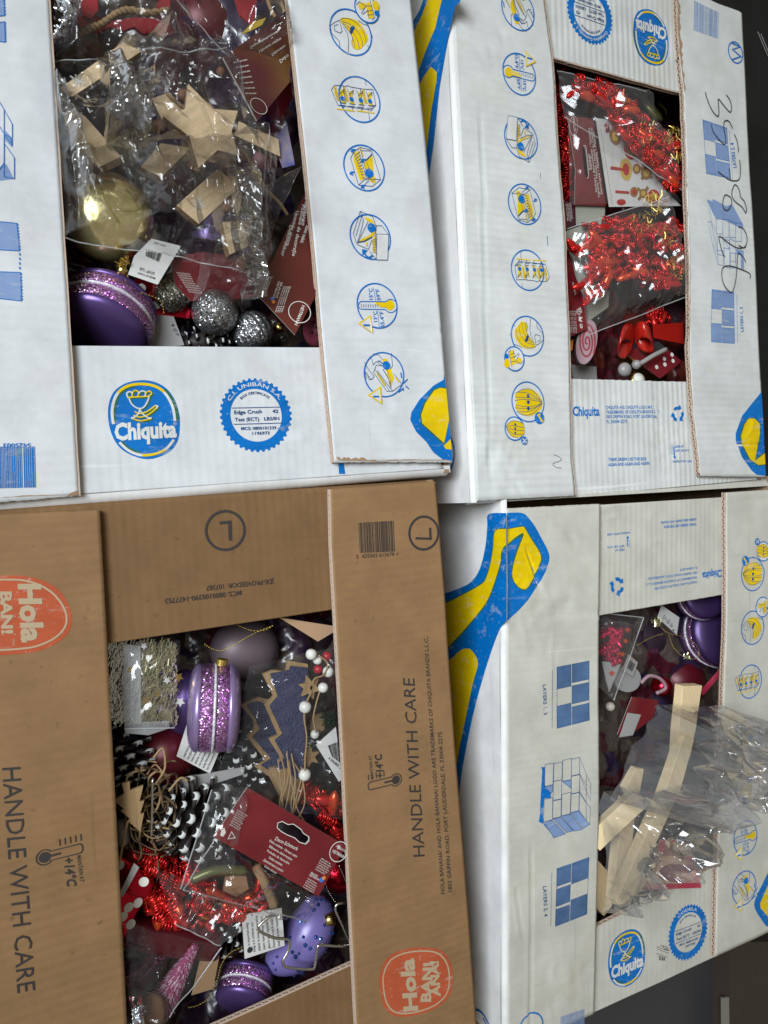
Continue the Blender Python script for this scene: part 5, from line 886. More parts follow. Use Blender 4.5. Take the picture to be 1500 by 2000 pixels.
def filler(lb, corners, z, amp, seed, m):
    """layer of dark wrapped goods filling the box under the ornaments"""
    qm = quadmap(corners); N = 60; vs = []
    for j in range(N + 1):
        for i in range(N + 1):
            p = qm(i / N, j / N); q = W(p[0], p[1], z); v = q * 24 + Vector((seed, seed * 2, 0)); q.z += amp * (noise.noise(v) + .5 * abs(noise.noise(v * 2.3)) + .25 * noise.noise(v * 5)); vs.append(q)
    w1 = N + 1; return put('wrapped_goods', mesh(vs, [(j * w1 + i, (j + 1) * w1 + i, (j + 1) * w1 + i + 1, j * w1 + i + 1) for j in range(N) for i in range(N)]), M[m], label=lb, cat='packing', kind='stuff', smooth=True)
def filler_mat(name, cs, sc_=40.0):
    m = mat(name, cs[0], 0.35, Coat_Weight=0.6, Coat_Roughness=0.12); nt = m.node_tree; g = nn(nt, 'ShaderNodeNewGeometry'); v = nn(nt, 'ShaderNodeTexVoronoi', i_Scale=sc_); mp = nn(nt, 'ShaderNodeTexNoise', i_Scale=sc_ * .6, i_Detail=2.0); a = nn(nt, 'ShaderNodeVectorMath', operation='MULTIPLY_ADD'); nt.links.new(g.outputs['Position'], mp.inputs['Vector']); nt.links.new(mp.outputs['Color'], a.inputs[0]); a.inputs[1].default_value = (.03, .03, .03); nt.links.new(g.outputs['Position'], a.inputs[2]); nt.links.new(a.outputs[0], v.inputs['Vector'])
    s = nn(nt, 'ShaderNodeSeparateColor'); nt.links.new(v.outputs['Color'], s.inputs[0]); r = nn(nt, 'ShaderNodeValToRGB'); e = r.color_ramp.elements; e[0].color = (*cs[0], 1); e[1].color = (*cs[-1], 1); r.color_ramp.interpolation = 'CONSTANT'
    for k, c in enumerate(cs[1:-1]): x = e.new((k + 1) / (len(cs) - .5)); x.color = (*c, 1)
    nt.links.new(s.outputs[0], r.inputs[0]); b = nt.nodes['Principled BSDF']; nt.links.new(r.outputs[0], b.inputs['Base Color'])
    n1 = nn(nt, 'ShaderNodeTexNoise', i_Scale=90.0, i_Detail=3.0); n1.noise_type = 'RIDGED_MULTIFRACTAL'; nt.links.new(g.outputs['Position'], n1.inputs['Vector']); bp = nn(nt, 'ShaderNodeBump', i_Strength=.6, i_Distance=.004); nt.links.new(n1.outputs[0], bp.inputs['Height']); nt.links.new(bp.outputs[0], b.inputs['Normal']); nt.links.new(bp.outputs[0], b.inputs['Coat Normal']); return m
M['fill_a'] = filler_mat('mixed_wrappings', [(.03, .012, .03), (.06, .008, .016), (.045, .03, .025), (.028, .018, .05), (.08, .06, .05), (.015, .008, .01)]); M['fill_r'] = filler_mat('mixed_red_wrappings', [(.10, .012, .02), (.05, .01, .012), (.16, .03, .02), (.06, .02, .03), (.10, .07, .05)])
# ================================================================ contents of box 1 (top left)
def A1(x, y): return (100 + x / 2.778, y / 2.778)
def A2(x, y): return (100 + x / 2.778, 340 + y / 2.778)
G1 = 'pale wooden blocks in the clear bag'
def block(label, pts, z, th=0.012, nx=0, ny=0, flakes=(), m='wood', group=G1, side='woodside'):
    t = thing('wooden_block', label, 'wooden block', W(*pts[0], z - th), group); o, s = slab('block_body', pts, z, th, m, t, nx, ny, side=side, bevel=0.0006)
    for (c, r) in flakes:
        a = Art(s); q = s.uv(c); R = pxl(c[0], c[1], z, r)
        for k in range(4): d = Vector((math.cos(k * math.pi / 4 + .4), math.sin(k * math.pi / 4 + .4))) * R * (1 if k % 2 else .75); a.line('paint', 0.0011, [tuple(Vector(q) - d), tuple(Vector(q) + d)], lay=k)
        a.put('painted_snowflake', o)
    return t
def contents_tl():
    # deep layer
    for (p, z, r, m, lb) in (((180, 70), -.10, 60, 'dark', 'dark glossy bauble under the upper red pack'), ((520, 330), -.11, 66, 'darkred', 'dark red bauble deep at the right wall of the opening'), ((330, 330), -.115, 80, 'violet2', 'dark violet bauble under the wooden star'), ((420, 470), -.11, 78, 'lilac', 'dull lilac bauble under the lower snowflake block'), ((560, 100), -.11, 70, 'dark', 'dark bauble under the upper maroon card'), ((400, 60), -.11, 75, 'darkred', 'dark wine bauble under the red felt pieces'), ((160, 560), -.12, 60, 'dark', 'dark bauble left of the purple macaron'), ((560, 640), -.12, 60, 'darkred', 'dark red bauble below the gold trimmed card')):
        ball('bauble', lb, 'bauble', p, z, r, m, 'dark baubles deep in the boxes')
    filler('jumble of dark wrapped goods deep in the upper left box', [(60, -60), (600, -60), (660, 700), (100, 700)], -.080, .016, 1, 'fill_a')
    pinecone('black pinecone with white tips below the round silver ball', (400, 668), -.055, (1, .2, .1), 42, 30, 6, 7, seed=3)
    # upper red pack
    for i, (P, z, lb) in enumerate((([(158, -20), (188, -20), (192, 20), (178, 36), (160, 30)], -.03, 'small red felt piece beside the silver foil corner'), ([(320, -30), (334, -30), (332, 26), (316, 30), (306, 10)], -.03, 'red felt piece with a pointed lower end at the top edge'), ([(455, -20), (503, -20), (500, 20), (492, 52), (470, 30)], -.03, 'red felt triangle left of the jute loop'))):
        single('felt_piece', lb, 'felt piece', P, z, .003, 'redfelt', nx=.1 * i, ny=-.1, group='red felt pieces in the upper pack')
    P = [(150, 32), (185, 30), (215, 42), (262, 34), (300, 36), (330, 48), (342, 62), (322, 74), (300, 62), (280, 66), (262, 52), (240, 60), (215, 52), (190, 62), (158, 58)]; single('felt_garland', 'scalloped red felt strip under the twisted jute rope', 'felt strip', P, -.037, .004, 'redfelt')
    rope = [(150, 66, -.022), (175, 56, -.018), (200, 46, -.016), (225, 28, -.016), (250, 20, -.015), (290, 26, -.016), (330, 20, -.02)]
    r1 = [W(*p) for p in smooth(rope, n=10)]
    for k in range(2):
        mb = MB(); mb.tube([q + Vector((0, .0016 * math.cos(i * .9 + k * math.pi), .0016 * math.sin(i * .9 + k * math.pi))) for i, q in enumerate(r1)], .0018, 5)
        if k == 0: T = mb.put('jute_rope', M['jute'], label='twisted jute rope across the upper red pack', cat='rope', smooth=True)
        else: mb.put('rope_strand', M['jute'], T, smooth=True)
    for i, pp in enumerate(([(520, -10, -.02), (528, 16, -.018), (538, 34, -.017)], [(545, -10, -.02), (552, 12, -.018), (556, 24, -.017)])): string('jute_loop', ('left' if i == 0 else 'right') + ' jute end hanging above the upper maroon card', 'rope', pp, .002, 'jute', group='jute ends at the top edge')
    film('foil_bag', 'crumpled silver foil corner at the upper left of the opening', [(96, -20), (165, -20), (150, 60), (98, 112)], -.014, .006, .012, 3, 'foil', 40, 'foil', fr=70)
    film('plastic_bag', 'clear bag over the red felt pieces at the top edge', [(150, -40), (300, -40), (445, 112), (105, 120)], -.012, .008, .007, 5, 'film', 60, seam='R', edge=.4, group='clear plastic bags')
    film('plastic_bag', 'clear bag with creases between the red felt and the maroon card', [(290, -40), (560, -40), (570, 110), (440, 112)], -.014, .006, .006, 6, 'film', 50, group='clear plastic bags')
    single('paint_scrap', 'yellow painted paper scrap left of the jute ends', 'paper scrap', [(470, 68), (492, 44), (520, 34), (512, 48), (490, 60)], -.016, .0006, 'yellowp')
    # wooden parts
    block('two snowflake wooden block at the upper left of the bag', [A1(390, 228), A1(492, 277), A1(113, 527), A1(45, 480)], -.002, .011, -.1, -.12, [((230, 109), 15), ((152, 158), 15)])
    block('long plain wooden block leaning at the left side', [(130, 206), (166, 226), (237, 306), (190, 328), (124, 245)], -.004, .012, -.1, .1)
    block('square wooden block below the foil bright patch', [A1(595, 775), A1(760, 800), A1(600, 962), A1(485, 905)], -.016, .011, 0, .1)
    block('small wooden wedge behind the left arm of the star', [(296, 192), (330, 180), (366, 212), (318, 238)], -.026, .012, -.2, .1)
    block('lower wooden block with one painted snowflake', [(345, 401), (424, 330), (470, 362), (389, 438)], -.02, .010, .05, -.05, [((388, 398), 15)])
    block('greyish wooden block right of the star', [(466, 236), (545, 272), (548, 306), (462, 266)], -.024, .009)
    block('small wooden end piece above the red card', [(434, 433), (492, 430), (488, 480), (448, 498)], -.024, .010, .1, .1)
    block('wooden chip at the tip of the red card', [(463, 506), (474, 496), (484, 524), (470, 532)], -.022, .006)
    P = [A1(*p) for p in [(742, 452), (880, 590), (1015, 600), (980, 715), (1020, 845), (905, 815), (800, 912), (750, 740), (605, 630), (725, 590)]]
    o, s = single('wooden_star', 'thick pale wooden five pointed star in the clear bag', 'wooden star', P, .012, .012, 'wood', side='woodside', nx=-.04, ny=-.03, bevel=.0005)
    for p, z, r, lb in (((312, 248), -.032, 14, 'brown wooden bead left of the star'), ((377, 325), -.020, 11, 'brown wooden bead at the lower tip of the star'), ((447, 402), -.026, 15, 'brown wooden bead right of the lower snowflake'), ((260, 146), -.022, 11, 'brown wooden bead under the bright crinkles'), ((357, 186), -.028, 12, 'brown wooden bead above the star'), ((432, 140), -.03, 9, 'tiny brown bead near the maroon card')): ball('wooden_bead', lb, 'bead', p, z, r, 'bead', 'brown wooden beads')
    string('jute_twine', 'jute cord running from the star down to the right', 'cord', [(456, 288, -.006), (478, 300, -.008), (500, 335, -.010), (520, 370, -.010), (545, 395, -.012), (562, 420, -.014)], .0016, 'jute'); string('jute_twine', 'short jute cord tied over the wooden wedge', 'cord', [(326, 184, -.022), (342, 196, -.02), (360, 212, -.018)], .0014, 'jute')
    # gold bauble, macaron, silver pieces
    T = thing('gold_bauble', 'large shiny gold bauble with a small hanger clip', 'bauble', W(212, 425, -.04)); mb = MB(); R = pxl(212, 425, -.04, 84); mb.ball(W(212, 425, -.04), R, 48, (1.02, 1.03, .8)); mb.put('globe', M['gold'], T, smooth=True)
    mb = MB(); c = W(236, 520, -.026); mb.lathe(c, (.15, -.8, .5), [(0, .0045), (.009, .0045), (.0092, .003), (.010, .001)], 14); mb.put('hanger_clip', M['goldm'], T, smooth=True)
    mb = MB(); mb.tube([c + Vector((.0015 + .004 * math.cos(a), -.008 + .006 * math.sin(a), .002)) for a in [k * .45 for k in range(15)]], .0007, 5, cap=False); mb.put('wire_loop', M['goldm'], T)
    r = random.Random(4); strands('gold_thread_tuft', None, (240, 512), 10, 26, -.018, 'goldd', r, .0004, .008, .003, label='tuft of gold thread at the bauble clip', cat='thread')
    chain('gold_thread', 'gold thread from the bauble clip down to the polka dot ribbon', [(245, 548, -.02), (262, 566, -.022), (300, 580, -.026), (316, 592, -.03), (320, 612, -.034)])
    macaron('large purple glitter macaron lying below the gold bauble', (206, 622), -.05, (-.30, -.80, .42), 92, .60)
    single('barcode_tag', 'white barcode label beside the gold bauble', 'label', [(296, 466), (352, 480), (307, 555), (250, 536), (262, 500)], -.020, .0004, 'tag', nx=.05, ny=.1); s = tilt(290, 505, -.0197, .05, .1); s.h = None
    tt, s = card('barcode_tag', 'white barcode tag with black bars beside the gold bauble', 'label', [(297, 467), (353, 481), (308, 556), (253, 537)], -.0180, 'tag', [('PO-No. 1778', (300, 538), (272, 528), (1.5, -6)), ('Best.-Nr. 3 774 00', (322, 482), (300, 476), (1, -4)), ('MADE IN CHINA', (302, 546), (268, 535), (1, -4))], .05, .1, colr='txtk', kids='label_sheet', extra=lambda a, s: barcode(a, s, 'txtk', [(285, 487), (316, 495), (310, 512), (284, 500)], seed=8))
    T = thing('gift_ribbon', 'dark red gift box with white polka dots', 'gift box', W(315, 580, -.06)); o, s = slab('foil_wrap', [(262, 545), (312, 540), (372, 600), (370, 622), (290, 612)], -.05, .03, 'redshine', T); a = Art(s)
    for p in ((277, 562), (352, 600), (305, 596), (322, 566)): a.disc('paint', s.uv(p), .0034)
    a.put('white_dot', o)
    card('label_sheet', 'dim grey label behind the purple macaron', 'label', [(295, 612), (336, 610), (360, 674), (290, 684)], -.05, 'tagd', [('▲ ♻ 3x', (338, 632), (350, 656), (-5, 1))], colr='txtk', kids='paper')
    def ribbed(lb, p, z, rp, m):
        T = MB(); c = W(p[0], p[1], z); R = pxl(p[0], p[1], z, rp); T.ball(c, R, 60)
        for v in T.v: d = v - c; a = math.atan2(d.y * .6 + d.x * .9, d.z + d.y * .3); v += d * (.05 * math.cos(a * 18))
        return T.put('ribbed_bauble', M[m], label=lb, cat='bauble', group='glittered baubles', smooth=True)
    ribbed('dull grey ribbed glitter bauble left of the red card', (336, 572), -.045, 36, 'gglit'); ball('glitter_bauble', 'smooth round silver glitter ball under the clear bag', 'bauble', (420, 610), -.04, 45, 'sglit', 'glittered baubles', n=40); ribbed('silver ribbed glitter bauble at the flap edge', (494, 648), -.045, 39, 'sglit'); ball('glitter_bauble', 'sliver of silver glitter ball above the red card', 'bauble', (356, 500), -.04, 15, 'sglit', 'glittered baubles')
    T = thing('dotted_ornament', 'pink ornament with black dots at the right corner of the opening', 'ornament', W(618, 640, -.05)); mb = MB(); c = W(618, 644, -.05); R = pxl(618, 644, -.05, 27); mb.ball(c, R, 28, (1, 1.25, 1)); mb.put('pink_body', M['pink'], T, smooth=True)
    for k in range(16): a = k * 2.4; q = .25 + .6 * (k / 16); d = Vector((math.cos(a) * q, math.sin(a) * q * 1.25, math.sqrt(max(0, 1 - q * q)))); mb = MB(); mb.ball(c + d * R, .0013, 8); mb.put('black_dot', M['dark'], T)
    ball('pink_ornament', 'dull pink ornament edge beside the gold bauble', 'ornament', (268, 470), -.05, 42, 'cream2'); ball('bell', 'small gold bell behind the lower red card', 'bell', (545, 640), -.05, 12, 'goldm')
    # header cards
    card('header_card', 'red header card lying flat under the clear bag', 'card', [(330, 503), (395, 492), (462, 500), (486, 545), (500, 578), (430, 590), (372, 588), (342, 556)], -.030, 'card', [('Brauttdekor', (474, 560), (508, 556), (-.5, -7)), ('Deko-ozdoba', (470, 574), (506, 570), (-.5, -7))] + lines((344, 534), (1, .12), (3, 4.6), 9, 30, (-.3, -3.2), 5), .05, -.05)
    card('header_card', 'dark maroon card with purple and gold shimmer standing at the upper right', 'card', [(436, 112), (551, 28), (572, 44), (566, 160), (502, 235)], -.010, 'card4b', [('Suspensão decorativa', (488, 92), (545, 58), (2, 5)), ('Ukrasni natpis', (505, 100), (548, 74), (2, 5)), ('Dekoration', (530, 106), (556, 88), (2, 5)), ('Deko', (545, 118), (562, 106), (3, 7))] + [('decorative item', (455 + 4 * k, 122 + 10 * k), (482 + 3 * k, 116 + 11 * k), (.4, 4)) for k in range(7)], .12, .25, th=.002, extra=lambda a, s: (a.ring('txt', s.uv((505, 208)), .0075, .0005)), group='maroon header cards')
    card('header_card', 'red header card with gold shimmer and white circle logo standing at the right wall', 'card', [(604, 360), (500, 572), (576, 654), (632, 548)], -.008, 'card3', [('Украшение', (600, 372), (588, 440), (7, 2)), ('зsmi nakit', (598, 440), (586, 474), (7, 2)), ('Podoabe de decorație', (590, 400), (570, 500), (7, 2)), ('Upomínka výrazca', (578, 412), (558, 480), (7, 2)), ('Deko-dekor', (566, 440), (548, 500), (7, 2)), ('HEITMANN', (590, 596), (575, 634), (6, 3)), ('BRAUNS', (548, 552), (538, 582), (4, 1)), ('HEITMANN', (543, 550), (532, 582), (4, 1))] + [('Dekoration kein', (565 - 4 * k, 560), (549 - 4 * k, 610), (3, .8)) for k in range(4)] + [('Spielzeug', (530 - 4 * k, 540), (520 - 4 * k, 566), (3, .8)) for k in range(3)], -.18, .12, th=.0016, extra=lambda a, s: (a.ring('txt', s.uv((585, 610)), .0098, .0006), a.disc('txtb', s.uv((532, 584)), .0018), a.disc('txto', s.uv((534, 590)), .0016, 3)), group='maroon header cards')
    single('printed_scrap', 'blue and yellow printed paper showing at the right wall', 'paper scrap', [(543, 262), (560, 240), (572, 300), (576, 322), (552, 328), (538, 290)], -.028, .0006, 'bluep'); single('printed_scrap', 'magenta paper strip under the upper maroon card', 'paper scrap', [(540, 196), (566, 150), (572, 190), (548, 232)], -.03, .0006, 'card2')
    # clear bags
    film('plastic_bag', 'large crumpled clear bag over the wooden blocks and star', [(104, 125), (440, 100), (530, 322), (100, 330)], .000, .012, .014, 11, 'film', 150, edge=.6, fr=26, seam='T', group='clear plastic bags', dz=(-.014, .004, .002, -.012))
    film('plastic_bag', 'clear bag with a straight seam over the gold bauble and lower blocks', [(104, 300), (540, 262), (520, 545), (122, 470)], .004, .012, .013, 12, 'film', 140, edge=.5, fr=24, seam='B', group='clear plastic bags', dz=(-.014, .004, -.012, -.014))
    film('plastic_bag', 'crinkled clear bag end twisting down over the red card', [(420, 380), (548, 372), (508, 588), (372, 600)], -.016, .006, .010, 13, 'film', 110, edge=.5, fr=30, group='clear plastic bags', dz=(0, 0, -.006, -.02))
    film('plastic_bag', 'strongly wrinkled strip of clear film between the blocks, added and tilted for highlights', [(190, 120), (305, 140), (285, 300), (205, 290)], .006, .004, .011, 14, 'shiny', 100, edge=.9, fr=40, dz=(-.012, .010, .010, -.012), group='clear plastic bags')
    film('plastic_bag', 'folds of film added for highlights between the lower blocks and the red card', [(440, 330), (500, 320), (520, 580), (470, 590)], .002, .004, .010, 16, 'shiny', 90, edge=.7, fr=40, dz=(-.010, .008, .006, -.014), group='clear plastic bags')
    film('plastic_bag', 'folded film added for highlights along the left wall of the opening', [(104, 140), (122, 170), (195, 335), (150, 440)], .002, .003, .009, 15, 'shiny', 90, edge=.7, fr=36, dz=(-.008, .008, .010, -.008), group='clear plastic bags')
M['darkred2'] = mat('candy_red', (0.25, 0.02, 0.03), .35); M['swirl'] = mat('mauve_candy', (0.34, 0.22, 0.25), .3); M['yellowp'] = mat('yellow_print', (0.62, 0.42, 0.04), 0.5); M['bluep'] = card_mat('blue_print', (0.08, 0.12, 0.5), (0.5, 0.42, 0.45), 60)
M['shiny'] = film_mat('highlight_film', 0.04, 0.12, 8.0, bump=.4, scale=60, cap=.8, facet=.8, fs=85)  # reflection boosted, for film strips added only to carry highlights
M['card4b'] = card_mat('shimmer_card', (0.075, 0.010, 0.02), (0.07, 0.05, 0.14), 14); _e = [n for n in M['card4b'].node_tree.nodes if n.type == 'VALTORGB'][0].color_ramp.elements.new(.62); _e.color = (.15, .07, .02, 1)
# ================================================================ contents of box 2 (top right)
def C1(x, y): return (1060 + x / 5, 120 + y / 5)
def C2(x, y): return (1060 + x / 5, 430 + y / 5)
def contents_tr():
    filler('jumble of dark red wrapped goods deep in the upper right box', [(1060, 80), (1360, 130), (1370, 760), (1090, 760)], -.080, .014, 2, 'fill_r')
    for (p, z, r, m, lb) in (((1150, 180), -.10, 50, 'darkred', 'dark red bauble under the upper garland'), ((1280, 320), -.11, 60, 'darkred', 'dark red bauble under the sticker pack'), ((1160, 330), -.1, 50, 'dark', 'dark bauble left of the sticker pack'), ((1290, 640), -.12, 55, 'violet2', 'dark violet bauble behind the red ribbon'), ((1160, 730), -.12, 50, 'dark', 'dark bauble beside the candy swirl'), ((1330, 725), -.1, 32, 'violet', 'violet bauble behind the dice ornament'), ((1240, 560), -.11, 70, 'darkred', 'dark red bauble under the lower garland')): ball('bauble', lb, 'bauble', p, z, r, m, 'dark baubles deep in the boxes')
    garland('dark red coil garland behind the sticker pack', [[(1098, 150), (1090, 200), (1100, 260), (1112, 320), (1108, 390)], [(1092, 230), (1110, 300), (1100, 380)]], -.06, 14, 90, 21, k=1.0)
    # sticker pack
    T, s = card('sticker_pack', 'sticker sheet pack with maroon header printed with the word Sticker', 'sticker pack', [(1108, 226), (1158, 232), (1163, 270), (1184, 402), (1122, 400), (1124, 330), (1115, 270)], -.028, 'card', [('Sticker', (1156, 332), (1152, 300), (-6, 1)), ('Stickers • Autocollants • Naklejka', (1166, 376), (1151, 250), (-4, .4)), ('Vignette • Matrica • Sticker ki Стикер', (1171, 386), (1156, 250), (-4, .4)), ('Samolepka • Nálepky • Matrica', (1176, 380), (1160, 258), (-4, .4)), ('HEITMANN', (1125, 258), (1122, 230), (-5, 0))], 0, 0,
                hole=[[(1136, 288), (1140, 284), (1144, 292), (1150, 345), (1147, 348), (1142, 340)]], extra=lambda a, s: (a.line('txt', .0007, [s.uv(p) for p in smooth([(1139, 285), (1144, 290), (1149, 340), (1146, 349)], n=3)]), a.line('txt', .0005, smooth([s.uv(p) for p in ell((1120, 246), 8, 19)], False, 1), True)))
    o, s = slab('sticker_sheet', [(1164, 231), (1206, 234), (1248, 300), (1300, 372), (1330, 402), (1190, 404)], -.0275, .0006, 'tag', T); a = Art(s)
    a.line('cream', .0008, [s.uv((1173, 250)), s.uv((1196, 400))], lay=0)
    for c, rx, ry, rot, c1, c2 in (((1201, 267), 11, 17, -.2, 'txtbr', 'yellow'), ((1230, 296), 11, 17, -.3, 'txtr', 'txtbr'), ((1222, 331), 12, 22, -.1, 'txty', 'txtr'), ((1238, 375), 8, 10, 0, 'txtbr', 'txtr'), ((1243, 330), 8, 10, 0, 'txtbr', 'txty'), ((1262, 338), 11, 13, 0, 'txtbr', 'txty'), ((1256, 378), 8, 9, 0, 'txtbr', 'txty'), ((1276, 384), 12, 14, 0, 'txtr', 'txty'), ((1258, 312), 8, 9, 0, 'txtr', 'txtbr'), ((1213, 395), 9, 6, 0, 'txtr', 'txtr')):
        a.fill(c1, [s.uv(p) for p in ell(c, rx, ry, 20, rot)], lay=1); a.fill(c2, [s.uv(p) for p in ell(c, rx * .55, ry * .55, 14, rot)], lay=2)
    for q in ([(1192, 325), (1218, 329), (1217, 334), (1191, 331)], [(1201, 372), (1228, 374), (1228, 379), (1201, 377)]): a.fill('txtr', [s.uv(p) for p in q], lay=3)
    for c in ((1262, 338), (1256, 378)):
        for k in range(4): an = .7 + k * 1.57; a.line('txtbr', .004, [s.uv(c), s.uv((c[0] + 15 * math.cos(an), c[1] + 16 * math.sin(an)))], lay=1)
    a.put('printed_sticker', o)
    card('header_card', 'narrow maroon card at the left wall under the sticker pack', 'card', [(1096, 392), (1122, 394), (1127, 436), (1102, 448)], -.034, 'card4', lines((1104, 398), (.1, 1), (3, 0), 4, 36, (3, 0), 2), group='maroon header cards')
    single('milky_sheet', 'greyish translucent sheet left of the lower garland', 'plastic sheet', [(1104, 452), (1146, 437), (1158, 470), (1150, 482), (1108, 488)], -.030, .0008, 'milky', group='milky plastic sheets'); single('milky_sheet', 'milky sheet with rounded corner behind the hanging beads', 'plastic sheet', [(1106, 492), (1160, 488), (1190, 570), (1188, 600), (1146, 630), (1140, 590)], -.034, .0008, 'milky', group='milky plastic sheets'); single('milky_sheet', 'small pale sheet between the two bag seams', 'plastic sheet', [(1124, 392), (1182, 404), (1180, 440), (1126, 440)], -.032, .0008, 'milky', group='milky plastic sheets')
    card('header_card', 'maroon card with recycling symbols at the lower left wall', 'card', [(1098, 486), (1112, 492), (1124, 540), (1144, 592), (1148, 642), (1110, 660)], -.028, 'card', [('Amscan', (1122, 577), (1117, 552), (4, -1)), ('♲', (1134, 616), (1134, 602), (-9, 0)), ('e', (1138, 642), (1136, 632), (-8, 0))] + [('small print on card', (1114 + 3 * k, 650), (1112 + 3 * k, 608), (-2.4, 0)) for k in range(5)], extra=lambda a, s: (a.line('txt', .0006, [s.uv(p) for p in [(1127, 608), (1133, 601), (1136, 610)]], True), a.fill('txt', [s.uv(p) for p in [(1130, 618), (1138, 620), (1134, 624), (1138, 629), (1130, 627)]])), group='maroon header cards')
    T = thing('olive_disc', 'olive green satin disc at the upper right of the opening', 'ornament', W(1272, 212, -.05)); mb = MB(); c = W(1272, 214, -.05); mb.lathe(c, (.3, .5, .8), [(-.003, .001), (-.003, .019), (0, .0205), (.003, .019), (.005, .012), (.006, .001)], 36); mb.put('disc_body', M['olive'], T, smooth=True); mb = MB(); mb.tube([W(*p) for p in smooth([(1285, 200, -.04), (1300, 214, -.038), (1302, 224, -.04)], n=4)], .0012, 5); mb.put('gold_rim', M['goldm'], T)
    garland('upper red coil garland sweeping from the upper left to the right wall', [[(1122, 172), (1165, 172), (1205, 186), (1240, 225), (1280, 265), (1322, 300)], [(1148, 185), (1185, 196), (1208, 250), (1245, 285), (1290, 305), (1325, 340)], [(1195, 200), (1230, 250), (1270, 275), (1325, 285)], [(1265, 300), (1300, 330), (1325, 360)]], -.016, 13, 290, 22, gold=[((1262, 262), 22, 40), ((1318, 270), 20, 60), ((1215, 200), 14, 20), ((1325, 300), 12, 25)], k=.95, beads=.22)
    garland('lower fan shaped red coil garland with gold threads', [[(1150, 450), (1200, 440), (1260, 450), (1330, 450)], [(1160, 470), (1220, 468), (1300, 478), (1335, 500)], [(1165, 500), (1215, 500), (1270, 510), (1325, 530)], [(1160, 520), (1180, 530), (1240, 535)], [(1260, 455), (1320, 440)], [(1250, 540), (1310, 550)]], -.014, 13, 280, 23, gold=[((1255, 440), 24, 60), ((1325, 520), 22, 70), ((1300, 460), 20, 40), ((1280, 400), 22, 40)], k=.95, beads=.25)
    garland('three strings of red beads hanging at the left of the lower garland', [[(1172, 480), (1172, 505), (1168, 525), (1150, 545), (1132, 558)], [(1190, 500), (1186, 540), (1175, 560), (1158, 575), (1146, 588)], [(1118, 486), (1140, 484), (1156, 472)]], -.012, 3, 36, 24, k=1.1, beads=.5, zs=.003)
    garland('small dark red coil end above the red ribbon', [[(1262, 615), (1280, 610), (1275, 625), (1300, 618)]], -.05, 5, 16, 25)
    # ribbon bow, dice, pick, swirl
    T = thing('ribbon_bow', 'bright red plastic ribbon bow below the bag seam', 'ribbon bow', W(1245, 655, -.03)); 
    for path, wd in (([(1238, 660, -.034), (1230, 648, -.022), (1218, 650, -.014), (1211, 664, -.016), (1212, 680, -.026), (1224, 684, -.027), (1236, 672, -.031)], -1), ([(1238, 658, -.034), (1248, 645, -.020), (1262, 645, -.012), (1273, 656, -.016), (1272, 672, -.026), (1258, 672, -.026), (1244, 664, -.031)], 1)):
        P = smooth(path, n=6); g = []
        for x, y, z_ in P:
            for k in range(7): v = (k - 3) / 3; g.append(W(x + v * 3 * wd, y + v * (17 if 0 else 16), z_ - .0012 * v * v + .0008 * noise.noise(Vector((x * .1, v * 2, y * .1)))))
        o = put('ribbon_loop', mesh(g, [(i * 7 + k, i * 7 + k + 1, (i + 1) * 7 + k + 1, (i + 1) * 7 + k) for i in range(len(P) - 1) for k in range(6)]), M['redplastic'], T, smooth=True); sm = o.modifiers.new('thickness', 'SOLIDIFY'); sm.thickness = .0008
    slab('ribbon_tail', [(1276, 634), (1334, 630), (1336, 672), (1278, 660)], -.036, .001, 'redplastic', T, .1, .05)
    T = thing('dice_ornament', 'red dice ornament with white pips and gold edge', 'dice', W(1275, 705, -.05)); q = [(1216, 688), (1286, 666), (1334, 706), (1290, 740)]; o, s = slab('red_face', q, -.036, .018, 'card', T, -.05, .1, side='goldm', bevel=.0012); a = Art(s); m_ = quadmap(q); a.fill('txtk', [s.uv(m_(*p)) for p in ((.52, .02), (.98, .02), (.98, .42), (.62, .46))], lay=0)
    for p in ((1312, 693), (1297, 701), (1314, 705), (1298, 712), (1282, 717)): a.disc('paint', s.uv(p), .0026, 2, 16)
    a.put('white_pip', o)
    T = thing('plastic_pick', 'frosted white plastic pick with a round end across the dice', 'pick', W(1265, 700, -.02)); mb = MB(); mb.tube([W(*p) for p in smooth([(1301, 682, -.022), (1275, 695, -.022), (1250, 710, -.026), (1236, 712, -.03)], n=4)], .0028, 8); mb.put('pick_stem', M['greyplastic'], T, smooth=True); mb = MB(); mb.ball(W(1220, 722, -.032), .0085, 20, (1, 1, .8)); mb.ball(W(1243, 712, -.028), .0055, 16); mb.put('round_end', M['greyplastic'], T, smooth=True)
    T = thing('snowman_button', 'white round button with a gold rim at the flap edge', 'ornament', W(1246, 742, -.035)); mb = MB(); c = W(1246, 742, -.035); mb.lathe(c, (-.1, .3, 1), [(-.006, .001), (-.006, .0098), (.0, .0104), (.002, .0095)], 28); mb.put('gold_rim', M['goldm'], T, smooth=True); mb = MB(); mb.lathe(c, (-.1, .3, 1), [(0, .0088), (.004, .007), (.006, .001)], 28); mb.put('white_face', M['paint'], T, smooth=True)
    T = thing('candy_swirl', 'lollipop ornament with a red and cream spiral at the lower left', 'ornament', W(1144, 672, -.03)); c = (1146, 668); o, s = slab('candy_disc', ell(c, 20, 44, 40, .18), -.03, .008, 'swirl', T, -.55, .1, bevel=.001); a = Art(s)
    sp = [(c[0] + 17 * (t / 20) * math.cos(t) , c[1] + 40 * (t / 20) * math.sin(t)) for t in [k * .3 for k in range(4, 66)]]; a.line('darkred2', .0018, [s.uv(p) for p in sp]); a.put('red_spiral', o)
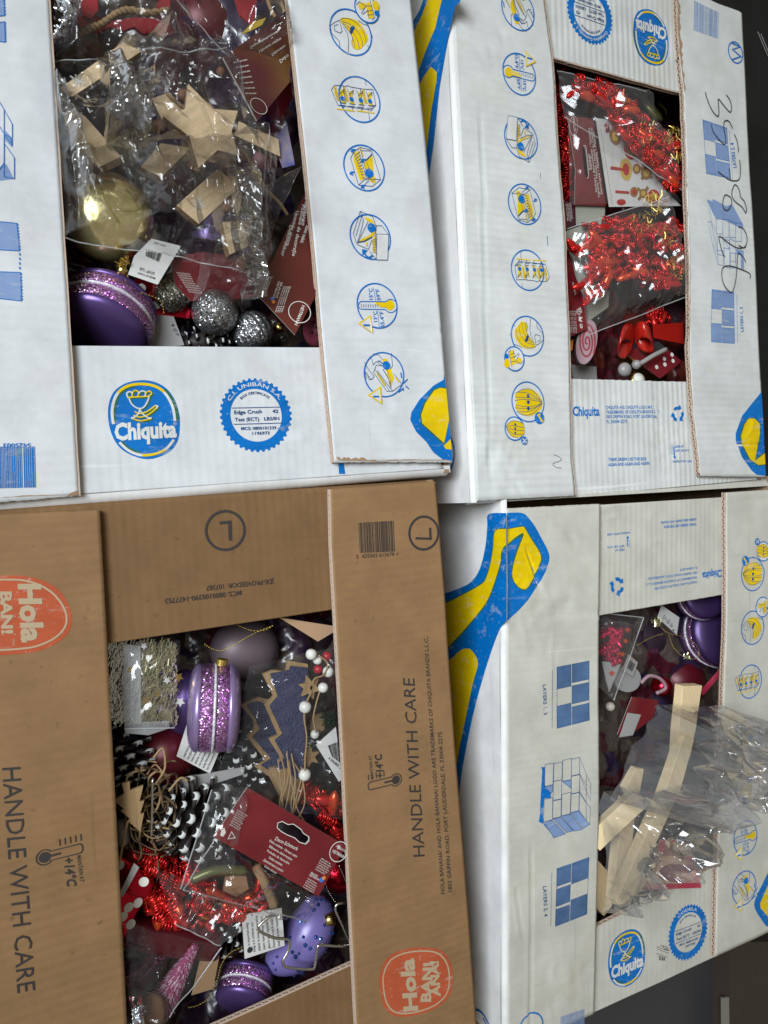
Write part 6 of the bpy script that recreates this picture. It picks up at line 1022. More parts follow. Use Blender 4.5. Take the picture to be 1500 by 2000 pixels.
    single('orange_scrap', 'tiny orange paper at the lower left wall', 'paper scrap', [(1112, 668), (1120, 662), (1118, 684), (1112, 686)], -.04, .0006, 'txto'); single('dim_card', 'dim violet card at the lower left corner of the opening', 'card', [(1116, 712), (1165, 716), (1166, 742), (1120, 744)], -.06, .0006, 'tagd')
    film('plastic_bag', 'clear bag with a curved dotted seam around the lower garland', [(1106, 448), (1304, 386), (1344, 578), (1146, 656)], -.004, .008, .005, 31, 'film_soft', 80, edge=.15, fr=30, seam='TB', group='clear plastic bags', dz=(-.01, -.004, -.006, -.012))
    film('plastic_bag', 'clear bag around the upper garland and the olive disc', [(1086, 140), (1260, 180), (1344, 380), (1100, 230)], -.004, .006, .005, 32, 'film_soft', 70, edge=.25, fr=34, seam='TB', group='clear plastic bags', dz=(-.014, -.012, -.006, -.014))
    film('plastic_bag', 'clear sleeve over the sticker sheet', [(1108, 222), (1240, 250), (1330, 396), (1112, 400)], -.018, .002, .003, 33, 'film_soft', 50, edge=.1, fr=26, group='clear plastic bags')
# ================================================================ contents of box 4 (bottom left)
def E1(x, y): return (200 + x / 3, 1190 + y / 3)
def E2(x, y): return (200 + x / 3, 1540 + y / 3)
def felt_tree(label, wood, felt, z, nx=0, ny=0):
    t = thing('felt_tree', label, 'tree ornament', W(*wood[0], z - .004), 'plywood trees covered with navy felt'); slab('plywood_tree', wood, z, .004, 'ply', t, nx, ny, side='woodside'); c = (sum(p[0] for p in wood) / len(wood), sum(p[1] for p in wood) / len(wood)); s = tilt(c[0], c[1], z + .0022, nx, ny); slab('navy_felt', felt, z, .0018, 'felt', t, surf=s); return t
def bead(label, p, z, r, m='wbead', group='white beads on jute strings'):
    c = W(p[0], p[1], z); R = pxl(p[0], p[1], z, r); mb = MB(); ax = Vector((.1, .9, .25)).normalized(); mb.lathe(c, ax, [(-R * .9, R * .25), (-R * .8, R * .62), (-R * .45, R * .93), (0, R), (R * .45, R * .93), (R * .8, R * .62), (R * .9, R * .25)], 24); return mb.put('bead', M[m], label=label, cat='bead', group=group, smooth=True)
def brush_tree(label, tip, base, zt, zb, w_px, m1, m2, seed, n=1500):
    a, b = W(*tip, zt), W(*base, zb); t = thing('bottle_brush_tree', label, 'tree ornament', b, 'pink bottle brush trees'); d = b - a; L = d.length; ax = d.normalized(); R = pxl(*base, zb, w_px / 2); r = random.Random(seed); mb = MB(); mb.tube([a, b], .0009, 6); mb.put('twisted_wire', M['silver'], t)
    e = ax.orthogonal().normalized(); f = ax.cross(e)
    for nm, mm, off in (('bristles', m1, 1.0), ('frosted_bristles', m2, 1.04)):
        mb = MB()
        for k in range(n if off == 1.0 else n // 4):
            v = r.random() ** .8; an = r.uniform(0, 6.283); q = e * math.cos(an) + f * math.sin(an); p = a + d * v; ln_ = R * (.25 + .75 * v) * r.uniform(.8, 1.05) * off; s = e * r.uniform(-.0004, .0004) + f * r.uniform(-.0004, .0004); st = p + q * ln_ * (.1 if off == 1.0 else .72); en = p + q * ln_ + ax * ln_ * r.uniform(.1, .35)
            w_ = ax.cross(q) * .00045; mb.add([st - w_, st + w_, en + w_ * .6, en - w_ * .6], [(0, 1, 2, 3)])
        mb.put(nm, M[mm], t, kind='stuff')
    mb = MB(); mb.lathe(b, ax, [(0, R * .45), (.008, R * .5), (.009, R * .1)], 20); mb.put('cork_foot', M['cork'], t); return t
def contents_bl():
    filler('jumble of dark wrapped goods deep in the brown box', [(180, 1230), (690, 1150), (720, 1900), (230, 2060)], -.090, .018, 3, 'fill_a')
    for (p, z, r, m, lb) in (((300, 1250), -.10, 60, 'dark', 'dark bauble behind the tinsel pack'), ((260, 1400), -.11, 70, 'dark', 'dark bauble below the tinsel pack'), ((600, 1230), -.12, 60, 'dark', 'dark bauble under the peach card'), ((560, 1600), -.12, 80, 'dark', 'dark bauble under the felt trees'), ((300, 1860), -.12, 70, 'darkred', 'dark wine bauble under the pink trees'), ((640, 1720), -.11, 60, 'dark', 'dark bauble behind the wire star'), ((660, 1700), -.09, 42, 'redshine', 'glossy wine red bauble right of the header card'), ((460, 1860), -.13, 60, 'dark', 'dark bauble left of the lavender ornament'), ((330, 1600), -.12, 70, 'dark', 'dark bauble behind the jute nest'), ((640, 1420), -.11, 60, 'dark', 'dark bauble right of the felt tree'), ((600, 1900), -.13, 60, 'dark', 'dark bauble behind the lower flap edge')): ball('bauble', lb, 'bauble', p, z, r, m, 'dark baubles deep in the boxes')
    ball('bauble', 'dark violet bauble inside the bag right of the tinsel', 'bauble', (362, 1372), -.06, 58, 'violet', 'dark baubles deep in the boxes', (.8, 1.1, .8)); ball('red_bauble', 'dark red bauble behind the white care label', 'bauble', (326, 1470), -.07, 62, 'darkred', 'dark baubles deep in the boxes'); ball('satin_bauble', 'large dusty mauve bauble above the macaron', 'bauble', (478, 1268), -.085, 62, 'mauve', None, (1.1, 1, .8))
    pinecone('black pinecone with white tips at the left below the tinsel', (240, 1462), -.06, (.15, -.95, .3), 54, 54, 7, 9, seed=5); pinecone('large black snowy pinecone in the middle of the brown box', (392, 1598), -.045, (-.80, .45, .25), 80, 70, 9, 10, seed=6); pinecone('snowy pinecone behind the clear bag near the felt trees', (485, 1470), -.07, (-.3, .85, .2), 60, 48, 8, 9, seed=7); pinecone('dark snowy pinecone left of the lower care label', (440, 1815), -.065, (-.9, .2, .2), 54, 42, 7, 9, seed=8)
    # tinsel pack
    T = thing('tinsel_pack', 'clear pack of silver and gold tinsel with small stars', 'tinsel', W(300, 1340, -.04)); r = random.Random(3)
    for nm, m_, xs, cnt in (('silver_tinsel', 'tin', (212, 290), 700), ('gold_tinsel', 'ting', (276, 345), 700), ('dark_tinsel', 'tin', (212, 250), 200)):
        mb = MB()
        for k in range(cnt):
            p = W(r.uniform(*xs), 1255 + 155 * r.random(), -.03 + r.uniform(-.01, .005)); a = r.gauss(1.25, .35); d = Vector((math.cos(a), math.sin(a), r.uniform(-.2, .2))) * r.uniform(.004, .010); w_ = Vector((-d.y, d.x, r.uniform(-.3, .3) * .005)).normalized() * .00035; mb.add([p - d / 2 - w_, p - d / 2 + w_, p + d / 2 + w_, p + d / 2 - w_], [(0, 1, 2, 3)])
        mb.put(nm, M[m_], T, kind='stuff')
    for p, rr, m_ in (((255, 1309), 8, 'goldm'), ((349, 1323), 10, 'goldm'), ((286, 1369), 12, 'goldm'), ((308, 1356), 7, 'goldm'), ((352, 1371), 10, 'tag'), ((326, 1329), 8, 'tag'), ((281, 1262), 7, 'tag')): slab('small_star', star_pts(p, rr, rr * .5, 5, .3), -.020, .0004, m_, T)
    film('w', None, [(240, 1256), (352, 1250), (340, 1420), (243, 1422)], -.022, .006, .003, 41, 'film_soft', 40, seam='B', parent=T, fr=24); slab('frosted_strip', [(241, 1258), (274, 1262), (276, 1412), (243, 1410)], -.021, .0004, 'frost', T); slab('frosted_strip', [(243, 1412), (330, 1408), (332, 1422), (290, 1436), (244, 1432)], -.021, .0004, 'frost', T)
    macaron('upright purple glitter macaron standing on edge in the brown box', (418, 1381), -.026, (1, -.05, .22), 84, .60, cap=(.15, 1, .1), shell='violet_hi'); chain('gold_chain', 'gold bead chain looping above the upright macaron', [(400, 1258, -.02), (412, 1266, -.022), (432, 1271, -.02), (452, 1262, -.018), (480, 1246, -.016), (505, 1233, -.015), (533, 1222, -.015), (515, 1231, -.015), (490, 1231, -.016), (462, 1220, -.018)])
    card('care_label', 'white care label with black small print under the upright macaron', 'label', [(368, 1405), (440, 1440), (410, 1511), (345, 1477)], -.038, 'tag', [(st, a, b, h) for st, a, b, h in lines((360, 1479), (.42, -.9), (7.5, 4.2), 7, 62, (-4, -2), 9)], colr='txtk', kids='paper_label')
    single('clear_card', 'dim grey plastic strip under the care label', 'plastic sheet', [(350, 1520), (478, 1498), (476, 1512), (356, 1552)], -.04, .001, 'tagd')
    # felt trees with beads
    felt_tree('navy felt tree partly under the larger one', [(470, 1377), (505, 1362), (534, 1368), (552, 1500), (548, 1558), (527, 1517), (498, 1498), (520, 1486), (481, 1437), (496, 1425), (495, 1407)], [(483, 1378), (503, 1370), (528, 1378), (543, 1440), (547, 1500), (546, 1542), (528, 1507), (511, 1495), (530, 1482), (494, 1440), (508, 1425), (500, 1404)], -.036, .05, 0)
    felt_tree('larger navy felt tree with zigzag plywood edge', [(513, 1317), (533, 1309), (559, 1311), (562, 1290), (601, 1297), (604, 1330), (598, 1400), (594, 1520), (566, 1572), (552, 1556), (525, 1502), (545, 1497), (548, 1480), (525, 1443), (543, 1436), (517, 1377), (534, 1360), (526, 1342)], [(528, 1316), (565, 1309), (568, 1301), (601, 1304), (603, 1335), (597, 1400), (592, 1522), (574, 1520), (562, 1500), (540, 1503), (538, 1500), (556, 1480), (537, 1446), (552, 1434), (527, 1379), (543, 1360), (536, 1340)], -.024, -.03, 0)
    for p, z, r_, m_, lb in (((608, 1278), -.016, 11, 'wbead', 'upper white bead near the flap'), ((620, 1289), -.02, 9, 'wbead', 'white bead touching the uppermost one'), ((641, 1312), -.018, 11, 'wbead', 'white bead beside the red ones'), ((631, 1343), -.014, 10, 'wbead', 'white bead right of the wooden star'), ((596, 1381), -.014, 12, 'wbead', 'white bead on the edge of the felt tree'), ((595, 1513), -.014, 12, 'wbead', 'lowest white bead beside the tree trunk'), ((638, 1282), -.026, 10, 'rbead', 'red bead near the flap edge'), ((621, 1307), -.026, 9, 'rbead', 'red bead left of the white bead'), ((615, 1434), -.03, 9, 'wbead', 'dim bead below the green tinsel')): bead(lb, p, z, r_, m_, 'beads around the felt trees')
    T = thing('wooden_star', 'small six pointed wooden star with a hole between white beads', 'wooden star', W(606, 1343, -.02)); slab('star_plate', star_pts((606, 1343), 24, 12, 6, .25), -.015, .003, 'ply', T, side='woodside', hole=[ell((609, 1344), 3.5, 5, 12)])
    T = thing('wooden_star', 'dim wooden star behind the tree string', 'wooden star', W(604, 1478, -.03)); slab('star_plate', star_pts((604, 1478), 22, 11, 6, .6), -.030, .003, 'ply', T, side='woodside'); single('wooden_scrap', 'small wooden piece below the green tinsel', 'wooden piece', [(612, 1398), (632, 1392), (634, 1424), (618, 1440), (604, 1424)], -.036, .003, 'ply')
    string('jute_string', 'jute string from the star down the right edge of the tree', 'string', [(608, 1352, -.012), (598, 1374, -.012), (594, 1400, -.012), (599, 1440, -.012), (596, 1478, -.012), (595, 1505, -.012), (590, 1540, -.014), (572, 1590, -.016)], .0009, 'jute', 'jute strings in the brown box'); string('jute_string', 'jute string curving from the red beads to the star', 'string', [(622, 1280, -.014), (640, 1296, -.014), (632, 1318, -.013), (615, 1325, -.012), (611, 1336, -.011)], .0009, 'jute', 'jute strings in the brown box'); string('jute_string', 'jute string below the right bead of the star', 'string', [(626, 1346, -.014), (618, 1372, -.014), (612, 1404, -.016), (618, 1430, -.02)], .0009, 'jute', 'jute strings in the brown box')
    for i in range(9):
        r = random.Random(60 + i); x = 545 + i * 5; string('jute_string', 'loose jute thread at the foot of the felt tree', 'string', [(x + r.uniform(-6, 6), 1460 + r.uniform(0, 40), -.016), (x + 4 + r.uniform(-4, 4), 1520, -.013), (x + r.uniform(-12, 12), 1570, -.014), (x + r.uniform(-14, 20), 1610, -.016)], .0007, 'jute', 'loose jute threads at the foot of the felt tree')
    T, s = card('barcode_tag', 'white barcode label at the right flap of the brown box', 'label', [(617, 1455), (656, 1420), (668, 1522), (662, 1527)], -.022, 'tag', [('4 006885 2', (640, 1482), (664, 1502), (3, -5))], colr='txtk', kids='paper_label', extra=lambda a, s: barcode(a, s, 'txtk', [(640, 1456), (662, 1448), (664, 1490), (648, 1478)], seed=12))
    r = random.Random(9); T = strands('green_tinsel', None, (642, 1403), 16, 90, -.024, 'gtin', r, .0004, .006, .004, label='small tuft of green tinsel near the right flap', cat='tinsel')
    single('card_corner', 'peach coloured card corner under the upper flap', 'card', [(545, 1206), (660, 1224), (656, 1232), (621, 1253)], -.02, .001, 'peach', nx=.1, ny=-.1)
    garland('red coil garland spread over the middle left of the brown box', [[(255, 1680), (300, 1690), (340, 1740), (420, 1790), (480, 1780)], [(290, 1670), (330, 1700), (330, 1760), (360, 1800)], [(360, 1700), (400, 1740), (470, 1770), (510, 1745)], [(250, 1720), (300, 1760), (330, 1790)]], -.034, 20, 250, 26, gold=[((400, 1770), 24, 20)], k=1.0, beads=.3)
    garland('red coil garland seen at the right of the jute threads', [[(600, 1560), (640, 1560), (665, 1590)], [(640, 1600), (668, 1640)], [(590, 1530), (615, 1560)]], -.03, 8, 40, 27, k=1.1, beads=.5)
    # jute nest with a little wooden tree
    T = thing('wooden_tree', 'small pale wooden tree in a jute nest', 'tree ornament', W(250, 1580, -.02)); slab('tree_plate', [(205 + x / 4.885, 1420 + y / 4.885) for x, y in ((160, 540), (235, 520), (240, 605), (365, 560), (330, 710), (374, 705), (335, 830), (372, 825), (337, 1000), (235, 910), (242, 878), (150, 800), (178, 780), (85, 700), (185, 635))], -.014, .003, 'ply', T, side='woodside', nx=-.1)
    T = thing('jute_nest', 'tangled brown jute nest around the small wooden tree', 'jute', W(290, 1590, -.04)); r = random.Random(5)
    for nm, m_, cnt in (('jute_strand', 'juted', 26), ('jute_strand', 'jute', 12)):
        for k in range(cnt):
            c = (285 + r.gauss(0, 24), 1590 + r.gauss(0, 42)); a0 = r.uniform(0, 6.3); R1, R2 = r.uniform(16, 42), r.uniform(16, 52); P = [(min(345, max(212, c[0] + R1 * math.cos(a0 + t) + r.uniform(-4, 4))), c[1] + R2 * math.sin(a0 + t) + r.uniform(-4, 4), -.026 + r.uniform(-.012, .008)) for t in [j * .7 for j in range(r.randint(4, 8))]]
            string(nm, None, None, P, .0007 if k % 3 else .0011, m_, parent=T, n=4, sm=3)
    for P in ([(232, 1690), (248, 1610), (262, 1600)], [(300, 1480), (318, 1462), (322, 1500), (305, 1530)], [(330, 1545), (352, 1520), (366, 1525)]): string('jute_strand', None, None, [(x, y, -.016) for x, y in smooth(P, n=3)], .0011, 'jute', parent=T)
    string('metal_rod', 'thin metal rod with a ball end in the jute nest', 'rod', [(298, 1520, -.008), (297, 1580, -.008), (295, 1634, -.008)], .0011, 'silver'); string('white_tube', 'white tube at the left wall beside the jute nest', 'tube', [(238, 1600, -.03), (240, 1648, -.03)], .0055, 'greyplastic'); single('kraft_scrap', 'kraft paper piece below the jute nest', 'paper scrap', [(226, 1656), (262, 1650), (276, 1672), (262, 1690), (232, 1676)], -.04, .0006, 'kraft')
    T = thing('gift_box', 'shiny red foil gift with white dots at the left wall', 'gift box', W(255, 1750, -.05))
    for P, z, nx_, d in (([(226, 1668), (262, 1690), (299, 1730), (288, 1756), (240, 1745), (228, 1720)], -.02, -.25, ((233, 1689), (281, 1722))), ([(230, 1735), (288, 1752), (270, 1780), (240, 1840), (234, 1800)], -.022, .25, ((269, 1763), (251, 1772), (255, 1805), (240, 1790)))):
        o, s = slab('foil_face', P, z, .02, 'redshine', T, nx_, 0, bevel=.002); a = Art(s); [a.disc('paint', s.uv(p), .0040, 1, 18) for p in d]; a.put('white_dot', o)
    slab('grey_ribbon', [(262, 1686), (272, 1694), (240, 1752), (232, 1748)], -.014, .001, 'tagd', T)
    string('satin_tube', 'dark red satin tube above the pink brush tree', 'ornament', [(240, 1810, -.05), (320, 1830, -.045), (420, 1842, -.05)], .015, 'darkred', n=16)
    # header card with round logo
    q = [(483, 1538), (675, 1652), (622, 1751), (417, 1635)]; d = (.861, .509); up = (4.6, -8)
    tx = [('Deco-Schmuck', (536, 1640), (580, 1661), (3.9, -6.8))]
    for k, st in enumerate(('Deko-ozdoba · Ukrasni nakit', 'Biżuteria dekoracyjna', 'Podoabe de decorație', 'Deko-ozdoba', 'Декоративна украса', 'Deko-ékszer')):
        c = (554 - 4.9 * k - 2, 1654 + 8.2 * k + 2); L = (31, 26, 25, 15, 22, 14)[k]; tx.append((st, (c[0] - d[0] * L, c[1] - d[1] * L + 3), (c[0] + d[0] * L, c[1] + d[1] * L + 3), (2.4, -4.2)))
    tx += lines((463, 1583), d, (-2.2, 3.9), 8, 24, (1.5, -2.7), 3); tx += lines((626, 1677), d, (-2.2, 4.0), 6, 26, (1.5, -2.7), 4) + [('BRAUNS', (606, 1706), (619, 1713), (2.2, -4)), ('HEITMANN', (603, 1710), (622, 1720), (2.2, -4))] + lines((600, 1716), d, (-2.2, 4.0), 5, 24, (1.5, -2.7), 6) + [('HEITMANN', (648, 1664), (671, 1677), (3, -6)), ('DECO', (660, 1657), (674, 1664), (1.5, -3.5))]
    hl = [(542, 1607), (551, 1604), (562, 1610), (572, 1609), (577, 1612), (588, 1620), (592, 1627), (603, 1634), (603, 1642), (597, 1648), (585, 1645), (575, 1636), (560, 1630), (548, 1623), (541, 1616)]
    T, s = card('header_card', 'dark red Deco-Schmuck header card with hanger slot in the brown box', 'card', q, .000, 'card', tx, .02, .03, th=.0016, hole=[hl], extra=lambda a, s: (a.line('tag2', .0006, [s.uv(p) for p in hl], True), a.ring('txt', s.uv((661, 1663)), .0088, .0007), a.line('txt', .0007, [s.uv(p) for p in [(445, 1638), (452, 1624), (459, 1636)]], True), a.fill('txt', [s.uv(p) for p in [(432, 1622), (438, 1616), (441, 1626), (436, 1634), (430, 1632)]]), a.disc('txtb', s.uv((628, 1718)), .0022), a.disc('txto', s.uv((632, 1714)), .0017, 3), [a.line('txt', .0006, [s.uv((661 + 5 * math.cos(t), 1654 + 5 * math.sin(t))), s.uv((661 - 5 * math.cos(t), 1654 - 5 * math.sin(t)))], lay=k) for k, t in enumerate((.2, 1.2, 2.2))]))
    film('plastic_bag', 'clear bag hanging from the Deco-Schmuck header card', [(419, 1636), (624, 1750), (603, 1799), (356, 1734)], -.006, .008, .006, 42, 'film', 70, edge=.2, fr=36, seam='BL', group='clear plastic bags', dz=(.002, .002, -.008, -.008))
    film('plastic_bag', 'clear bag behind the header card over the snowy pinecone', [(412, 1540), (484, 1535), (460, 1700), (352, 1735)], -.010, .004, .004, 43, 'film_soft', 50, seam='L', fr=26, group='clear plastic bags')
    film('plastic_bag', 'clear bag over the felt trees and white beads', [(486, 1300), (660, 1260), (668, 1600), (410, 1560)], -.004, .006, .006, 44, 'film_thin', 90, edge=.4, fr=34, group='clear plastic bags', dz=(-.006, -.006, -.006, -.012))
    film('plastic_bag', 'clear bag in the lower middle over the red garland', [(300, 1690), (520, 1780), (430, 1845), (340, 1800)], -.014, .006, .006, 45, 'film_soft', 60, edge=.5, fr=40, seam='B', group='clear plastic bags')
    string('leaf_ornament', 'olive dry leaf inside the hanging clear bag', 'leaf', [(375, 1718, -.02), (420, 1700, -.016), (480, 1700, -.016)], .0045, 'olive'); single('orange_foil', 'orange foil shape inside the hanging clear bag', 'foil', [(440, 1712), (480, 1708), (486, 1736), (462, 1752), (436, 1740)], -.02, .0015, 'cork')
    string('raffia_bundle', 'bundle of pale raffia under the clear bag', 'raffia', [(500, 1690, -.02), (520, 1730, -.018), (535, 1770, -.02)], .005, 'jute')
    # lower part
    card('care_label', 'white care label with upright small print beside the wire star', 'label', [(472, 1787), (550, 1773), (556, 1847), (478, 1873)], -.026, 'tag', [(st, a, b, h) for st, a, b, h in lines((489, 1860), (-.09, -1), (9.6, -2), 7, 70, (-5, .6), 11)], colr='txtk', kids='paper_label', extra=lambda a, s: a.disc('txtk', s.uv((488, 1855)), .0026))
    T = thing('gem_ornament', 'lavender ornament studded with blue gems and a gold cap', 'ornament', W(575, 1820, -.05)); c = [W(*p) for p in ((622, 1748, -.050), (612, 1800, -.046), (578, 1852, -.048), (520, 1886, -.054))]; mb = MB(); P = [Vector(x) for x in smooth(c, n=6)]; n_ = len(P); mb.tube(P, 1, 28, rs=[.0235 * math.sin(math.pi * (i + .35) / (n_ - .3)) ** .6 for i in range(n_)]); mb.put('lavender_body', M['lavender'], T, smooth=True); vv = [v.copy() for v in mb.v]; cc = sum(P, Vector()) / n_
    gm = MB(); gm.lathe((0, 0, 0), (0, 0, 1), [(-.0005, .0019), (.0006, .0017), (.0014, .0009)], 7); gme = gm.mesh('gem'); gme.materials.append(M['gem']); r = random.Random(8); k_ = 0
    for v in r.sample(vv, len(vv)):
        if v.z > cc.z + .004 and k_ < 34: inst('gem', gme, T, v, (v - cc).orthogonal(), k=r.uniform(.7, 1.2)); k_ += 1
    mb = MB(); mb.lathe(W(634, 1798, -.03), (1, .05, .1), [(0, .0055), (.009, .0055), (.0095, .004), (.014, .002)], 18); mb.put('gold_cap', M['goldm'], T, smooth=True)
    mb = MB(); mb.tube([W(470 + x / 4.139, 1720 + y / 4.139, -.012) for x, y in smooth([(285, 278), (235, 290), (155, 355), (146, 385), (165, 415), (270, 462), (360, 470), (398, 495), (388, 560), (345, 640), (342, 672), (370, 698), (480, 712), (580, 715), (600, 690), (612, 600), (622, 535), (650, 520), (760, 528), (870, 525), (886, 505), (840, 400), (780, 270), (766, 225), (785, 188), (860, 180), (960, 180)], n=4)], .0013, 8); mb.put('star_cookie_cutter', M['silver'], label='silver wire star outline lying over the lavender ornament', cat='cookie cutter', smooth=True)
    string('thin_wire', 'thin silver wire beside the header card', 'wire', [(662, 1690, -.014), (672, 1712, -.014), (684, 1740, -.014)], .0007, 'silver'); chain('silver_chain', 'thin silver bead chain at the right wall', [(636, 1726, -.02), (642, 1742, -.02), (655, 1762, -.02)], 'silver')
    macaron('purple macaron lying at the lower flap edge of the brown box', (478, 1928), -.05, (-.45, -.55, .7), 52, .7); chain('gold_chain', 'gold bead chain curving down to the lower flap', [(472, 1850, -.03), (448, 1862, -.03), (432, 1885, -.03), (424, 1915, -.034), (408, 1948, -.04), (385, 1964, -.045), (365, 1968, -.05)])
    brush_tree('frosted pink bottle brush tree pointing up to the right', (383, 1846), (316, 1960), -.026, -.05, 62, 'pinkb', 'frostb', 31); brush_tree('dim dark pink bottle brush tree at the left wall', (330, 1860), (262, 1900), -.05, -.06, 64, 'pinkd', 'pinkb', 32, 1000)
    card('kraft_card', 'kraft card with a small imprint beside the pink brush tree', 'card', [(398, 1846), (432, 1850), (416, 1932), (374, 1944)], -.04, 'kraft', [('H', (400, 1858), (408, 1858), (0, -8))], colr='txtk')
    film('plastic_bag', 'clear bag around the pink bottle brush trees', [(236, 1800), (432, 1848), (330, 1985), (248, 2010)], -.012, .008, .006, 46, 'film_thin', 70, edge=.5, fr=34, seam='R', group='clear plastic bags'); film('foil_scrap', 'crumpled silver foil at the lower left corner', [(250, 1945), (276, 1942), (284, 2010), (252, 2010)], -.014, .003, .012, 47, 'foil', 24, 'foil', fr=80)
    mb = MB(); mb.ball(W(294, 1978, -.03), .0125, 20, (1, 1.3, .8)); mb.put('cork_ball', M['cork'], label='brown wooden ball at the foot of the pink tree', cat='ball', smooth=True)
M['mauve'] = mat('mauve_satin', (0.20, 0.15, 0.17), 0.45, 0.2); M['frost'] = film_mat('frosted_film', 0.20, 0.3, 0.7, bump=0.2); M['violet_hi'] = mat('violet_satin_light', (0.38, 0.28, 0.54), 0.3, 0.6); M['tag2'] = M['txt']; M['film_thin'] = film_mat('clear_film_thin', 0.02, 0.1, 0.6, bump=.8, scale=40); M['frostb'] = mat('frosted_bristle', (0.62, 0.45, 0.55), 0.6)
# ================================================================ contents of box 3 (bottom right)
def H1(x, y): return (1160 + x / 4.412, 1160 + y / 4.412)
def H2(x, y): return (1160 + x / 4.412, 1460 + y / 4.412)
def stake(label, pts, z, th, nx=0, ny=0): o, s = single('wooden_stake', label, 'wooden stake', pts, z, th, 'wood2', group='square wooden stakes', side='wood2', nx=nx, ny=ny, bevel=.0006); return o
def contents_br():
    filler('jumble of dark wrapped goods deep in the lower right box', [(1150, 1180), (1440, 1140), (1440, 1750), (1140, 1840)], -.085, .016, 4, 'fill_a')
    for (p, z, r, m, lb) in (((1240, 1240), -.12, 60, 'dark', 'dark bauble behind the red star garland'), ((1320, 1330), -.11, 55, 'darkred', 'wine red bauble left of the wooden stake top'), ((1200, 1400), -.12, 60, 'dark', 'dark bauble at the left wall above the clear bag'), ((1380, 1400), -.12, 60, 'violet2', 'dark violet bauble under the hazy bag'), ((1360, 1580), -.12, 60, 'dark', 'dark bauble right of the long stake'), ((1230, 1500), -.12, 60, 'dark', 'dark bauble under the short stake'), ((1200, 1700), -.12, 60, 'dark', 'dark bauble at the lower left wall')): ball('bauble', lb, 'bauble', p, z, r, m, 'dark baubles deep in the boxes')
    macaron('dark purple macaron tucked under the upper flap', (1368, 1166), -.045, (-.35, .25, .9), 44, .6, shell='violet2'); macaron('large dark purple macaron below the upper one', (1400, 1236), -.055, (-.32, .2, .9), 66, .6, shell='violet2')
    card('care_label', 'folded white label beside the dark macarons', 'label', [(1292, 1182), (1327, 1206), (1322, 1240), (1284, 1206)], -.022, 'tagd', [('♻ 3x', (1300, 1214), (1312, 1226), (4, -5))], -.2, .2, colr='txtk', kids='paper_label', extra=lambda a, s: (a.line('txtk', .0005, [s.uv(p) for p in [(1294, 1208), (1297, 1201), (1301, 1209)]], True), a.disc('txtk', s.uv((1315, 1231)), .0012)))
    r = random.Random(14); strands('gold_thread_tuft', None, (1282, 1214), 8, 26, -.016, 'ting', r, .0006, .008, .003, label='knot of gold thread left of the folded label', cat='thread'); strands('gold_thread_tuft', None, (1342, 1282), 5, 14, -.016, 'ting', r, .0005, .006, .003, label='small gold knot on the dark macaron', cat='thread')
    chain('gold_thread', 'gold thread loop lying over the dark macaron', [(1286, 1220, -.02), (1305, 1236, -.02), (1345, 1248, -.018), (1364, 1268, -.018), (1362, 1284, -.018), (1342, 1286, -.018), (1318, 1268, -.018), (1306, 1240, -.02)], step=.0016, r=.0005); chain('gold_thread', 'gold thread running left from the knot', [(1294, 1238, -.03), (1270, 1246, -.03), (1242, 1262, -.03)], step=.0016, r=.0005)
    mg = garland('magenta star and coil garland in a clear sleeve', [[(1184, 1238), (1205, 1240), (1195, 1262), (1180, 1270)], [(1200, 1250), (1190, 1285), (1205, 1290)]], -.032, 9, 60, 51, k=.8, beads=.1, group=None)
    for ch in mg.children:
        if ch.material_slots: ch.material_slots[0].link = 'OBJECT'; ch.material_slots[0].material = M['magenta']
    for i, p in enumerate(((1222, 1252), (1216, 1278), (1195, 1315), (1208, 1276), (1226, 1230))): single('foil_star', ('small red foil star at the right of the coils', 'red foil star below the coils', 'red foil star at the bottom of the sleeve', 'red foil star beside the lower coils', 'tiny red foil star near the sleeve top')[i], 'star', star_pts(p, 6, 3, 5, i), -.026, .0004, 'redfoil2', group='loose red foil stars')
    film('plastic_bag', 'straight edged clear sleeve over the magenta star garland', [(1168, 1196), (1256, 1206), (1197, 1368), (1168, 1340)], -.018, .004, .002, 52, 'film_soft', 40, fr=20, seam='RT', group='clear plastic bags'); single('sleeve_fold', 'greyish folded end of the clear sleeve', 'plastic sheet', [(1176, 1292), (1214, 1294), (1190, 1352), (1184, 1330)], -.03, .0005, 'tagd')
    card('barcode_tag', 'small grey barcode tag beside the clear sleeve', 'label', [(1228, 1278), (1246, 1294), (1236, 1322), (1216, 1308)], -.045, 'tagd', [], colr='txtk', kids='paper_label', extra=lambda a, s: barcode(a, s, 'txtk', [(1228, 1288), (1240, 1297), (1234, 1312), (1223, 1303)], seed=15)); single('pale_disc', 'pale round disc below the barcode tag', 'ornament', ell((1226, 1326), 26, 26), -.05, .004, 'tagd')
    T = thing('candy_swirl', 'dark red and cream swirl candy ornament near the stake top', 'ornament', W(1292, 1340, -.05)); mb = MB(); mb.ball(W(1292, 1340, -.055), .013, 24); mb.put('candy_ball', M['redshine'], T, smooth=True); mb = MB(); mb.tube([W(*p) for p in smooth([(1252, 1334, -.035), (1268, 1320, -.033), (1290, 1326, -.032), (1300, 1344, -.032), (1282, 1354, -.033)], n=5)], .0022, 7); mb.put('cream_swirl', M['swirl'], T, smooth=True)
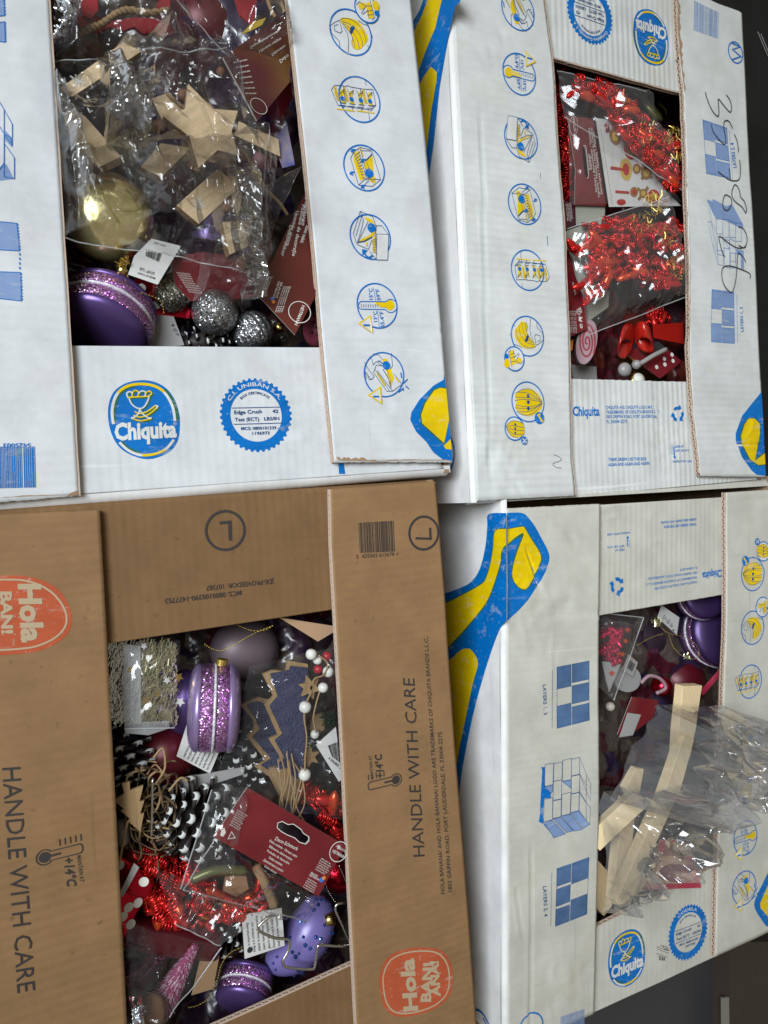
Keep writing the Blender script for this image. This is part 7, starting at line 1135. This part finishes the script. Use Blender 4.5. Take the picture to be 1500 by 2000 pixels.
    card('header_card', 'dark red card with a white corner above the hazy bag', 'card', [(1234, 1361), (1286, 1368), (1276, 1402), (1228, 1438), (1206, 1434)], -.034, 'card', [], group='maroon header cards'); single('white_corner', 'white card corner under the dark red card', 'card', [(1226, 1392), (1252, 1396), (1236, 1436), (1210, 1440)], -.032, .0006, 'tagd'); single('pink_stick', 'thin crimson card edge right of the stake top', 'card', [(1414, 1302), (1418, 1306), (1374, 1358), (1370, 1352)], -.03, .003, 'card2'); ball('pale_ball', 'small pale ball at the left wall', 'ball', (1192, 1380), -.05, 9, 'cream2')
    stake('square wooden stake sticking up out of the bag mouth', [(1334, 1340), (1372, 1339), (1368, 1362), (1360, 1420), (1348, 1480), (1322, 1484), (1326, 1420), (1332, 1366)], .006, .012, .02, -.04)
    stake('long main wooden stake running diagonally to the lower left', [(1336, 1438), (1356, 1444), (1330, 1540), (1262, 1690), (1232, 1766), (1212, 1774), (1204, 1760), (1246, 1664), (1294, 1560)], .014, .013, 0, .05)
    stake('short wooden stake crossing at the left', [(1243, 1543), (1269, 1571), (1218, 1618), (1172, 1662), (1166, 1656), (1164, 1618)], .010, .014, -.5, 0)
    stake('narrow wooden stake partly under the main one', [(1222, 1560), (1242, 1570), (1236, 1640), (1210, 1752), (1196, 1760), (1206, 1660)], -.012, .012); stake('shadowed wooden stake at the left wall', [(1168, 1680), (1186, 1700), (1196, 1768), (1180, 1790), (1162, 1770)], -.03, .012); stake('dim wooden stake behind the crinkled film', [(1244, 1500), (1258, 1502), (1250, 1548), (1234, 1560), (1222, 1540)], -.018, .010)
    T, s = card('header_card', 'pink red header card with white circle logo over the lower flap edge', 'card', [(1290, 1640), (1348, 1641), (1358, 1690), (1370, 1734), (1252, 1738)], .0035, 'card2', [('HEITMANN', (1308, 1662), (1348, 1660), (0, -7)), ('DECO', (1328, 1651), (1346, 1649), (0, -4)), ('BRAUNS', (1318, 1706), (1336, 1705), (0, -3.5)), ('HEITMANN', (1318, 1710), (1341, 1709), (0, -3.5))] + lines((1305, 1680), (1, .05), (0, 5), 4, 40, (0, -3), 7) + lines((1320, 1714), (1, 0), (1, 3.4), 4, 36, (0, -2.4), 8), .08, .0, extra=lambda a, s: (a.fill('card_dark', [s.uv(p) for p in ell((1333, 1656), 23, 17)], lay=0), a.line('txt', .0006, [s.uv(p) for p in ell((1333, 1656), 23, 17)], True, 1), a.disc('txtb', s.uv((1346, 1702)), .0026), a.disc('txto', s.uv((1351, 1703)), .0022, 3)))
    film('plastic_bag', 'big crumpled clear bag bulging out of the box over the right flap', [(1262, 1372), (1405, 1376), (1388, 1525), (1176, 1556)], .016, .022, .020, 53, 'film_big', 160, edge=.8, fr=24, group='clear plastic bags', dz=(-.014, .010, .004, -.014))
    film('plastic_bag', 'loose hazy fold of clear film lying on the right flap', [(1380, 1378), (1455, 1394), (1505, 1455), (1395, 1515)], .010, .010, .009, 54, 'film_big', 90, edge=.9, fr=20, group='clear plastic bags')
    film('plastic_bag', 'lower end of clear film wrapped round the stakes', [(1168, 1540), (1375, 1528), (1300, 1640), (1168, 1776)], .018, .012, .015, 55, 'film_big', 130, edge=.8, fr=26, group='clear plastic bags', dz=(-.010, .0, -.004, -.016)); film('plastic_bag', 'thin film tail between the stakes and the pink card', [(1290, 1650), (1390, 1640), (1300, 1740), (1222, 1790)], .008, .004, .006, 56, 'film_thin', 60, edge=.5, fr=40, group='clear plastic bags', dz=(0, 0, 0, -.012))
M['magenta'] = mat('magenta_metallic', (0.62, 0.015, 0.09), .25, .7); M['card_dark'] = mat('dark_maroon_print', (0.16, 0.01, 0.02), 0.4)
# ================================================================ surroundings
def surroundings():
    P = [(-1.2, -1.2, -.24), (1.8, -1.2, -.24), (1.8, 1.4, -.24), (-1.2, 1.4, -.24)]; put('floor', mesh([Vector(p) for p in P], [(0, 1, 2, 3)]), M['floor'], kind='structure')
    # black fabric sheet at the right edge
    vs = []; N = 40
    for j in range(N + 1):
        for i in range(N + 1):
            p = (1380 + 260 * i / N, -80 + 1010 * j / N); q = W(p[0], p[1], -.16); q.z += .012 * noise.noise(q * 12) + .004 * noise.noise(q * 40); vs.append(q)
    w1 = N + 1; put('black_cover', mesh(vs, [(j * w1 + i, (j + 1) * w1 + i, (j + 1) * w1 + i + 1, j * w1 + i + 1) for j in range(N) for i in range(N)]), M['blackcloth'], label='black fabric cover to the right of the upper white box', cat='fabric cover', smooth=True)
    for k, L in enumerate(([(1480, 62), (1500, 110)], [(1486, 66), (1502, 104)])): string('pale_thread', 'faint pale cord on the black cover, ' + ('longer one' if k == 0 else 'shorter one'), 'cord', [(x, y, -.15) for x, y in L], .0005, 'tagd', group='faint cords on the black cover')
    # lower objects at the bottom right
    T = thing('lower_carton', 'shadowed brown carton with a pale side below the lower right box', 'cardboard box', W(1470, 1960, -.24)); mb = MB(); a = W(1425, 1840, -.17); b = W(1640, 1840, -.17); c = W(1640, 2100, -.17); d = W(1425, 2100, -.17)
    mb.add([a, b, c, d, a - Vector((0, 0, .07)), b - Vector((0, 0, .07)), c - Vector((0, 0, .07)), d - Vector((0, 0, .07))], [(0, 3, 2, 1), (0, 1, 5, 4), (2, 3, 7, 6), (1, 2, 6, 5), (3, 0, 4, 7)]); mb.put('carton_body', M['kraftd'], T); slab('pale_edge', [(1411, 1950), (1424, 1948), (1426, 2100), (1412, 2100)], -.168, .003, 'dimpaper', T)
    slab('grey_panel', [(1040, 2100), (1180, 1900), (1440, 1800), (1412, 2100)], -.2, .01, 'greypanel')[0].select_set(False); o = bpy.data.objects.get('grey_panel'); tag(o, 'dark grey smooth panel below the lower right box', 'panel')
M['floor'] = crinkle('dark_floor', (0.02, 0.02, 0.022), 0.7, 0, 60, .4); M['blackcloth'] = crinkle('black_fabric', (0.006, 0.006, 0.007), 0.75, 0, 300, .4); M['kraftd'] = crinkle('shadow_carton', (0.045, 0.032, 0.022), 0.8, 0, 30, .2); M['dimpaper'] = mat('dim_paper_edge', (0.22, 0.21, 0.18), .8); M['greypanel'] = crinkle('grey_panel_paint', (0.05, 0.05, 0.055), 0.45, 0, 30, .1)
box_tl(); box_tr(); box_br(); box_bl()
contents_tl(); contents_tr(); contents_bl(); contents_br(); surroundings()
